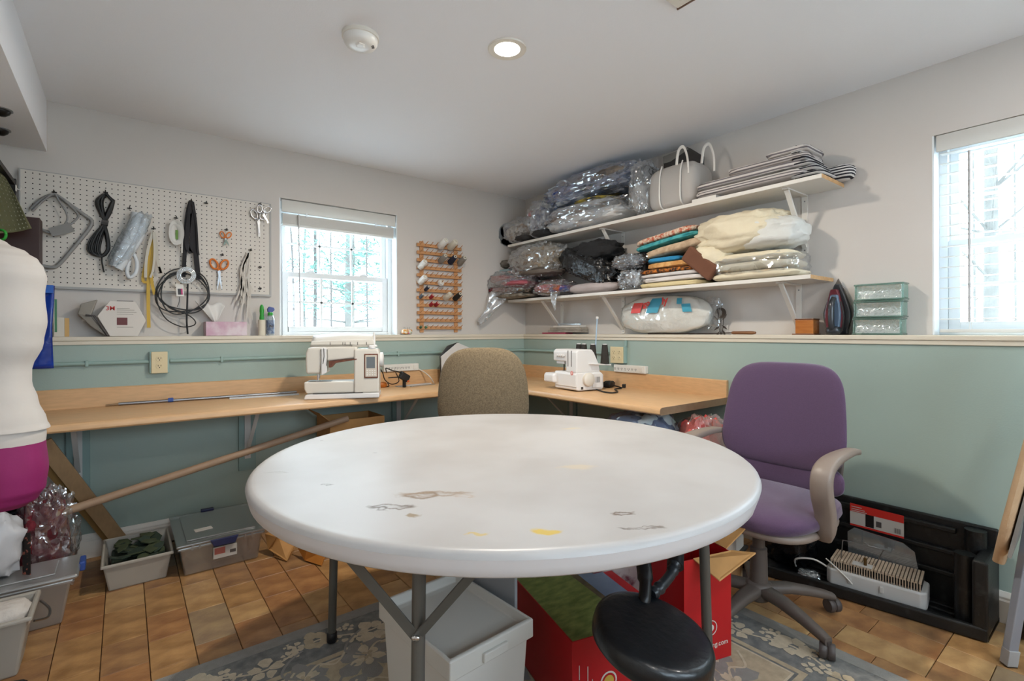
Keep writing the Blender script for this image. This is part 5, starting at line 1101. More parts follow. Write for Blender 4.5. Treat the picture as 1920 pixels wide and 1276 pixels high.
# trailing corner of the red bag hanging over the shelf end
def trail(u, v):
    a = PL(938, 545, .09); b = PL(899, 606, .06); w_ = .075 * (1 - .72 * v) * (1 + .15 * math.sin(9 * v)); c = a.lerp(b, v)
    return c + RT * ((u - .5) * 2 * w_) + V((0, -.012 * math.sin(7 * u + 5 * v), .014 * math.sin(10 * u) - .03 * math.sin(PI * v)))
t = thing('plastic_bag', 'empty twisted end of a clear bag drooping below the lower shelf at the corner', 'bag', V(trail(.5, 1)), GB)
MB().grid(14, 14, trail).obj('plastic_film', 'droop_film', t, smooth=30).modifiers.new('s', 'SOLIDIFY').thickness = .0015
def trail2(u, v):
    a = V(PR(1040, 540, .285)); w_ = .05 * (1 - .8 * v); return a + V((-.01 * math.sin(6 * u + 4 * v), (u - .5) * -2 * w_, -.17 * v + .01 * math.sin(8 * u)))
t = thing('plastic_bag', 'pointed corner of a clear bag hanging in front of the lower shelf edge', 'bag', V(trail2(.5, 1)), GB)
MB().grid(10, 10, trail2).obj('plastic_film', 'droop_film', t, smooth=30).modifiers.new('s', 'SOLIDIFY').thickness = .0015
# dark glossy garment bags
mat('gloss_black', '#17181a', .22, col2='#4a4d50', vscale=26, thr=(.55, .7), bump=.8, bscale=30)
mat('cloth_black', '#1b1b1d', .85, var=.2, vscale=14, bump=.4, bscale=50)
o = MB().blob((-.15, PR(1120, 480, .15).y, L2 + .30), (.12, .2, .075), 90, .15, 2.5, 2.6, 2.6, ridge=.2, nu=48, nv=26).obj('black_fabric', 'cloth_black', smooth=True); tag(o, 'heap of matte black fabric just under the upper shelf', 'fabric')
o = MB().blob((-.18, PR(1106, 480, .18).y, L2 + .19), (.1, .25, .105), 91, .12, 3, 3, 3, ridge=.2, nu=56, nv=30, flat=.9).map(lambda v: v + V((0, 0, .35 * (v.y - PR(1110, 480, .18).y)))).obj('garment_bag', 'gloss_black', smooth=True); tag(o, 'glossy black patterned garment sloping down on the lower shelf', 'garment')
slab('pillow', 'flat mauve grey pillow at the front of the lower shelf', 'pillow', 1070, 1162, L2, L2 + .078, cl('#b5aaa8'), .205, .066, 95, None, .06, 2.2, 2.6)
bag('plastic_bag', 'shiny silver grey plastic package beside the black cloth box', 'bag', 1156, 1212, L2 + .13, L2 + .23, 'poly_film_grey', [(0, .5, .9, .85, cl('#5d6168', '#8d939a', 12))], .2, .09, 33, GB, ridge=.25)
bag('plastic_bag', 'crumpled silver plastic package standing at the front of the lower shelf', 'bag', 1165, 1212, L2, L2 + .125, 'poly_film', [(0, .5, .85, .85, cl('#3f4247', '#b5b8bb', 26))], .215, .07, 36, GB, ridge=.3)
ya, yb = span(1188, 1222, L2, .13); t = thing('fabric_bin', 'black cloth storage bin between silver packages and the folded fabric', 'bin', (-.12, (ya + yb) / 2, L2))
MB().lohi((-.2, yb, L2 + .001), (-.03, ya, L2 + .24)).obj('bin_body', 'cloth_black', t, bevel=.006)
MB().lohi((-.203, yb + .01, L2 + .2), (-.199, ya - .01, L2 + .215)).obj('bin_strap', 'webbing_black', t)
# stack of folded fabric pieces
GS = 'folded fabric in the middle of the lower shelf'
st = [(1212, 1330, 0, .03, '#d8c79a', None, 'cream yellow fabric folded at the bottom of the middle stack'), (1218, 1345, .031, .06, '#d6d0cc', None, 'white fabric folded in the middle stack, lower piece'), (1214, 1330, .061, .085, '#cfcac8', None, 'white fabric folded in the middle stack, upper piece'),
      (1212, 1318, .086, .112, '#2b211c', '#c7762c', 'black fabric with orange and red dots'), (1228, 1320, .113, .15, '#c08a4e', '#d7a86c', 'orange tan fabric folded under the bright blue piece'), (1228, 1290, .151, .18, '#2b86b5', None, 'bright blue folded fabric'),
      (1224, 1330, .2, .25, '#c4ac90', '#b0977c', 'beige gathered fabric draped over the blue piece'), (1206, 1322, .262, .292, '#2f8d93', '#52a8ab', 'teal dotted fabric near the top of the stack'), (1206, 1316, .293, .33, '#d9c3ad', '#b5553a', 'cream floral fabric with red flowers on top of the stack')]
for i, (a, b, z0, z1, c1, c2, lb) in enumerate(st):
    tl = -.12 if i >= 6 else 0
    slab('folded_fabric', lb, 'fabric', a, b, L2 + z0, L2 + z1, cl(c1, c2, 55 if i in (3, 8) else 30), .17 - (.02 if i > 6 else 0), .095, 100 + i, GS, .07, 5, 5, tilt=tl)
yb_ = PR(1318, 500, .25).y
o = MB().obox((-.262, yb_ + .01, L2 + .115), V((0, -.085, -.07)), V((.018, 0, 0)), V((.0, -.03, .036))).obj('brown_fabric', mat('cloth_brown', '#6b4532', .9, var=.1, vscale=10), bevel=.012, seg=3); tag(o, 'brown cloth roll sticking out diagonally from the middle stack', 'cloth')
# cream batting
mat('batting_cream', '#ddd2b8', .95, var=.05, vscale=6, bump=.5, bscale=25); mat('batting_white', '#d9d9d4', .95, var=.05, vscale=6, bump=.5, bscale=25)
t = thing('quilt_batting', 'big puffy cream quilt batting heaped on the right of the lower shelf', 'batting', (-.14, -1.95, L2 + .15))
ya, yb = span(1312, 1500, L2, .16); yc = (ya + yb) / 2
MB().blob((-.15, yc + .02, L2 + .262), (.14, abs(ya - yb) / 2 * .93, .108), 120, .16, 1.8, 2.8, 2.6, ridge=.14, nu=64, nv=36).obj('puffed_roll', 'batting_cream', t, smooth=True)
MB().blob((-.15, yb + .13, L2 + .235), (.13, .16, .085), 121, .12, 1.8, 2.8, 2.6, ridge=.1, nu=48, nv=28).obj('white_roll', 'batting_white', t, smooth=True)
MB().blob((-.2, ya - .1, L2 + .14), (.08, .12, .07), 123, .12, 1.8, 2.6, 2.6, ridge=.15).obj('hanging_fold', 'batting_cream', t, smooth=True)
t = thing('quilt_batting', 'folded cream batting packed in clear plastic under the puffy heap', 'batting', (-.15, -2.0, L2))
ya, yb = span(1345, 1512, L2, .16); yc = (ya + yb) / 2; hy = abs(ya - yb) / 2
for i in range(3): MB().blob((-.155, yc + .005 * i, L2 + .026 + .047 * i), (.125, hy * (.97 - .02 * i), .027), 125 + i, .06, 2.2, 4, 2.6, nu=56, nv=16).obj('fold', 'batting_cream', t, smooth=True)
MB().blob((-.155, yc, L2 + .075), (.132, hy * .99, .074), 130, .05, 2.5, 4, 3.2, ridge=.07, nu=56, nv=28, flat=.97).obj('plastic_film', 'poly_film', t, smooth=35)
# ================================================================== things on the right ledge
a, b = PR(1166, 600, .07).y, PR(1335, 600, .07).y; yc = (a + b) / 2; hy = abs(a - b) / 2
t = thing('fibrefill_bag', 'clear bag of white fibre filling with red and blue print on the ledge', 'bag', (-.065, yc, LEDGE))
mat('fibre_white', '#e8e5df', .95, bump=.6, bscale=18); mat('print_cyan', '#3f9ab5', .45); mat('print_coral', '#d8433c', .45)
cz0 = LEDGE + .125
mb = MB().blob((-.068, yc, cz0), (.062, hy * .97, .12), 140, .07, 2, 2.8, 2.5, nu=64, nv=36, flat=.97); mb.obj('filling', 'fibre_white', t, smooth=True)
MB().blob((-.068, yc, cz0), (.065, hy, .124), 140, .08, 2, 2.8, 2.5, ridge=.05, nu=64, nv=36, flat=.98).obj('plastic_film', 'fill_film', t, smooth=True)
MB().blob((-.05, yc - hy * .98, LEDGE + .13), (.02, .06, .09), 143, .2, 3, 2.4, 2.4, ridge=.3).obj('gathered_end', 'poly_film', t, smooth=30)
def on_bag(fy, fz):
    """point on the front of the filling bag"""
    y = fy * hy; z = fz * .124; k = max(0., 1 - abs(fy) ** 2.8) ; r = max(.0, (1 - abs(fz) ** 2.5)) ** (1 / 2.5)
    x = .068 * (max(0, r ** 2.8 - abs(fy) ** 2.8)) ** (1 / 2.8)
    return V((-.068 - x * 1.03 - .004, yc - y, cz0 + z))
def patch(f0, f1, z0, z1, m, sk=0):
    MB().grid(7, 7, lambda u, v: on_bag(f0 + (f1 - f0) * u + sk * v, z0 + (z1 - z0) * v)).obj('printed_panel', m, t, smooth=True)
patch(-.62, -.38, .12, .66, 'print_coral', .06); patch(-.24, .02, .1, .86, 'print_cyan', .1); patch(.55, .72, .1, .5, 'print_cyan', -.04); patch(.42, .52, .5, .8, 'print_cyan', -.02)
for bod, fy, fz, sz in (('go', -.3, .42, .055), ('ly', .12, .5, .07)):
    q = on_bag(fy, fz) + V((-.006, 0, 0)); text('red_print', bod, q, (0, -1, .25), (.35, 0, 1), sz, 'print_coral', t, bold=.002)
# small packets near the corner
y0_, y1_ = PR(1024, 620, .06).y, PR(1096, 620, .06).y
GP = 'flat packets on the ledge near the corner'
mat('packet_grey', '#a49c90', .5, col2='#857c70', vscale=30); mat('packet_pink', '#a8415a', .5)
for i, (f0, f1, h0, h1, m, lb) in enumerate(((0, .62, 0, .012, 'packet_pink', 'flat packet with a crimson corner, bottom of the small pile'), (.15, 1, .013, .03, 'packet_grey', 'grey flat packet in the small pile near the corner'), (.2, 1, .031, .05, 'packet_grey', 'grey packet near the top of the small pile near the corner'), (.28, .95, .051, .066, 'carton_white', 'white card packet on top of the small pile near the corner'))):
    tag(MB().lohi((-.105 + .004 * i, y0_ + (y1_ - y0_) * f1, LEDGE + .001 + h0), (-.02, y0_ + (y1_ - y0_) * f0, LEDGE + .001 + h1)).obj('craft_packet', m, bevel=.002), lb, 'packet', GP)
tag(MB().tube([(-.09, PR(1048, 615, .09).y, LEDGE + .076), (-.06, PR(1088, 615, .06).y, LEDGE + .076)], .009, 12).obj('roll_tube', 'bottle_clear', smooth=True), 'small clear tube lying on top of the packets near the corner', 'tube', GP)
# metal sunflower
c = PR(1351, 588, .055); mat('metal_dark', '#4c443e', .5, .7)
t = thing('metal_sunflower', 'dark metal sunflower ornament standing on the ledge', 'ornament', (-.055, c.y, LEDGE))
MB().lathe((c.x, c.y, c.z + .005), [(0, -.004), (.03, -.004), (.032, 0), (.03, .004), (0, .005)], 24, ax=(-1, -.2, 0), caps=False).obj('flower_disc', 'metal_dark', t, smooth=40)
for dy, top in ((0, 0), (.012, -.02), (-.012, -.02)): MB().tube(curve([(c.x + .004, c.y + dy * .2, LEDGE + .001), (c.x + .004, c.y + dy, LEDGE + .04), (c.x + .003, c.y + dy * 1.5, c.z - .02)], 5), .0022, 6).obj('stem', 'metal_dark', t, smooth=True)
for k, (dy, z0, ang) in enumerate(((.02, .05, 2.2), (-.02, .055, -2.2), (.028, .02, 2.6), (-.03, .03, -2.6), (.03, .08, .8), (-.035, .085, -.7))):
    b_ = V((c.x, c.y + dy * .3, LEDGE + z0)); d = V((0, math.sin(ang), -math.cos(ang) * -1 if abs(ang) < 1 else math.cos(ang))).normalized(); s_ = V((0, -d.z, d.y)); MB().prism([b_, b_ + d * .02 + s_ * .006, b_ + d * .045, b_ + d * .02 - s_ * .006], (.002, 0, 0)).obj('leaf', 'metal_dark', t)
t = thing('wood_handled_tool', 'slim tool with a brown wooden handle lying on the ledge', 'tool', (-.08, PR(1385, 622, .09).y, LEDGE))
h0, h1 = PR(1372, 622, .095).y, PR(1417, 622, .095).y
MB().lathe((-.095, h0, LEDGE + .0105), [(.006, 0), (.009, .01), (.0085, .03), (.0095, abs(h1 - h0) - .02), (.006, abs(h1 - h0))], 14, ax=(0, -1, 0)).obj('handle', mat('handle_wood', '#7d5230', .45, var=.15, vscale=30, stretch=(6, 1, 6)), t, smooth=True)
MB().tube([(-.095, h0, LEDGE + .0105), (-.098, PR(1330, 622, .1).y, LEDGE + .006), (-.1, PR(1215, 622, .1).y, LEDGE + .004)], .003, 8).obj('blade_rod', mat('rod_dark', '#3d3129', .5, .5), t, smooth=True)
# wooden box
a, b = PR(1491, 610, .1), PR(1537, 610, .1)
t = thing('wooden_box', 'small glossy orange brown wooden box beside the iron', 'box', (-.07, (a.y + b.y) / 2, LEDGE)); mat('box_wood', '#a8622c', .25, col2='#c07b3c', vscale=10, stretch=(8, 1, 8)); mat('box_wood_dark', '#70401f', .3)
yl, yr = PR(1489, 610, .1).y, PR(1522, 610, .1).y
MB().lohi((-.102, yr - .012, LEDGE + .001), (-.02, yl + .01, LEDGE + .006)).obj('base_plate', 'box_wood_dark', t, bevel=.001)
MB().lohi((-.098, yr - .006, LEDGE + .0062), (-.024, yl - .004, LEDGE + .075)).obj('box_body', 'box_wood', t, bevel=.002)
MB().lohi((-.1, yr - .008, LEDGE + .0752), (-.022, yl - .002, LEDGE + .082)).obj('lid', 'box_wood_dark', t, bevel=.0015)
# clothes iron standing on its heel
a, b, ap = PR(1537, 625, .07), PR(1590, 625, .07), PR(1568, 521, .07)
yl, yr, zt_ = a.y, PR(1597, 625, .06).y, ap.z
t = thing('clothes_iron', 'dark grey steam iron with maroon trim standing upright on the ledge', 'iron', (-.07, (yl + yr) / 2, LEDGE)); mat('iron_plate', '#6b6865', .3, .6); mat('iron_body', '#3a3d42', .25, .2); mat('iron_maroon', '#6b2430', .3); mat('iron_blue', '#7d93ad', .2, .4)
yc = (yl + yr) / 2; hw = abs(yl - yr) / 2; hz = zt_ - LEDGE
def sole(u): return hw * (.78 if u < .08 else (.78 + .22 * math.sin((u - .08) / .3 * PI / 2)) if u < .38 else max(0, 1 - ((u - .38) / .62) ** 1.25))
ol = [(sole(i / 20), i / 20) for i in range(21)]
MB().prism([V((-.03, yc + w_, LEDGE + .001 + k * hz)) for w_, k in ol] + [V((-.03, yc - w_, LEDGE + .001 + k * hz)) for w_, k in reversed(ol[:-1])], (.008, 0, 0)).obj('soleplate', 'iron_plate', t, bevel=.001)
def shell(s, x0, x1, k0, k1, m, nm, yo=0):
    o2 = [(sole(i / 20) * s, i / 20) for i in range(21) if k0 <= i / 20 <= k1]
    MB().prism([V((x0, yc + yo + w_, LEDGE + .002 + k * hz)) for w_, k in o2] + [V((x0, yc + yo - w_, LEDGE + .002 + k * hz)) for w_, k in reversed(o2)], (x1 - x0, 0, 0)).obj(nm, m, t, bevel=.006, seg=2)
shell(.86, -.045, -.03, .0, .9, 'iron_body', 'skirt'); shell(.6, -.07, -.045, .02, .8, 'iron_maroon', 'trim_shell', .006); shell(.42, -.085, -.07, .02, .72, 'iron_blue', 'water_tank')
MB().tube(curve([(-.08, yc, LEDGE + .02), (-.112, yc, LEDGE + .04), (-.118, yc, LEDGE + .1), (-.112, yc, LEDGE + .15), (-.085, yc, LEDGE + .175)], 6), .0135, 12).obj('handle', 'iron_body', t, smooth=True)
MB().blob((-.085, yc, LEDGE + .022), (.03, .032, .021), 3, .05).obj('heel', 'iron_body', t, smooth=True)
MB().tube(curve([(-.1, yc - .035, LEDGE + .16), (-.108, yc - .05, LEDGE + .09), (-.1, yc - .04, LEDGE + .02)], 6), .004, 8).obj('cord', 'cord_black', t, smooth=True)
# three glass blocks
def glass(name, tint, rough):
    m = bpy.data.materials.new(name); m.use_nodes = True; MATS[name] = m; b_ = m.node_tree.nodes['Principled BSDF']; b_.inputs['Base Color'].default_value = lin(tint); b_.inputs['Roughness'].default_value = rough; b_.inputs['Transmission Weight'].default_value = .9; b_.inputs['IOR'].default_value = 1.45
    return m
glass('block_edge', '#b9e0d4', .08); film('block_face', '#f2faf8', .25, .75, .1, .3, crinkle=.35, cscale=40)
y0_, y1_ = PR(1599, 600, .1).y, PR(1694, 600, .1).y; bh = (PR(1640, 531, .1).z - LEDGE) / 3
for i in range(3):
    zb_ = LEDGE + .001 + i * bh; dy = (.004, 0, -.003)[i]
    t = thing('glass_block', ('pale green glass block at the bottom of the stack of three', 'pale green glass block in the middle of the stack of three', 'pale green glass block on top of the stack of three')[i], 'glass block', (-.06, (y0_ + y1_) / 2, zb_), 'stacked glass blocks')
    xs0, xs1 = -.1, -.022; h = bh - .0015
    # two pressed glass shells meeting in a waist, hollow inside
    rim = MB()
    for (z0, z1) in ((zb_, zb_ + .008), (zb_ + h - .008, zb_ + h)): rim.lohi((xs0, y1_ + dy, z0), (xs1, y0_ + dy, z1))
    rim.obj('edge_rail', 'block_edge', t, bevel=.003)
    for yy in (y1_ + dy + .003, y0_ + dy - .011): MB().lohi((xs0 + .004, yy, zb_ + .0082), (xs1 - .004, yy + .008, zb_ + h - .0082)).obj('side_wall', 'block_edge', t, bevel=.002)
    MB().grid(10, 6, lambda u, v: V((xs0 + .004 + .012 * math.sin(PI * v), y0_ + dy - .011 + (y1_ - y0_ + .022) * u, zb_ + .008 + (h - .016) * v))).obj('front_face', 'block_face', t, smooth=True)
    MB().grid(10, 6, lambda u, v: V((xs1 - .004 - .012 * math.sin(PI * v), y0_ + dy - .011 + (y1_ - y0_ + .022) * u, zb_ + .008 + (h - .016) * v))).obj('rear_face', 'block_face', t, smooth=True)
# ================================================================== under and around the table
FZ = RZ + .003
mat('bin_white', '#cfccc6', .45); mat('bin_white_lid', '#c9c6bf', .45); mat('carton_red', '#b8161c', .45); mat('carton_red_dark', '#8f1216', .5); mat('kraft', '#b98a52', .7, var=.06, vscale=20); mat('kraft_orange', '#b8752a', .7, var=.08, vscale=12)
# white lidded bin
c4 = [V(PZ(a, b, .355)) for a, b in ((1003.6, 1160), (840, 1241), (708.5, 1123), (857, 1071.5))]
cen = sum(c4, V()) / 4
ux = (c4[0] - c4[3] + c4[1] - c4[2]).normalized(); uy = V((-ux.y, ux.x, 0)); hx = ((c4[0] - c4[3]).length + (c4[1] - c4[2]).length) / 4; hy = ((c4[0] - c4[1]).length + (c4[3] - c4[2]).length) / 4
c0 = V((cen.x, cen.y, 0)); Q = lambda a, b, z: c0 + ux * a + uy * b + V((0, 0, z))
t = thing('storage_bin', 'tall white plastic bin with a recessed lid under the table', 'bin', Q(0, 0, FZ))
def hull(mb, f, z0, z1, s0, s1): 
    b = [Q(i * hx * s0, j * hy * s0, z0) for i, j in ((-1, -1), (1, -1), (1, 1), (-1, 1))]; tp_ = [Q(i * hx * s1, j * hy * s1, z1) for i, j in ((-1, -1), (1, -1), (1, 1), (-1, 1))]
    return mb.add(b + tp_, [(3, 2, 1, 0), (4, 5, 6, 7)] + [(i, (i + 1) % 4, 4 + (i + 1) % 4, 4 + i) for i in range(4)])
hull(MB(), 0, FZ, .318, .84, .94).obj('bin_body', 'bin_white', t, bevel=.008, seg=3)
lm = MB(); b_ = [[Q(i * hx * s, j * hy * s, z) for i, j in ((-1, -1), (1, -1), (1, 1), (-1, 1))] for s, z in ((1.0, .305), (1.0, .352), (.985, .356), (.93, .356), (.9, .33), (.8, .328))]
lm.add([p for r_ in b_ for p in r_], [(r_ * 4 + i, r_ * 4 + (i + 1) % 4, r_ * 4 + 4 + (i + 1) % 4, r_ * 4 + 4 + i) for r_ in range(5) for i in range(4)] + [(20, 21, 22, 23)] + [(3, 2, 1, 0)])
lm.obj('lid', 'bin_white_lid', t, bevel=.003)
for s in (-1, 1): MB().obox(Q(s * (hx + .004), 0, .325), ux * .005, uy * .04, V((0, 0, .012))).obj('lid_latch', 'bin_white_lid', t, bevel=.003)
# grey panel standing behind the bin
a, b = PZ(712, 1124, FZ + .0), PZ(690, 1040, FZ)
p0 = Q(-hx * 1.06, hy * 1.1, 0); p1 = Q(hx * .35, hy * 1.32, 0); mat('panel_grey', '#8f9194', .55)
o = MB().obox((p0 + p1) / 2 + V((0, 0, .27 + FZ)), (p1 - p0) / 2, (p1 - p0).normalized().cross(V((0, 0, 1))) * .006, V((0, 0, .27))).obj('foam_board', 'panel_grey', bevel=.002); tag(o, 'flat grey board standing on edge behind the white lidded bin', 'board')
# long red carton with a grass picture
f0 = PZ(1073, 1204, .27); ax_ = (PZ(950, 1066, .27) - f0); ax_.z = 0; ax_.normalize(); ay_ = V((ax_.y, -ax_.x, 0)); HB = .27; LBX = .56; WB = .345
f0 = V((f0.x, f0.y, 0)); RB = lambda a, b, z: f0 + ax_ * a + ay_ * b + V((0, 0, z))
t = thing('printed_carton', 'long red carton with a green grass picture on top under the table', 'box', RB(LBX / 2, WB / 2, FZ))
MB().obox(RB(LBX / 2, WB / 2, (HB + FZ) / 2), ax_ * LBX / 2, ay_ * WB / 2, V((0, 0, (HB - FZ) / 2))).obj('carton', 'carton_red', t, bevel=.002)
mat('grass_print', '#58662a', .55, col2='#86904a', vscale=22, thr=(.3, .7), stretch=(1, 2.5, 1)); mat('sky_print', '#5f6d84', .5, col2='#8b98aa', vscale=5); mat('earth_print', '#4c4230', .6, col2='#6b5b40', vscale=30); mat('print_white', '#d8d4cc', .55); mat('print_yellow', '#d2b04a', .5)
zt_ = HB + .0007
MB().quad(RB(.003, .003, zt_), RB(LBX, .003, zt_), RB(LBX, WB * .5, zt_), RB(.003, WB * .62, zt_)).obj('grass_picture', 'grass_print', t)
MB().quad(RB(.003, WB * .62, zt_), RB(LBX, WB * .5, zt_), RB(LBX, WB * .6, zt_), RB(.003, WB * .66, zt_)).obj('earth_picture', 'earth_print', t)
MB().quad(RB(.003, WB * .66, zt_), RB(LBX, WB * .6, zt_), RB(LBX, WB * .88, zt_), RB(.003, WB * .9, zt_)).obj('sky_picture', 'sky_print', t)
ex = -ax_
def onend(b, z): return RB(-.0008, b, z)
MB().lathe(onend(.12, .13), [(.028, 0), (.028, .0005)], 28, ax=tuple(ex)).obj('round_logo', 'print_white', t); MB().lathe(onend(.12, .13) + ex * .0004, [(.023, 0), (.023, .0005)], 28, ax=tuple(ex)).obj('logo_ring', 'carton_red', t); MB().lathe(onend(.12, .13) + ex * .0008, [(.017, 0), (.017, .0005)], 24, ax=tuple(ex)).obj('logo_centre', 'print_yellow', t)
for b_, z0, z1 in ((.05, .1, .19), (.065, .07, .15), (.022, .16, .2)): MB().obox(onend(b_, (z0 + z1) / 2), ay_ * .0012, ex * .0003, V((0, 0, (z1 - z0) / 2))).obj('print_scratch', 'print_white', t)
# upright red carton
r0, r1 = PZ(1371, 1228, FZ), PZ(1283, 1256, FZ); du = (r0 - r1); du.z = 0; WU = du.length; du.normalize(); dn = V((-du.y, du.x, 0)); HU = .372
U_ = lambda a, b, z: V((r1.x, r1.y, 0)) + du * a + dn * b + V((0, 0, z))
t = thing('printed_carton', 'upright bright red carton with open cardboard flaps and white print', 'box', U_(WU / 2, .1, FZ))
for nm, a, b, ha, hb in (('front_panel', WU / 2, .002, WU / 2, .002), ('rear_panel', WU / 2, .198, WU / 2, .002), ('side_panel', .002, .1, .002, .096), ('side_panel', WU - .002, .1, .002, .096)):
    MB().obox(U_(a, b, (HU + FZ) / 2), du * ha, dn * hb, V((0, 0, (HU - FZ) / 2))).obj(nm, 'carton_red', t)
MB().obox(U_(WU / 2, .1, FZ + .004), du * WU / 2 * .97, dn * .094, V((0, 0, .002))).obj('bottom_panel', 'kraft', t)
MB().add([U_(.04, -.001, HU), U_(WU + .005, -.001, HU), U_(WU + .05, -.06, HU + .008), U_(.07, -.085, HU - .04), U_(.04, .002, HU + .003), U_(WU + .005, .002, HU + .003), U_(WU + .05, -.058, HU + .012), U_(.07, -.083, HU - .036)], [(0, 1, 2, 3), (7, 6, 5, 4), (0, 1, 5, 4), (1, 2, 6, 5), (2, 3, 7, 6), (3, 0, 4, 7)]).obj('open_flap', 'kraft', t)
MB().add([U_(WU, .02, HU), U_(WU, .18, HU), U_(WU + .1, .17, HU + .05), U_(WU + .1, .03, HU + .05), U_(WU - .003, .02, HU + .003), U_(WU - .003, .18, HU + .003), U_(WU + .098, .17, HU + .054), U_(WU + .098, .03, HU + .054)], [(0, 1, 2, 3), (7, 6, 5, 4), (0, 1, 5, 4), (1, 2, 6, 5), (2, 3, 7, 6), (3, 0, 4, 7)]).obj('open_flap', 'kraft', t)
text('web_print', 'king.com', U_(WU * .50, -.0008, FZ + .048), du, (0, 0, 1), .024, 'print_white', t)
MB().lathe(U_(WU * .56, -.0006, FZ + .115), [(.026, 0), (.026, .0005), (.023, .0005), (.023, 0)], 28, ax=tuple(-dn), caps=False).obj('round_logo', 'print_white', t); MB().lathe(U_(WU * .56, -.0006, FZ + .115), [(.012, 0), (.012, .0006)], 20, ax=tuple(-dn)).obj('logo_centre', 'print_white', t)
# floral print gift box behind
mat('floral_print', '#b5aba8', .6, col2='#6a3440', vscale=16, thr=(.5, .62))
g = U_(-.115, .25, 0); tag(MB().obox(g + V((0, 0, FZ + .2)), du * .1, dn * .03, V((0, 0, .2))).obj('floral_panel', 'floral_print', bevel=.002), 'white panel printed with maroon flowers standing behind the upright red carton', 'panel')
# small cartons by the chair column
c1 = PZ(1384, 1092, .001); mat('carton_tan', '#c2a37a', .65); mat('tray_dark', '#35302c', .6)
t = thing('small_carton', 'small tan carton on the floor left of the purple chair column', 'box', (c1.x, c1.y, .001)); MB().box((c1.x + .03, c1.y + .06, .061), (.12, .12, .12), .3).obj('carton', 'carton_tan', t, bevel=.002); MB().box((c1.x + .03, c1.y + .06, .1215), (.03, .12, .001), .3).obj('tape_strip', 'kraft', t)
t = thing('file_tray', 'white packet in a dark tray stacked on the small tan carton', 'tray', (c1.x + .03, c1.y + .06, .1225)); MB().box((c1.x + .03, c1.y + .06, .129), (.15, .13, .012), .2).obj('tray', 'tray_dark', t, bevel=.002)
MB().box((c1.x + .03, c1.y + .06, .19), (.11, .1, .11), .2).obj('packet', 'carton_white', t, bevel=.002); MB().box((c1.x + .03, c1.y + .06, .225), (.112, .102, .012), .2).obj('dark_band', 'print_dark', t)
# black vinyl stool
mat('vinyl_black', '#0f1419', .32, bump=.12, bscale=60, coat=.15)
sc = PZ(1221, 1172, .43)
t = thing('vinyl_stool', 'black vinyl padded stool with a bent back support pushed under the table', 'stool', (sc.x, sc.y, FZ))
mb = MB().lathe((0, 0, 0), [(0, .036), (.1, .036), (.122, .035), (.132, .031), (.138, .02), (.14, 0), (.138, -.014), (.13, -.022), (0, -.022)], 56, caps=False)
rt = RT.copy(); tn = (V((0, 0, 1)) + RT * .2 + FW * -.06).normalized(); rx_ = (rt - tn * rt.dot(tn)).normalized(); ry_ = tn.cross(rx_)
mb.map(lambda v: V((sc.x, sc.y, .395)) + rx_ * v.x * 1.02 + ry_ * v.y * 1.1 + tn * v.z); mb.obj('seat_pad', 'vinyl_black', t, smooth=True)
MB().lathe((sc.x, sc.y, FZ), [(.15, 0), (.15, .012), (.05, .025), (.024, .035), (.024, .25), (.018, .252), (.018, .37)], 32).obj('pedestal', 'black_plastic', t, smooth=40)
bk = AT(1212, 1118, 1.26); bk2 = AT(1206, 1055, 1.32)
MB().tube(curve([V((sc.x, sc.y, .36)) + FW * .1, AT(1208, 1128, 1.3), AT(1210, 1085, 1.36), AT(1204, 1040, 1.42)], 8), [.013] * 8 + [.016] * 8 + [.021] * 9, 12).obj('back_support', 'black_plastic', t, smooth=True)
pts = curve([AT(1222, 1114, 1.33), AT(1240, 1098, 1.36), AT(1258, 1076, 1.4), AT(1266, 1055, 1.43)], 8); MB().tube(pts, [.014 + .003 * (1 if (i // 2) % 2 and (i < 8 or i > 16) else 0) for i in range(len(pts))], 14).obj('ribbed_bellows', mat('bellows_grey', '#23272c', .35), t, smooth=40)
MB().tube([AT(1266, 1062, 1.43), AT(1268, 1015, 1.5)], .024, 10).obj('support_post', 'black_plastic', t, smooth=True)
# ================================================================== black moulded tray by the right wall
mat('tray_black', '#131516', .42, col2='#3d3f40', vscale=7, thr=(.58, .9), bump=.15, bscale=50, stretch=(1, 3, 3))
y0_, y1_ = -2.2, -3.045
fx = lambda y: -.455 + (y + 2.3) / (-3.046 + 2.3) * .125
t = thing('moulded_tray', 'large black moulded plastic tray propped along the right wall with a red label', 'tray', (-.27, -2.62, .0))
xb_ = -T - .02
MB().prism([(fx(y0_), y0_, .004), (xb_, y0_, .004), (xb_, y1_, .004), (fx(y1_), y1_, .004)], (0, 0, .016)).obj('floor_panel', 'tray_black', t)
MB().prism([(fx(y0_) - .012, y0_, .002), (fx(y0_) + .012, y0_, .002), (fx(y1_) + .012, y1_, .002), (fx(y1_) - .012, y1_, .002)], (0, 0, .05)).obj('front_lip', 'tray_black', t, bevel=.008, seg=3)
MB().lohi((xb_ - .022, y1_, .002), (xb_, y0_, .365)).obj('rear_wall', 'tray_black', t, bevel=.006)
for z in (.315, .225, .135): MB().lohi((xb_ - .045, y1_ + .12, z), (xb_ - .02, y0_ - .02, z + .022)).obj('wall_rib', 'tray_black', t, bevel=.006)
MB().prism([(fx(y1_) - .012, y1_ + .045, .002), (xb_, y1_ + .045, .002), (xb_, y1_, .002), (fx(y1_) - .012, y1_, .002)], (0, 0, .29)).obj('end_wall', 'tray_black', t, bevel=.01, seg=3)
MB().tube([(fx(y1_) + .06, y1_ + .075, .01), (fx(y1_) + .06, y1_ + .075, .285)], .032, 16).obj('corner_post', 'tray_black', t, smooth=50)
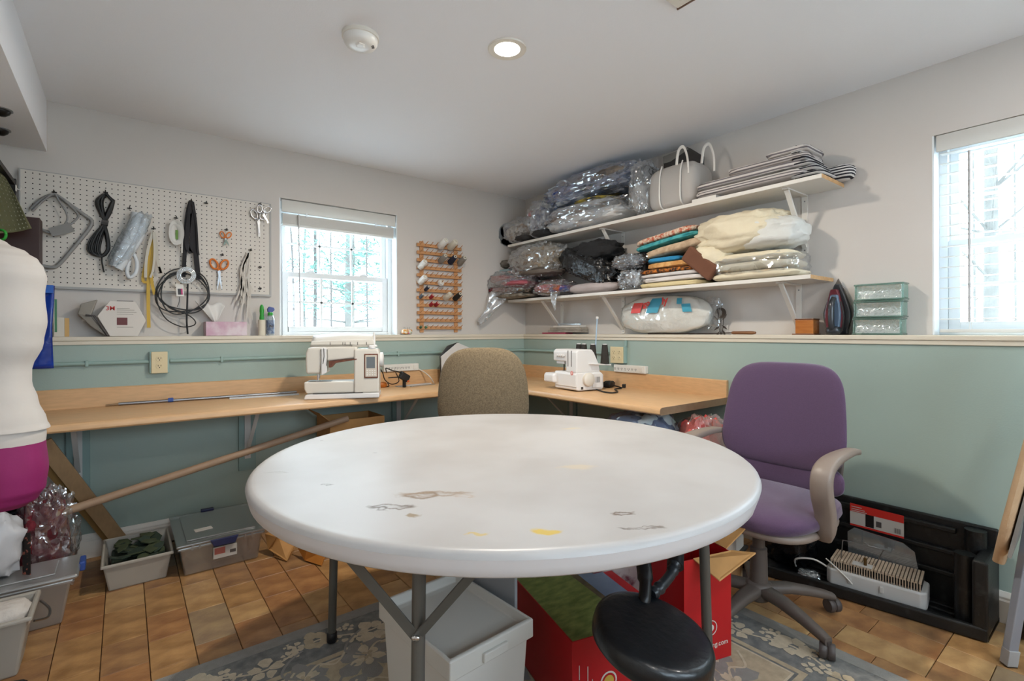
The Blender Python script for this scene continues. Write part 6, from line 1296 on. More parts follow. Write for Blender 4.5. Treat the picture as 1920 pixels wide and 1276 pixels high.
MB().tube([(xb_ - .05, y1_ + .06, .01), (xb_ - .05, y1_ + .06, .355)], .034, 16).obj('corner_post', 'tray_black', t, smooth=50)
for x in (-.2, -.25, -.3): MB().lohi((x, y1_ + .06, .0202), (x + .014, y0_ - .02, .03)).obj('floor_rib', 'tray_black', t, bevel=.003)
xl = xb_ - .047; a, b = PR(1594, 940, -xl), PR(1695, 962, -xl); la = lambda f, z: (xl - .0012, a.y + (b.y - a.y) * f, z)
z1_, z0_ = a.z - .004, a.z - .105; mat('label_white', '#bdbbb6', .5)
MB().quad(la(0, z0_), la(1, z0_), la(1, z1_ - .004), la(0, z1_)).obj('paper_label', 'label_white', t); lb = lambda f, z: (xl - .0018, a.y + (b.y - a.y) * f, z)
MB().quad(lb(0, z1_ - .036), lb(1, z1_ - .036), lb(1, z1_ - .003), lb(0, z1_)).obj('label_band', 'print_red', t); MB().quad(lb(0, z0_), lb(1, z0_), lb(1, z0_ + .008), lb(0, z0_ + .008)).obj('label_band', 'print_red', t)
MB().quad(lb(.3, z0_ + .01), lb(.46, z0_ + .01), lb(.46, z1_ - .036), lb(.3, z1_ - .036)).obj('label_photo', 'black_plastic', t); MB().quad(lb(.5, z0_ + .02), lb(.6, z0_ + .02), lb(.6, z0_ + .045), lb(.5, z0_ + .045)).obj('label_photo', 'print_dark', t)
for k in range(7): MB().quad(lb(.83 + .018 * k, z0_ + .014), lb(.83 + .018 * k + (.012 if k % 2 else .007), z0_ + .014), lb(.83 + .018 * k + (.012 if k % 2 else .007), z0_ + .036), lb(.83 + .018 * k, z0_ + .036)).obj('barcode_bar', 'print_dark', t)
for k, (w_, z) in enumerate(((.2, -.012), (.26, -.022), (.3, -.03))): MB().quad((xl - .0024, a.y + (b.y - a.y) * .03, z1_ + z - .003), (xl - .0024, a.y + (b.y - a.y) * (.03 + w_), z1_ + z - .003), (xl - .0024, a.y + (b.y - a.y) * (.03 + w_), z1_ + z), (xl - .0024, a.y + (b.y - a.y) * .03, z1_ + z)).obj('label_lettering', 'label_white', t)
# heater unit with wire handle standing in the tray
h0, h1 = V((-.385, -2.53, 0)), V((-.335, -2.87, 0)); hd_ = (h1 - h0); HL = hd_.length; hd_.normalize(); hn = V((-hd_.y, hd_.x, 0)); hn = hn if hn.x > 0 else -hn
HT = lambda a, b, z: h0 + hd_ * a + hn * b + V((0, 0, .034 + z))
t = thing('electric_unit', 'white electric unit with beige ridged top and wire handle inside the black tray', 'appliance', HT(HL / 2, .07, 0)); mat('unit_white', '#c5c3bf', .45); mat('unit_beige', '#b8a48e', .7, var=.1, vscale=60)
MB().prism([HT(0, .02, 0), HT(.02, 0, 0), HT(HL - .02, 0, 0), HT(HL, .02, 0), HT(HL, .13, 0), HT(HL - .02, .15, 0), HT(.02, .15, 0), HT(0, .13, 0)], (0, 0, .07)).obj('base_case', 'unit_white', t, bevel=.008, seg=3)
MB().obox(HT(HL / 2, .075, .088), hd_ * (HL / 2 - .018), hn * .062, V((0, 0, .012))).obj('dark_core', 'dark_hole', t)
for i in range(34): MB().obox(HT(.022 + (HL - .044) * i / 33, .0105, .087), hd_ * .0016, hn * .002, V((0, 0, .0165))).obj('fin', 'unit_beige', t)
tm = MB()
for i in range(26): tm.obox(HT(.022 + (HL - .044) * i / 25, .075, .1045), hd_ * .0042, hn * .066, V((0, 0, .004)))
o = tm.obj('ridged_top', 'unit_beige', t); o['kind'] = 'stuff'
MB().tube([HT(.05, .05, .108), HT(.055, .055, .185), HT(.13, .06, .19), HT(.135, .06, .196), HT(.15, .06, .186), HT(.2, .065, .185), HT(.17, .06, .108)], .0025, 6).obj('wire_handle', 'steel', t, smooth=True)
MB().obox(HT(.13, .03, .109), hd_ * .035, hn * .02, V((0, 0, .002))).obj('mount_plate', 'unit_white', t); MB().lathe(HT(.14, .03, .111), [(.006, 0), (.006, .03), (.003, .032)], 10).obj('post', mat('brass_dark', '#6d5636', .35, .8), t)
MB().tube(curve([HT(-.0, .03, .06), HT(-.05, .02, .08), HT(-.12, .02, .06), HT(-.13, .06, .01)], 6), .004, 8).obj('cord', 'strip_white', t, smooth=True); MB().tube(curve([HT(.0, .015, .1), HT(.03, -.006, .09), HT(.07, -.008, .06), HT(.1, -.006, .03)], 6), .003, 8).obj('cord', 'strip_white', t, smooth=True)
for a_ in (.09, .2): MB().obox(HT(a_, -.003, .04), hd_ * .006, hn * .004, V((0, 0, .012))).obj('clip', 'unit_white', t, bevel=.001)
# crumpled black bag and clear packet in the tray
c = V((-.3, -2.34, .031)); o = MB().blob(c + V((0, 0, .13)), (.09, .12, .13), 201, .15, 2.5, 2.6, 2.4, ridge=.25, nu=48, nv=28, flat=.95).obj('black_bag', mat('bag_gloss_black', '#0d0f12', .2, bump=.9, bscale=22), smooth=True); tag(o, 'crumpled glossy black plastic bag at the left end of the black tray', 'bag')
c = V((-.4, -2.49, .031)); film('packet_clear', '#dfe6ea', .15, .7, .08, .15)
t = thing('clear_packet', 'small clear plastic packet beside the white electric unit', 'packet', c); MB().blob(c + V((0, .02, .018)), (.03, .04, .017), 203, .2, 2.5, 3, 3, .4, ridge=.3).obj('packet', 'packet_clear', t, smooth=30)
p = V((-.19, -2.66, .032)); t = thing('clear_cover', 'clear plastic cover standing on edge behind the white electric unit', 'cover', p)
MB().prism([(-.2, -2.56, .033), (-.2, -2.83, .033), (-.2, -2.8, .21), (-.2, -2.76, .235), (-.2, -2.58, .245), (-.2, -2.555, .22)], (.003, 0, 0)).obj('cover_sheet', 'packet_clear', t)
# ================================================================== ironing board at the right edge
mat('pad_beige', '#c4a582', .8, var=.05, vscale=30, bump=.2, bscale=200); mat('frame_bluegrey', '#9ba3b0', .4, .3); mat('ironing_grey', '#8d8a86', .5)
b0, b1 = AT(1862, 1075, 1.62), AT(1990, 610, 1.5); d = (b1 - b0).normalized(); nrm = (CAM - b0); nrm = (nrm - d * nrm.dot(d)).normalized(); s = d.cross(nrm)
s = s if s.dot(RT) > 0 else -s
t = thing('ironing_board', 'folded ironing board with beige padded cover leaning at the right edge', 'ironing board', b0)
wd = (ray(1890, 960).normalized() + RT * .06).normalized(); wd = (wd - d * wd.dot(d)).normalized(); th_ = d.cross(wd)
prof = [(0, -.5), (.006, -.2), (.02, 0), (.04, .03)]
mb = MB(); n = 12; Lb = (b1 - b0).length
path = [(k / n) for k in range(n + 1)]
mb.grid(16, n + 1, lambda u, v: b0 + d * (Lb * v) + wd * (.16 + .15 * min(1, v * 4 + .35) * math.copysign(abs(math.cos(2 * PI * u)) ** .5, math.cos(2 * PI * u))) + th_ * .017 * math.copysign(abs(math.sin(2 * PI * u)) ** .6, math.sin(2 * PI * u)), True)
mb.f.append(tuple(range(16))); mb.f.append(tuple(range(n * 16, n * 16 + 16))); mb.obj('padded_cover', 'pad_beige', t, smooth=50)
off = th_ * (.024 if th_.dot(RT) > 0 else -.024)
MB().bar(b0 + d * .06 + wd * .15 + off, b1 + wd * .15 + off, .24, .01, tuple(off)).obj('metal_deck', 'ironing_grey', t)
ft_ = PZ(1891, 1246, .002); 
tp0 = AT(1985, 690, 1.6); MB().bar(ft_ + V((0, 0, .02)), tp0, .032, .026, tuple(-FW)).obj('leg', 'frame_bluegrey', t, bevel=.003); dl = (tp0 - ft_).normalized()
MB().bar(ft_ + V((0, 0, .003)), ft_ + dl * .055 + V((0, 0, .003)), .036, .03, tuple(-FW)).obj('leg_foot', mat('foot_grey', '#a9aaab', .5), t, bevel=.002); MB().bar(ft_ + V((0, 0, .0005)), ft_ + dl * .008, .034, .028, tuple(-FW)).obj('foot_pad', 'black_plastic', t)
# round dark fan-like lid behind the tray corner
p = PZ(1862, 1150, .001); t = thing('black_disc', 'round black disc standing on edge behind the right end of the tray', 'disc', (-.2, -3.12, .002)); MB().lathe((-.185, -3.12, .076), [(0, 0), (.07, 0), (.074, .004), (.074, .014), (.066, .016), (0, .012)], 32, ax=(-.3, 1, 0), caps=False).obj('disc_plate', 'black_plastic', t, smooth=40); MB().lathe((-.185, -3.12, .076), [(.0745, .002), (.0765, .006), (.0745, .012)], 32, ax=(-.3, 1, 0), caps=False).obj('disc_rim', 'tray_black', t, smooth=40)
# ================================================================== left side
# dress form
mat('jersey_white', '#c9c2bb', .85, var=.02, vscale=8, bump=.05, bscale=60); mat('jersey_magenta', '#8a1a5c', .7, var=.05, vscale=10, bump=.04, bscale=120); mat('dark_shelf', '#15110f', .5); mat('shelf_brown', '#33160f', .45)
mc = AT(-40, 700, 1.5); mc = V((mc.x, mc.y, 0)); K_ = 1.5 / FPX
def mz(y): return CAM.z - (y - HOR) * K_
DF = thing('dress_form', 'dress form in a white top and magenta shorts at the left edge', 'mannequin', (mc.x, mc.y, .001))
def ring(mb, rows, n=44, fb=.62):
    def fn(u, v):
        y, hw = rows[round(v * (len(rows) - 1))]; a = 2 * PI * u; hw *= K_
        wob = 1 + .012 * noise.noise(V((math.cos(a) * 2, math.sin(a) * 2, y * .02)))
        return mc + RT * hw * math.cos(a) * wob + FW * hw * fb * math.sin(a) * wob + V((0, 0, mz(y)))
    mb.grid(n, len(rows), fn, True); return mb
def interp(rows, k=4):
    out = []
    for i in range(len(rows) - 1):
        for j in range(k):
            t_ = j / k; t_ = t_ * t_ * (3 - 2 * t_); out.append((rows[i][0] + (rows[i + 1][0] - rows[i][0]) * j / k, rows[i][1] + (rows[i + 1][1] - rows[i][1]) * t_))
    return out + [rows[-1]]
top = interp([(440, 30), (452, 48), (468, 80), (482, 98), (497, 107), (515, 112), (545, 108), (600, 112), (640, 106), (690, 86), (715, 86), (750, 96), (790, 111), (803, 117), (800, 114)])
mb = ring(MB(), top); mb.f.append(tuple(range(44))); mb.obj('shirt', 'jersey_white', DF, smooth=True)
hem = interp([(795, 108), (815, 111), (832, 110), (833, 106)]); ring(MB(), hem).obj('shirt_hem', 'jersey_white', DF, smooth=True)
sho = interp([(800, 104), (825, 110), (880, 114), (915, 110), (935, 98), (948, 80), (953, 40), (954, 2)]); ring(MB(), sho).obj('shorts', 'jersey_magenta', DF, smooth=True)
MB().lathe(mc, [(.03, mz(445)), (.04, mz(440)), (.042, mz(420)), (.03, mz(412)), (0, mz(410))], 24, caps=False).obj('neck_cap', 'jersey_white', DF, smooth=True)
MB().cyl((mc.x, mc.y, .03), (mc.x, mc.y, mz(950)), .014, n=16).obj('stand_pole', 'steel', DF, smooth=True)
for k in range(4): MB().bar((mc.x, mc.y, .06), (mc.x + .11 * math.cos(k * PI / 2 + .6), mc.y + .11 * math.sin(k * PI / 2 + .6), .012), .022, .012).obj('stand_foot', 'black_plastic', DF)
# dark bookcase against the left wall
BX = -3.207; BY0, BY1, BZ = -.13, -.6, 1.86
bk = thing('bookcase', 'dark bookcase against the left wall beside the pegboard', 'bookcase', ((BX + XL) / 2, (BY0 + BY1) / 2, .001))
for y in (BY0, BY1): MB().lohi((XL + .002, y - .01, .001), (BX, y + .01, BZ)).obj('side_panel', 'dark_shelf', bk, bevel=.001)
for z in (.08, .42, .72, 1.02, 1.405, BZ - .02): MB().lohi((XL + .003, BY1 + .0105, z - .01), (BX - .002, BY0 - .0105, z + .01)).obj('shelf_board', 'dark_shelf', bk)
MB().lohi((XL + .001, BY1, .002), (XL + .006, BY0, BZ - .001)).obj('back_panel', 'shelf_brown', bk)
a, b = PL(33, 405, .33), PL(75, 490, .33); t = thing('album_box', 'dark red brown album box sticking out of the bookcase', 'box', ((a.x + b.x) / 2, -.29, 1.416)); MB().lohi((BX - .14, -.335, 1.4165), (b.x, -.24, PL(50, 406, .33).z)).obj('box_body', 'shelf_brown', t, bevel=.002); MB().lohi((BX - .13, -.3365, 1.43), (b.x - .004, -.335, 1.44)).obj('spine_band', 'dark_shelf', t)
def weave():
    m = bpy.data.materials.new('olive_weave'); m.use_nodes = True; MATS['olive_weave'] = m; nt = m.node_tree; bs = nt.nodes['Principled BSDF']; bs.inputs['Roughness'].default_value = .9
    bs.inputs['Base Color'].default_value = lin('#6a6848')
weave(); mat('dash_white', '#cfcab0', .8)
c00, c10, c11, c01 = AT(-30, 296, 2.14), AT(4, 330, 2.14), AT(62, 428, 2.1), AT(-30, 440, 2.02)
t = thing('olive_cloth', 'olive cloth with rows of white dashes draped from the bookcase', 'cloth', V(c01))
def cl_s(u, v): 
    l = V(c00).lerp(V(c01), v); r_ = V(c10).lerp(V(c11), v); p = l.lerp(r_, u); return p - FW * .012 * math.sin(u * 5 + v * 2)
MB().grid(16, 16, cl_s).obj('cloth_sheet', 'olive_weave', t, smooth=True).modifiers.new('s', 'SOLIDIFY').thickness = .003
dm = MB()
for i in range(9):
    for j in range(14):
        p = cl_s((i + .5) / 9, (j + .4) / 14); q = cl_s((i + .5) / 9, (j + .75) / 14); off = -FW * .004; s_ = RT * .0018; dm.quad(p + off - s_, p + off + s_, q + off + s_, q + off - s_)
o = dm.obj('dash_print', 'dash_white', t); o['kind'] = 'stuff'
o = MB().blob((BX - .07, -.42, 1.4165 + .06), (.08, .07, .06), 210, .15, 2, 2.6, 2.6, ridge=.15, flat=.97).obj('brown_cloth', cl('#3a3026', '#55483a', 12), smooth=True); tag(o, 'crumpled dark brown cloth on the bookcase shelf below the olive cloth', 'cloth')
o = MB().tube(arc(AT(2, 440, 1.99), .02, 0, 2 * PI, 16, RT, (0, 0, 1)), .005, 8).obj('green_ring', 'green_handle', smooth=True); tag(o, 'small green plastic ring hanging below the olive cloth', 'ring')
p = V((BX + .001, BY0 - .03, PL(25, 352, .16).z)); t = thing('wall_hook', 'small white hook on the dark bookcase edge', 'hook', p); MB().lohi((p.x, p.y - .008, p.z - .014), (p.x + .004, p.y + .008, p.z + .014)).obj('plate', 'white_plastic', t, bevel=.001); MB().tube([p + V((.003, 0, 0)), p + V((.016, 0, -.008)), p + V((.018, 0, .006))], .003, 6).obj('prong', 'white_plastic', t)
# blue glossy bag hanging behind the dress form
mat('gloss_blue', '#123a9a', .18, col2='#0a1f66', vscale=5, thr=(.4, .6), bump=.5, bscale=9)
b0_, b1_ = PL(56, 533, .42), PL(101, 690, .42)
t = thing('blue_bag', 'glossy royal blue bag hanging flat beside the bookcase', 'bag', V(((b0_.x + b1_.x) / 2, -.42, b1_.z)))
MB().grid(10, 20, lambda u, v: V((b0_.x + (b1_.x - .004 * math.sin(3 * v) - b0_.x) * u, -.42 + .008 * math.sin(4 * v + 3 * u), b0_.z + (b1_.z - b0_.z) * v))).obj('bag_front', 'gloss_blue', t, smooth=True).modifiers.new('s', 'SOLIDIFY').thickness = .012
MB().lohi((b0_.x, -.437, b0_.z - .035), (b1_.x, -.4135, b0_.z)).obj('top_band', mat('gloss_blue_light', '#1d5bb5', .25), t)
MB().tube(curve([(BX + .001, -.5, b0_.z + .04), (b0_.x - .03, -.44, b0_.z + .03), (b0_.x + .03, -.425, b0_.z - .012)], 5), .003, 6).obj('hanging_cord', 'cord_black', t)
o = MB().lohi((b1_.x + .001, -.4, b1_.z + .16), (b1_.x + .008, -.385, b0_.z - .06)).obj('green_folder', mat('folder_green', '#3d7a55', .5)); 
o.parent = None; tag(o, 'thin green folder edge beside the blue bag', 'folder'); 
# ------------------------------------------------------------------ bins on the floor
film('tote_clear', '#d5d8d8', .2, .6, .3, .25, .4); film('tote_clear2', '#ccd1d3', .2, .55, .25, .12, .4); mat('latch_blue', '#2f4f9c', .4); mat('bin_grey', '#a9a59c', .5); mat('latch_navy', '#262d55', .4)
def tote(t, x0, x1, y0, y1, h, m, tap=.02, wall=.003, rim=.012, rm=None):
    """open tapered tub"""
    def rect(s, z): return [V((x0 - s, y0 - s, z)), V((x1 + s, y0 - s, z)), V((x1 + s, y1 + s, z)), V((x0 - s, y1 + s, z))]
    rows = [rect(-tap, .002), rect(0, h), rect(rim, h), rect(rim, h - .012)]
    mb = MB(); mb.add([p for r_ in rows for p in r_], [(3, 2, 1, 0)] + [(k * 4 + i, k * 4 + (i + 1) % 4, k * 4 + 4 + (i + 1) % 4, k * 4 + 4 + i) for k in range(3) for i in range(4)])
    o = mb.obj('tub', m, t, bevel=.006, seg=2); md = o.modifiers.new('s', 'SOLIDIFY'); md.thickness = wall; return o
# grey bin with green scraps
t = thing('storage_bin', 'grey open bin full of dark green fabric scraps under the counter', 'bin', (-2.76, -.44, .002)); tote(t, -2.882, -2.638, -.612, -.265, .125, 'bin_grey', .02, .003, .01)
GSC = 'dark green fabric scraps in the grey bin'
random.seed(21); mat('scrap_green', '#26352a', .9, var=.2, vscale=20); mat('scrap_green2', '#35443a', .9, var=.2, vscale=20); mat('scrap_green3', '#3f4a33', .9, var=.2, vscale=20)
o = MB().lohi((-2.858, -.588, .006), (-2.662, -.289, .08)).obj('scrap_layer', 'scrap_green', bevel=.01); tag(o, 'packed dark green scraps filling the bottom of the grey bin', 'scraps')
for i in range(32):
    x, y = random.uniform(-2.845, -2.675), random.uniform(-.57, -.305); z = random.uniform(.088, .13); r_ = random.uniform(.025, .045)
    a = random.random() * 6; n_ = V((random.uniform(-.4, .4), random.uniform(-.5, .3), 1)).normalized(); u_ = n_.orthogonal().normalized(); v_ = n_.cross(u_)
    poly = [V((x, y, z)) + (u_ * math.cos(a + k * 2 * PI / 5) + v_ * math.sin(a + k * 2 * PI / 5)) * r_ * random.uniform(.7, 1.2) for k in range(5)]
    poly = [V((min(max(p.x, -2.862), -2.658), min(max(p.y, -.59), -.287), max(p.z, .072))) for p in poly]
    o = MB().prism(poly, n_ * .004).obj('fabric_scrap', random.choice(('scrap_green', 'scrap_green2', 'scrap_green3'))); tag(o, 'small dark green fabric scrap lying in the grey bin', 'scrap', GSC)
# latching clear tote
t = thing('storage_tote', 'clear lidded tote with a navy latch beside the grey bin', 'tote', (-2.43, -.43, .002)); tote(t, -2.605, -2.262, -.655, -.215, .142, 'tote_clear2', .018)
lm = MB().lohi((-2.622, -.672, .143), (-2.245, -.198, .156)); lm.obj('lid', 'tote_clear2', t, bevel=.005); MB().lohi((-2.58, -.63, .1562), (-2.287, -.24, .162)).obj('lid_panel', 'tote_clear2', t, bevel=.003)
MB().prism([(-2.49, -.684, .156), (-2.37, -.684, .156), (-2.385, -.684, .122), (-2.475, -.684, .122)], (0, .01, 0)).obj('latch', 'latch_navy', t, bevel=.003)
MB().lohi((-2.475, -.66, .055), (-2.375, -.6575, .11)).obj('paper_label', 'label_white', t); MB().lohi((-2.47, -.6608, .075), (-2.425, -.6601, .105)).obj('label_print', mat('print_salmon', '#b0655a', .6), t); MB().lohi((-2.405, -.6608, .07), (-2.38, -.6601, .085)).obj('label_barcode', 'print_dark', t)
MB().box((-2.5, -.52, .1632), (.075, .04, .0015), .1).obj('lid_sticker', 'label_white', t)
for x in (-2.56, -2.53, -2.31, -2.34): MB().lohi((x - .004, -.6745, .125), (x + .004, -.671, .15)).obj('lid_rib', 'tote_clear2', t)
for k in (-.02, .0): MB().lohi((-2.48 + k, -.23, .1565), (-2.42 + k, -.205, .17)).obj('rear_latch', 'latch_navy', t, bevel=.003) if k == 0 else None
o = MB().blob((-2.433, -.435, .068), (.145, .19, .062), 222, .08, 2, 5, 3.5, flat=.95).obj('grey_cloth', cl('#4c5252', '#5f6666', 8), smooth=True); tag(o, 'dark grey folded cloth inside the clear tote with the navy latch', 'cloth')
# big clear tote bottom left
t = thing('storage_tote', 'large clear lidded tote with blue end latch at the left edge', 'tote', (-3.1, -.66, .002)); tote(t, -3.3, -2.975, -.815, -.63, .18, 'tote_clear', .03)
def lidf(u, v): 
    x = -3.33 + .42 * u; y = -.855 + .255 * v; e = max(0, (u - .72) / .28); return V((x, y + (0 if v == 0 else 0), .188 + .012 * (1 - (2 * v - 1) ** 4) - .012 * e ** 2))
MB().lohi((-3.325, -.84, .181), (-2.95, -.607, .2)).obj('lid', 'tote_clear', t, bevel=.012, seg=3); MB().lohi((-3.28, -.8, .2002), (-3.02, -.65, .207)).obj('lid_panel', 'tote_clear', t, bevel=.004)
MB().lohi((-2.955, -.73, .166), (-2.935, -.65, .204)).obj('end_latch', 'latch_blue', t, bevel=.006, seg=3)
for i, (z, c, c2, lb) in enumerate(((.03, '#50606a', '#6d7c84', 'blue grey cloth folded inside the large clear tote, bottom layer'), (.08, '#6a4a44', '#8a6a5a', 'brown red cloth folded inside the large clear tote, middle layer'), (.128, '#7f8d90', '#a9b2b2', 'pale grey cloth folded inside the large clear tote, top layer'))):
    o = MB().blob((-3.135, -.722, z), (.13, .062, .022), 230 + i, .1, 2.5, 4, 3).obj('folded_cloth', cl(c, c2, 10), smooth=True); tag(o, lb, 'cloth', 'cloth in the large clear tote')
# smaller pale bin at the bottom left corner
t = thing('storage_bin', 'pale plastic bin with wire handle at the bottom left corner', 'bin', (-3.06, -1.12, .002))
e0 = PZ(52, 1165, .22); tote(t, -3.25, e0.x - .012, -1.12, -.92, .2, 'bin_grey', .03, .004, .014)
MB().tube(curve([(e0.x + .003, -.94, .17), (e0.x + .03, -.98, .15), (e0.x + .032, -1.05, .15), (e0.x + .003, -1.1, .17)], 6), .004, 8).obj('wire_handle', 'steel', t, smooth=True)
o = MB().blob((-3.13, -1.02, .17), (.07, .065, .05), 240, .12, 2, 3, 2.6).obj('white_cloth', cl('#cfcac4'), smooth=True); tag(o, 'white cloth heaped in the pale bin at the bottom left corner', 'cloth')
# red cloth in a clear bag behind the tote, white plastic bag and dotted black strap
t = thing('plastic_bag', 'tall clear bag of crumpled dark red cloth behind the large clear tote', 'bag', (-3.06, -.47, .002))
MB().blob((-3.09, -.49, .23), (.09, .075, .225), 250, .14, 2.2, 2.6, 2.4, ridge=.2, flat=.97).obj('contents', cl('#7a2430', '#4f151d', 12), t, smooth=True); MB().blob((-3.08, -.49, .235), (.11, .082, .23), 251, .14, 2.4, 2.6, 2.4, ridge=.22, nu=90, nv=56, flat=.98, fine=.05).obj('plastic_film', 'poly_film', t, smooth=35)
t = thing('plastic_bag', 'limp white plastic bag on the large clear tote below the dress form', 'bag', (-3.25, -.73, .208)); MB().blob((-3.2, -.72, .33), (.085, .075, .12), 253, .16, 2.2, 2.6, 2.4, ridge=.2, flat=.97).obj('bag_body', mat('bag_white', '#c9ccd2', .4), t, smooth=True)
o = ribbon([(10, 990), (24, 1000), (26, 1030)], .03, 1.0).obj('dotted_strap', mat('strap_dotted', '#1d1716', .7, col2='#a05a4a', vscale=70, thr=(.58, .62))); 
o2 = o; bpy.data.objects.remove(o2)
t = thing('dotted_strap', 'black strap with reddish dots hanging over the front of the white plastic bag', 'strap', V((-3.13, -.74, .21))); MB().obox((-3.105, -.755, .29), V((.012, -.012, 0)), V((.001, .001, 0)), V((0, 0, .08))).obj('webbing', 'strap_dotted', t)
# ------------------------------------------------------------------ planks and rod under the counter
mat('plank_beige', '#a68763', .6, var=.08, vscale=10, stretch=(8, 8, 1)); mat('plank_dark', '#8a6a3c', .6)
a, b = PL(80, 828, .42), V((PL(230, 1000, .16).x, -.15, .05)); dz = (b - a)
t = thing('leaning_plank', 'flat beige plank leaning diagonally under the left counter', 'plank', V((b.x, b.y, .004))); b = a + dz * ((a.z - .02) / (a.z - b.z)); b.y = max(min(b.y, -.14), -.2)
MB().bar(a, b, .012, .062, (1, 0, .5)).obj('board', 'plank_beige', t, bevel=.001); MB().bar(a + V((-.03, .012, -.02)), b + V((-.03, .012, -.0)), .008, .05, (1, 0, .5)).obj('rear_board', 'plank_dark', t)
a, b = PL(652, 784, .46), PL(103, 965, .52); mat('rod_wood', '#a08770', .5, var=.06, vscale=20)
t = thing('wooden_rod', 'long pale wooden rod propped slanting under the counter', 'rod', b); MB().tube([b, a], .0185, 14).obj('rod', 'rod_wood', t, smooth=True); MB().tube([b + (b - a).normalized() * .012, b], .0188, 14).obj('end_cap', mat('rod_cap', '#c4b7a4', .5), t, smooth=True)
# loose cardboard shapes near the table leg
c = PZ(548, 1050, .002); t = thing('cardboard_carton', 'open brown cardboard carton lying on the floor by the clear tote', 'carton', (c.x, c.y, .002))
def card(pts, m, nm, tt):
    n_ = (V(pts[1]) - V(pts[0])).cross(V(pts[2]) - V(pts[0])).normalized() * .004; MB().prism(pts, n_).obj(nm, m, tt)
A_ = lambda px, py, z: V(PZ(px, py, z))
card([A_(504, 1030, .03), A_(538, 1052, .004), A_(556, 1016, .06), A_(520, 1000, .1)], 'kraft', 'panel', t); card([A_(498, 1000, .1), A_(504, 1030, .03), A_(520, 1006, .1), A_(528, 985, .13)], 'kraft', 'panel', t); card([A_(514, 1043, .004), A_(538, 1052, .004), A_(552, 1030, .004), A_(525, 1020, .004)], 'kraft', 'panel', t)
t = thing('cardboard_carton', 'orange brown cardboard carton lying on the floor beside the back left table leg', 'carton', (PZ(600, 1055, .002).x, PZ(600, 1055, .002).y, .002))
card([A_(556, 1022, .05), A_(572, 1050, .006), A_(603, 1060, .004), A_(612, 1032, .06), A_(580, 1015, .1)], 'kraft_orange', 'panel', t); card([A_(556, 1022, .05), A_(580, 1015, .1), A_(590, 1000, .13), A_(560, 1005, .1)], 'kraft', 'panel', t); card([A_(572, 1050, .006), A_(603, 1060, .004), A_(612, 1040, .004), A_(580, 1030, .004)], 'kraft_orange', 'panel', t)
# ------------------------------------------------------------------ boxes and bags under the counter, seen over the table edge
p = PL(690, 800, .4); x0 = PL(619, 790, .42).x
t = thing('cardboard_carton', 'cardboard carton of dark bottles under the counter behind the table', 'carton', (x0 + .17, -.29, .002)); zt_ = PL(619, 790, .42).z
for a, b in (((x0, -.42, .002), (x0 + .34, -.415, zt_)), ((x0, -.165, .002), (x0 + .34, -.16, zt_)), ((x0, -.415, .002), (x0 + .005, -.165, zt_)), ((x0 + .335, -.415, .002), (x0 + .34, -.165, zt_)), ((x0 + .005, -.415, .002), (x0 + .335, -.165, .007))): MB().lohi(a, b).obj('panel', 'kraft', t)
card([(x0, -.42, zt_), (x0, -.16, zt_), (x0 - .06, -.16, zt_ + .05), (x0 - .06, -.42, zt_ + .05)], 'kraft', 'open_flap', t)
mat('bottle_dark', '#16221f', .25); mat('bottle_teal', '#1d3a3d', .25)
for i, (dx_, dy_, hh, m, lb) in enumerate(((.07, -.3, .57, 'bottle_teal', 'dark teal bottle top in the carton under the counter'), (.14, -.36, .53, 'bottle_dark', 'dark bottle in the middle of the carton under the counter'), (.22, -.31, .56, 'bottle_dark', 'dark bottle at the right of the carton under the counter'))):
    t = thing('dark_bottle', lb, 'bottle', (x0 + dx_, dy_, .0075), 'dark bottles in the carton'); hh = min(hh, zt_ + .06); MB().lathe((x0 + dx_, dy_, 0), [(.035, .008), (.036, .012), (.036, hh - .09), (.03, hh - .06), (.012, hh - .035), (.012, hh)], 18).obj('bottle_body', m, t, smooth=40); MB().lathe((x0 + dx_, dy_, 0), [(.0135, hh - .02), (.0135, hh + .008)], 12).obj('bottle_cap', m, t)
x1 = x0 + .4
t = thing('paper_roll_box', 'box of pale paper rolls under the counter right of the carton', 'box', (x1 + .12, -.3, .002)); MB().lohi((x1 - .02, -.42, .002), (x1 + .3, -.18, .46)).obj('box_body', 'carton_tan', t, bevel=.002)
MB().tube([(x1, -.35, .491), (x1 + .26, -.33, .491)], .03, 16).obj('paper_roll', 'card_white', t, smooth=50); MB().tube([(x1 + .01, -.27, .486), (x1 + .25, -.26, .486)], .025, 16).obj('paper_roll', 'carton_tan', t, smooth=50)
p0, p1 = PR(1130, 785, .6).y, PR(1262, 785, .6).y
t = thing('plastic_bag', 'large clear bag of pale blue grey bedding under the right counter', 'bag', (-.47, (p0 + p1) / 2, .002)); hy_ = abs(p0 - p1) / 2
MB().blob((-.55, (p0 + p1) / 2, .35), (.2, hy_ * .92, .34), 260, .08, 1.8, 3, 3, ridge=.1, flat=.98).obj('contents', cl('#b9c8cd', '#d6dee0', 6), t, smooth=True); MB().blob((-.55, (p0 + p1) / 2, .353), (.215, hy_, .348), 261, .08, 2, 3, 3, ridge=.1, nu=56, nv=36, flat=.99).map(lambda v: V((v.x, v.y, min(v.z, .712)))).obj('plastic_film', 'poly_film_blue', t, smooth=35)
p0, p1 = PR(1270, 790, .46).y, PR(1362, 790, .46).y; hy_ = abs(p0 - p1) / 2
t = thing('plastic_bag', 'clear bag of coral red cloth under the end of the right counter', 'bag', (-.38, (p0 + p1) / 2, .002))
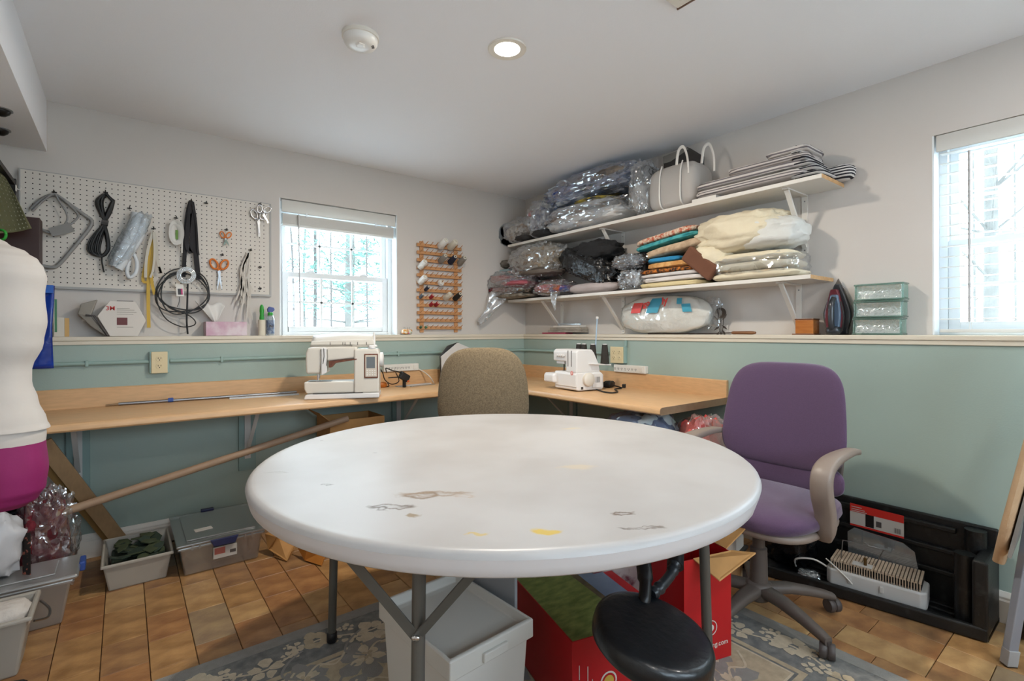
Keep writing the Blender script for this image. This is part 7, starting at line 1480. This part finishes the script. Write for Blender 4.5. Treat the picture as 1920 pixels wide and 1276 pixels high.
MB().blob((-.44, (p0 + p1) / 2, .35), (.16, hy_ * .92, .335), 264, .1, 1.8, 3, 2.8, ridge=.14, flat=.98).obj('contents', cl('#c03c3c', '#d9605a', 7), t, smooth=True); MB().blob((-.44, (p0 + p1) / 2, .353), (.175, hy_, .345), 265, .1, 2, 3, 2.8, ridge=.14, nu=56, nv=36, flat=.99).map(lambda v: V((v.x, v.y, min(v.z, .712)))).obj('plastic_film', 'poly_film', t, smooth=35)
# ================================================================== outdoors
mat('ground_litter', '#e2e4e6', .95, col2='#b5b3ab', vscale=1.2); mat('bark_grey', '#595853', .95, var=.25, vscale=6, bump=.6, bscale=20); mat('bark_dark', '#45423f', .95, var=.25, vscale=6); mat('pine_green', '#54776b', .9, var=.2, vscale=4)
g = MB(); g.quad((-30, .4, .55), (30, .4, .55), (40, 40, 2.6), (-40, 40, 2.6)); g.quad((.4, .4, .55), (.4, -30, .55), (40, -40, 2.6), (40, .4, .55)); g.quad((-30, -5, .55), (.4, -5, .55), (.4, -30, 1.5), (-30, -30, 1.5)); struct(g, 'ground_outside', 'ground_litter')
random.seed(33)
def tree(x, y, h, r, label, m='bark_grey', pine=False, br=14, lean=0):
    z0 = .5; t = thing('tree', label, 'tree', (x, y, z0), 'trees outside the windows'); pts = curve([(x, y, z0), (x + lean * .3 + random.uniform(-.05, .05), y, z0 + h * .35), (x + lean * .7 + random.uniform(-.1, .1), y, z0 + h * .7), (x + lean, y, z0 + h)], 5)
    MB().tube(pts, [r * (1 - .6 * i / (len(pts) - 1)) for i in range(len(pts))], 10).obj('trunk', m, t, smooth=True)
    bm_ = MB()
    for i in range(br):
        k = random.uniform(.15, .95); p = pts[int(k * (len(pts) - 1))]; a = random.random() * 2 * PI; ln = random.uniform(.5, 1.6) * (1.2 - k * .6); d = V((math.cos(a), math.sin(a), random.uniform(-.1, .1) if pine else random.uniform(.3, 1.1)))
        q = [p, p + d * ln * .4 + V((0, 0, .05)), p + d * ln + V((random.uniform(-.1, .1), 0, .1))]; bm_.tube(q, [r * .22, r * .14, r * .04], 5)
        if not pine:
            for s in range(2): e = q[1].lerp(q[2], random.random()); bm_.tube([e, e + V((random.uniform(-.3, .3), random.uniform(-.3, .3), random.uniform(.1, .5)))], [r * .08, r * .02], 4)
    o = bm_.obj('branches', m, t); o['kind'] = 'stuff'
    if pine:
        f = MB()
        for i in range(1500):
            z = z0 + random.uniform(.15, 1) * h; rad = (1 - (z - z0) / h * .6) * 1.7; a = random.random() * 2 * PI; rr = rad * random.uniform(.2, 1); c = V((x + rr * math.cos(a), y + rr * math.sin(a), z + random.uniform(-.15, .15)))
            if noise.noise(c * 1.3) < -.05: continue
            for s in range(5):
                d = V((random.uniform(-1, 1), random.uniform(-1, 1), random.uniform(-.6, .4))).normalized() * random.uniform(.14, .3); w_ = d.orthogonal().normalized() * .014; f.add([c - w_, c + w_, c + d], [(0, 1, 2)])
        o = f.obj('needles', 'pine_green', t); o['kind'] = 'stuff'
def spot(px, dep, back=True): p = AT(px, HOR, dep); return p.x, p.y
for px, dp, h, r, lb, m, pi_ in ((655, 9, 7, .1, 'pine tree with a thick pale trunk seen through the window over the sewing machine', 'bark_grey', True), (590, 13, 8, .05, 'pine tree farther off, left of the thick trunk', 'bark_dark', True), (735, 10, 8, .05, 'pine tree at the right of the window over the sewing machine', 'bark_grey', True),
                                (552, 8, 6, .02, 'thin bare tree by the left window jamb', 'bark_dark', False), (622, 7, 6, .014, 'slender bare sapling in the middle of the window over the sewing machine', 'bark_dark', False), (690, 7.5, 6, .014, 'slender bare sapling right of the thick pine trunk', 'bark_dark', False), (572, 14, 7, .04, 'grey bare tree far behind the saplings', 'bark_grey', False)):
    tree(*spot(px, dp), h, r, lb, m, pi_, 16, random.uniform(-.2, .2))
for px, dp, h, r, lb, m in ((1858, 5.2, 6, .07, 'forked bare tree seen through the blind of the right window', 'bark_grey'), (1795, 9, 6, .02, 'thin bare tree at the left of the right window', 'bark_grey'), (1905, 9, 7, .02, 'bare tree at the right edge behind the blind', 'bark_grey'), (1828, 12, 7, .03, 'far bare tree behind the forked one', 'bark_grey')):
    tree(*spot(px, dp), h, r, lb, m, False, 26, random.uniform(-.25, .25))
for o in bpy.data.objects:
    if '_o' in o: del o['_o']
